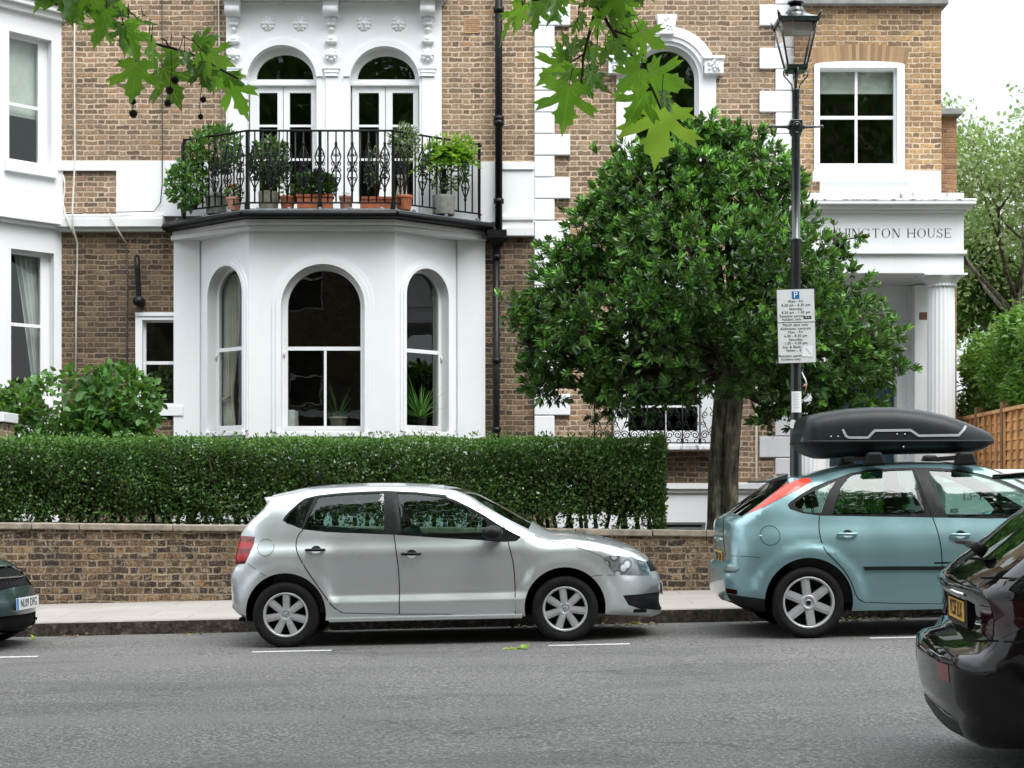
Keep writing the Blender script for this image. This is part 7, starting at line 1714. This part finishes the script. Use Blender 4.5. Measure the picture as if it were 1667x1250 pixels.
# ---- dark green-grey small car, nose only in the picture
gl_ = [(-1.80, .2, 0), (-1.86, .3, .03), (-1.88, .45, .04), (-1.86, .6, .04), (-1.82, .78, .04), (-1.76, .95, .04), (-1.66, 1.2, .04), (-1.58, 1.36, .02), (-1.4, 1.40, .03), (-.8, 1.42, .03), (-.1, 1.41, .03), (.15, 1.38, .05), (.4, 1.2, .08), (.65, 1.0, .08), (.8, .93, .06), (1.1, .90, .07), (1.35, .86, .09), (1.52, .80, .11), (1.62, .73, .12), (1.70, .65, .12), (1.755, .57, .11), (1.785, .50, .11), (1.80, .44, .12), (1.805, .36, .12), (1.80, .27, .12), (1.79, .20, .11), (1.75, .15, .08), (1.65, .14, .02)]
LREG = [
 dict(name='window', poly=[(-1.3, 1.0), (-1.2, 1.3), (-.4, 1.33), (-.35, .98)], mat='car_glass_dark', ins=.012),
 dict(name='window', poly=[(-.28, .98), (-.33, 1.33), (.1, 1.31), (.3, 1.18), (.52, .98)], mat='car_glass_dark', ins=.012),
 dict(name='window_trim', poly=[(-1.4, .96), (-1.26, 1.35), (.12, 1.345), (.34, 1.2), (.6, .96)], mat='black_plastic', ins=.003),
 dict(name='headlight', poly=[(1.36 + .10 * cos(t), .66 + .115 * sin(t)) for t in [2 * pi * i / 20 for i in range(20)]], mat='lens_clear', ins=-.01),
]
spec = dict(W=.84, sil=gl_, arches=[(-1.2, .31, .35), (1.2, .31, .35)], sill=.20, paint='greengrey', ext=(-1.86, 1.80), belt=.95,
  inset=[(0, .05), (.2, .03), (.3, .01), (.5, 0), (.7, .005), (.85, .03), (.95, .06), (1.1, .1), (1.3, .17), (1.42, .26)], rear=(.4, .18, 2), front=(.75, .36, 2.0), regions=LREG, flare=.02, cabin=(-1.4, .6),
  seats=[(-.95, [0], 1.1, .6), (-.1, [-.36, .36], .5, .6)], steer=(.45, -.36, .9), cupmat='greengrey',
  strips=[dict(key='windscreen', x=(.16, .74), z=(.9, 1.5), t=(0, .93), mat='car_glass_dark', ins=.003), dict(key='upper_grille', x=(1.4, 1.9), z=(.50, .655), t=(0, .86), mat='dark', ins=.02), dict(key='lower_grille', x=(1.6, 1.9), z=(.19, .335), t=(0, .9), mat='dark', ins=.02)],
  seams=[([(.6, .95), (.62, .6), (.6, .25)], {}), ([(-.4, .95), (-.42, .6), (-.4, .25)], {})])
GX0 = -4.36 - 1.92; gc = Car('dark_grey_car', 'dark green-grey small car whose nose and white number plate show at the left edge', (GX0, 14.95, gz(GX0)), (0, -SL, R(-5)), spec)
gc.wheels([(-1.2, .30), (1.2, .30)], .30, .21, 'hub7')
plate(gc, 1.815, -.02, .415, pi / 2, 'NL09 DFG', 'plate_white')
mb = MB()
for k in range(11): y = -.31 + k * .062; c = .12 * (abs(y) / .45) ** 2.4; mb.tube([(1.690 - c, y, .635), (1.762 - c, y, .515)], .007, 5)
mb.build('grille_bar', 'black_metal', gc.root)
mb = MB(); mb.tube([(1.697 - .12 * (abs(y) / .45) ** 2.4, y, .656) for y in [-.33 + i * .055 for i in range(13)]], .009, 6); mb.build('grille_trim', 'chrome', gc.root)
# ============================================================ PLANE TREE OVER THE CAMERA, AND THE OPPOSITE SIDE OF THE STREET
pt = thing('plane_tree', 'plane tree overhanging the street, its lobed leaves hanging into the top of view', 'tree', (1.6, -1.6, gz(1.6) + .12))
po = Vector(pt.location)
half = [(0, 0), (.06, -.07), (.17, -.13), (.27, -.06), (.45, -.08), (.39, .03), (.53, .10), (.36, .12), (.22, .17), (.33, .28), (.46, .31), (.66, .47), (.53, .48), (.58, .64), (.42, .55), (.30, .49), (.15, .38), (.17, .54), (.27, .64), (.17, .69), (.18, .83), (.08, .87), (0, 1.14)]
outline = half + [(-x, y) for x, y in half[-2:0:-1]]
def leafgeo():
    g = [(x * .5, y * .5 + .05) for x, y in outline]
    extra = [(0, .15 * i) for i in range(1, 7)] + [(s_ * .12 * i, .12 * i) for s_ in (1, -1) for i in range(1, 5)] + [(s_ * .18, 0.02) for s_ in (1, -1)]
    extra = [p for p in extra if pip(p, outline)]
    vs, fs = cdt([outline], extra); fs = [f for f in fs if pip((sum(vs[i][0] for i in f) / len(f), sum(vs[i][1] for i in f) / len(f)), outline)]
    return vs, fs
LV, LFc = leafgeo()
BRD = 4.5
def branch(name, label, twigs, leaves, balls, seed):
    q = random.Random(seed)
    def w3(px, py, D): return Vector((PX(px, D), D, PZ(py, D))) - po
    mb = MB()
    for tw in twigs: mb.tube([w3(a, b, d) for a, b, d in tw['p']], [tw['r'] * (1 - .5 * i / len(tw['p'])) for i in range(len(tw['p']))], 7)
    for bl_ in balls:
        pts = [w3(a, b, BRD) for a, b in bl_['stem']]; mb.tube(pts, .0011, 5, False)
    V_, F_, UV = [], [], []; V2, F2, UV2 = [], [], []; V3, F3, UV3 = [], [], []
    more = []
    for l in leaves:
        if not l[6] and q.random() < (.75 if l[1] < 70 else .3): more.append((l[0] + q.uniform(-14, 14), l[1] + q.uniform(-16, 6), l[2] + q.uniform(-26, 26), l[3] + q.uniform(-22, 4), l[4], q.uniform(-60, 60), 0))
    for (bx, by, tx_, ty_, sc_, roll, young) in leaves + more:
        D = BRD + q.uniform(-.12, .14); b = w3(bx, by, D); dv = w3(tx_, ty_, D + q.uniform(-.03, .03)) - b; L_ = dv.length; yv = dv.normalized()
        vw = Vector((0, 1, 0)); xv = yv.cross(vw).normalized(); nv = xv.cross(yv)
        rr = R(roll); xv2 = xv * cos(rr) + nv * sin(rr); nv2 = nv * cos(rr) - xv * sin(rr)
        T = (V_, F_, UV) if not young else ((V2, F2, UV2) if young == 1 else (V3, F3, UV3)); b0 = len(T[0]); s_ = L_ / 1.18; cu = q.uniform(.1, .7); fo = q.uniform(-.15, .55); wv = q.uniform(0, 6)
        for x, y in LV:
            z = -cu * y * y * .35 + fo * abs(x) * .5 + .035 * sin(x * 12 + y * 9 + wv) + .12 * x * x * sin(wv); T[0].append(b + (xv2 * x * sc_ + yv * y + nv2 * z) * s_); T[2].append((x, y))
        for f in LFc: T[1].append(tuple(b0 + i for i in f))
        # leaf stalk
        mb.tube([b, b - yv * .03 + Vector((q.uniform(-.015, .015), 0, .02))], .0013, 5, False)
    br = mb.build(name, 'twig', pt); br['label'] = label
    for nm, (v, f, uv), mat in (('leaves', (V_, F_, UV), 'plane_leaf'), ('light_leaves', (V3, F3, UV3), 'plane_light'), ('young_leaf', (V2, F2, UV2), 'plane_young')):
        if not v: continue
        m_ = MB(); m_.v = [tuple(p) for p in v]; m_.f = f; m_.sm = [True] * len(f); o = m_.build(nm, mat, br)
        lay = o.data.uv_layers.new(name='UVMap')
        for lp_ in o.data.loops: lay.data[lp_.index].uv = uv[lp_.vertex_index]
    for bl_ in balls:
        for (a, b, r) in bl_['b']:
            m_ = MB(); c = w3(a, b, BRD); rad = r * BRD / F; m_.ball(c, rad * .86, 12)
            for k in range(90):
                d = Vector((q.gauss(0, 1), q.gauss(0, 1), q.gauss(0, 1))).normalized(); s_ = d.orthogonal().normalized() * rad * .06; m_.add([c + d * rad * .8 - s_, c + d * rad * .8 + s_, c + d * rad * 1.12], [(0, 1, 2)])
            m_.build('seed_ball', 'seed', br)
D0 = BRD
branch('branch', 'leafy twig with hanging seed balls at the top left of the photo',
  [dict(p=[(40, -60, D0 - .3), (75, -8, D0), (130, 2, D0), (165, 22, D0), (200, 42, D0), (245, 70, D0), (280, 78, D0), (322, 92, D0), (350, 108, D0), (388, 128, D0)], r=.0055), dict(p=[(150, 10, D0), (160, -40, D0)], r=.005), dict(p=[(275, 78, D0), (270, 66, D0), (262, 62, D0)], r=.003)],
  [(100, -25, 118, 58, .9, 25, 0), (78, -28, 68, 26, .8, -40, 0), (118, -15, 128, 64, .7, 50, 0), (140, -12, 165, 38, .9, 0, 0), (168, 32, 146, 88, .9, 30, 0), (152, 5, 214, 32, .85, 20, 0), (185, -8, 215, 30, .8, -30, 0), (200, 42, 196, 94, .7, 45, 0), (212, 42, 238, 118, .75, -40, 0), (246, 68, 252, 135, .4, 50, 0), (222, 102, 216, 182, 1.05, 0, 2), (266, 112, 302, 188, .95, -10, 0), (277, 80, 268, 118, .9, 0, 0), (300, 86, 318, 140, .6, 50, 0), (316, 68, 372, 62, .9, 20, 0), (330, 84, 390, 118, 1.0, 10, 2), (334, 100, 362, 164, .7, -35, 0), (348, 108, 388, 160, .6, 30, 0), (372, 128, 412, 206, .75, -5, 2), (322, 106, 346, 160, .8, 10, 0), (290, 84, 270, 118, .7, 0, 0), (225, 32, 268, 46, .35, 60, 0), (122, 0, 140, 46, .7, 0, 0), (60, -40, 78, 12, .8, 10, 0), (88, -20, 60, 14, .6, 0, 0), (325, 95, 352, 70, .6, 0, 0), (170, 20, 182, 70, .6, -50, 0)],
  [dict(stem=[(221, 96), (217, 138), (216, 190)], b=[(217, 138, 5.2), (216, 165, 6.3), (217, 185, 7.6)]), dict(stem=[(278, 82), (280, 110), (275, 166)], b=[(285, 130, 7.3), (276, 147, 7), (273, 168, 6.6)]), dict(stem=[(325, 100), (328, 140), (325, 172), (327, 190)], b=[(331, 162, 5.6), (326.5, 190, 5.2)])], 3)
branch('branch', 'twig of bright lobed leaves at the top centre-right of the photo',
  [dict(p=[(960, -70, D0 - .3), (968, -5, D0), (971, 12, D0)], r=.007), dict(p=[(971, 12, D0), (965, 30, D0), (955, 70, D0), (949, 95, D0), (948, 120, D0), (945, 142, D0)], r=.005), dict(p=[(950, 88, D0), (938, 96, D0), (928, 102, D0)], r=.003), dict(p=[(955, 36, D0), (940, 40, D0), (938, 42, D0)], r=.002), dict(p=[(971, 12, D0), (985, 30, D0), (1002, 58, D0), (1030, 92, D0), (1046, 118, D0), (1062, 145, D0), (1076, 178, D0)], r=.0055), dict(p=[(1000, 50, D0), (1018, 56, D0), (1030, 62, D0)], r=.003), dict(p=[(830, -30, D0), (868, 0, D0), (900, -2, D0), (940, -40, D0)], r=.004)],
  [(848, 8, 803, 74, .45, 50, 0), (850, 10, 838, 56, .9, 30, 0), (874, 5, 870, 66, .75, -20, 0), (896, -4, 914, 52, .9, 30, 0), (926, -12, 916, 18, 1, 0, 0), (958, 8, 966, -40, 1, 20, 0), (974, 20, 968, 82, .55, 40, 2), (1000, -14, 1022, 58, 1.1, 20, 0), (1040, 52, 1092, 86, 1.05, 10, 2), (918, 96, 905, 62, .9, 10, 0), (922, 100, 868, 144, 1.15, 10, 0), (926, 140, 914, 228, 1.15, 0, 2), (935, 112, 898, 156, 1, -30, 0), (955, 112, 994, 162, .9, 30, 0), (962, 78, 944, 104, .9, 0, 0), (986, 82, 976, 114, .9, 0, 0), (1000, 68, 1018, 112, 1, 20, 0), (1012, 92, 1034, 120, 1, -30, 0), (1042, 112, 994, 160, .95, 15, 2), (1056, 118, 1130, 150, 1.1, 5, 2), (1050, 150, 1014, 215, 1.1, 0, 0), (1078, 176, 1063, 284, 1.25, 0, 1), (1078, 150, 1092, 196, .7, 40, 0), (980, 15, 1042, 30, .8, 20, 0), (1010, 52, 1044, 92, .9, 0, 0), (990, -30, 972, 22, 1.2, 0, 0), (1030, -40, 1046, 20, 1.2, 10, 0), (940, 36, 928, 62, .7, 0, 0), (960, 90, 970, 122, .7, 40, 0), (1010, 40, 984, 60, .8, 0, 0), (905, -30, 885, 8, 1, 0, 0), (1068, 130, 1096, 188, .9, 20, 0), (1024, 60, 1068, 60, .8, 30, 0), (1032, 100, 1056, 74, .8, 0, 0), (950, 130, 968, 168, .8, 0, 0)], [], 5)
# trunk, limbs and crown (behind and above the camera; they show as reflections in the windows)
mb = MB(); q = random.Random(2)
mb.tube([(0, 0, -.2), (0, 0, .4), (.1, .1, 3), (0, .2, 5.2)], [.42, .32, .28, .24], 16)
mb.tube([(0, .2, 5), (-.5, 2, 5.3), (-1.2, 4.4, 4.5), (-1.38, 5.7, 3.05)], [.16, .10, .05, .008], 8); mb.tube([(-1.3, 4.4, 4.5), (-2.2, 5.2, 3.9), (-2.9, 5.75, 3.0)], [.04, .025, .006], 8)
for k in range(9):
    a = 2 * pi * k / 9 + .3; mb.tube([(0, .2, 4.6 + .1 * k), (2 * cos(a), 1.2 + 2.6 * sin(a), 7.5 + .3 * k), (4.8 * cos(a), 3 + 5 * sin(a), 11 + .3 * (k % 4))], [.16, .09, .03], 8)
mb.build('trunk', 'bark', pt)
P1_, d1_ = ellip(17000, (-.5, 3.4, 12.8), (8.0, 7.0, 5.6), .35); cloud('crown', P1_, 'crown_leaf', pt, .30, .42, .0)
def street_tree(name, label, x, y, n, r, zc, s_):
    o = thing(name, label, 'tree', (x, y, gz(x) + .12), 'trees on the near pavement'); mb = MB(); mb.tube([(0, 0, -.2), (0, 0, .4), (.1, 0, 3), (0, 0, 6)], [.42, .32, .28, .2], 14)
    for k in range(8): a = 2 * pi * k / 8; mb.tube([(0, 0, 4.6), (2 * cos(a), 1.2 + 2.4 * sin(a), 7.5), (3.8 * cos(a), 3 + 4.4 * sin(a), 11)], [.16, .09, .03], 8)
    mb.build('trunk', 'bark', o); P_, d = ellip(n, (0, 3.2, zc), r, .35); cloud('crown', P_, 'crown_leaf', o, s_, .42, .0)
street_tree('plane_tree', 'leafy street tree on the near pavement, left of the camera', -9.5, -2.2, 10000, (5.4, 6.4, 5.6), 12.4, .34)
street_tree('plane_tree', 'leafy street tree on the near pavement, right of the camera', 11.5, -2.2, 5000, (4.6, 3.6, 6), 12.4, .34)
# houses opposite
for k in range(5):
    x0 = -27 + 11 * k; o = thing('opposite_house', ['dark brick', 'plain dark brick', 'brown brick', 'flat-fronted brick', 'sooty brick'][k] + ' tall house facing the camera\'s back, number %s from the left' % ['one', 'two', 'three', 'four', 'five'][k], 'house', (x0 + 5.5, -10, 0), 'houses opposite')
    FO = Fr((x0, -10, 0), (1, 0, 0), (0, -1, 0)); mb = MB(); hs = []
    for fl in range(4):
        for c in range(3): a = 1.3 + c * 3.4; hs.append(rect(a, a + 1.2, 1 + fl * 3.4, 3.1 + fl * 3.4))
    panel(mb, FO, rect(0, 10.98, -.5, 16), hs, 0, .25); W(mb.build('wall', ['brick_low', 'brick_low', 'brick_low', 'brick_low', 'brick_low'][k], o))
    mb = MB(); mb.box(x0, x0 + 10.98, -16, -10.26, -.5, 16.0); W(mb.build('interior', 'room', o))
    for h_ in hs:
        mb = MB(); panel(mb, FO, h_, [rect(h_[0][0] + .06, h_[1][0] - .06, h_[0][1] + .06, h_[2][1] - .06)], .1, .15); zc = (h_[0][1] + h_[2][1]) / 2; a0, a1 = h_[0][0], h_[1][0]
        mb.box(x0 + a0, x0 + a1, -10.15, -10.1, zc - .03, zc + .03); W(mb.build('window', 'white_paint', o))
    mb = MB(); mb.box(x0, x0 + 10.98, -10.4, -9.7, 16.0, 16.5); mb.box(x0, x0 + 10.98, -10.1, -9.9, 4.0, 4.25); W(mb.build('cornice', 'stucco', o))
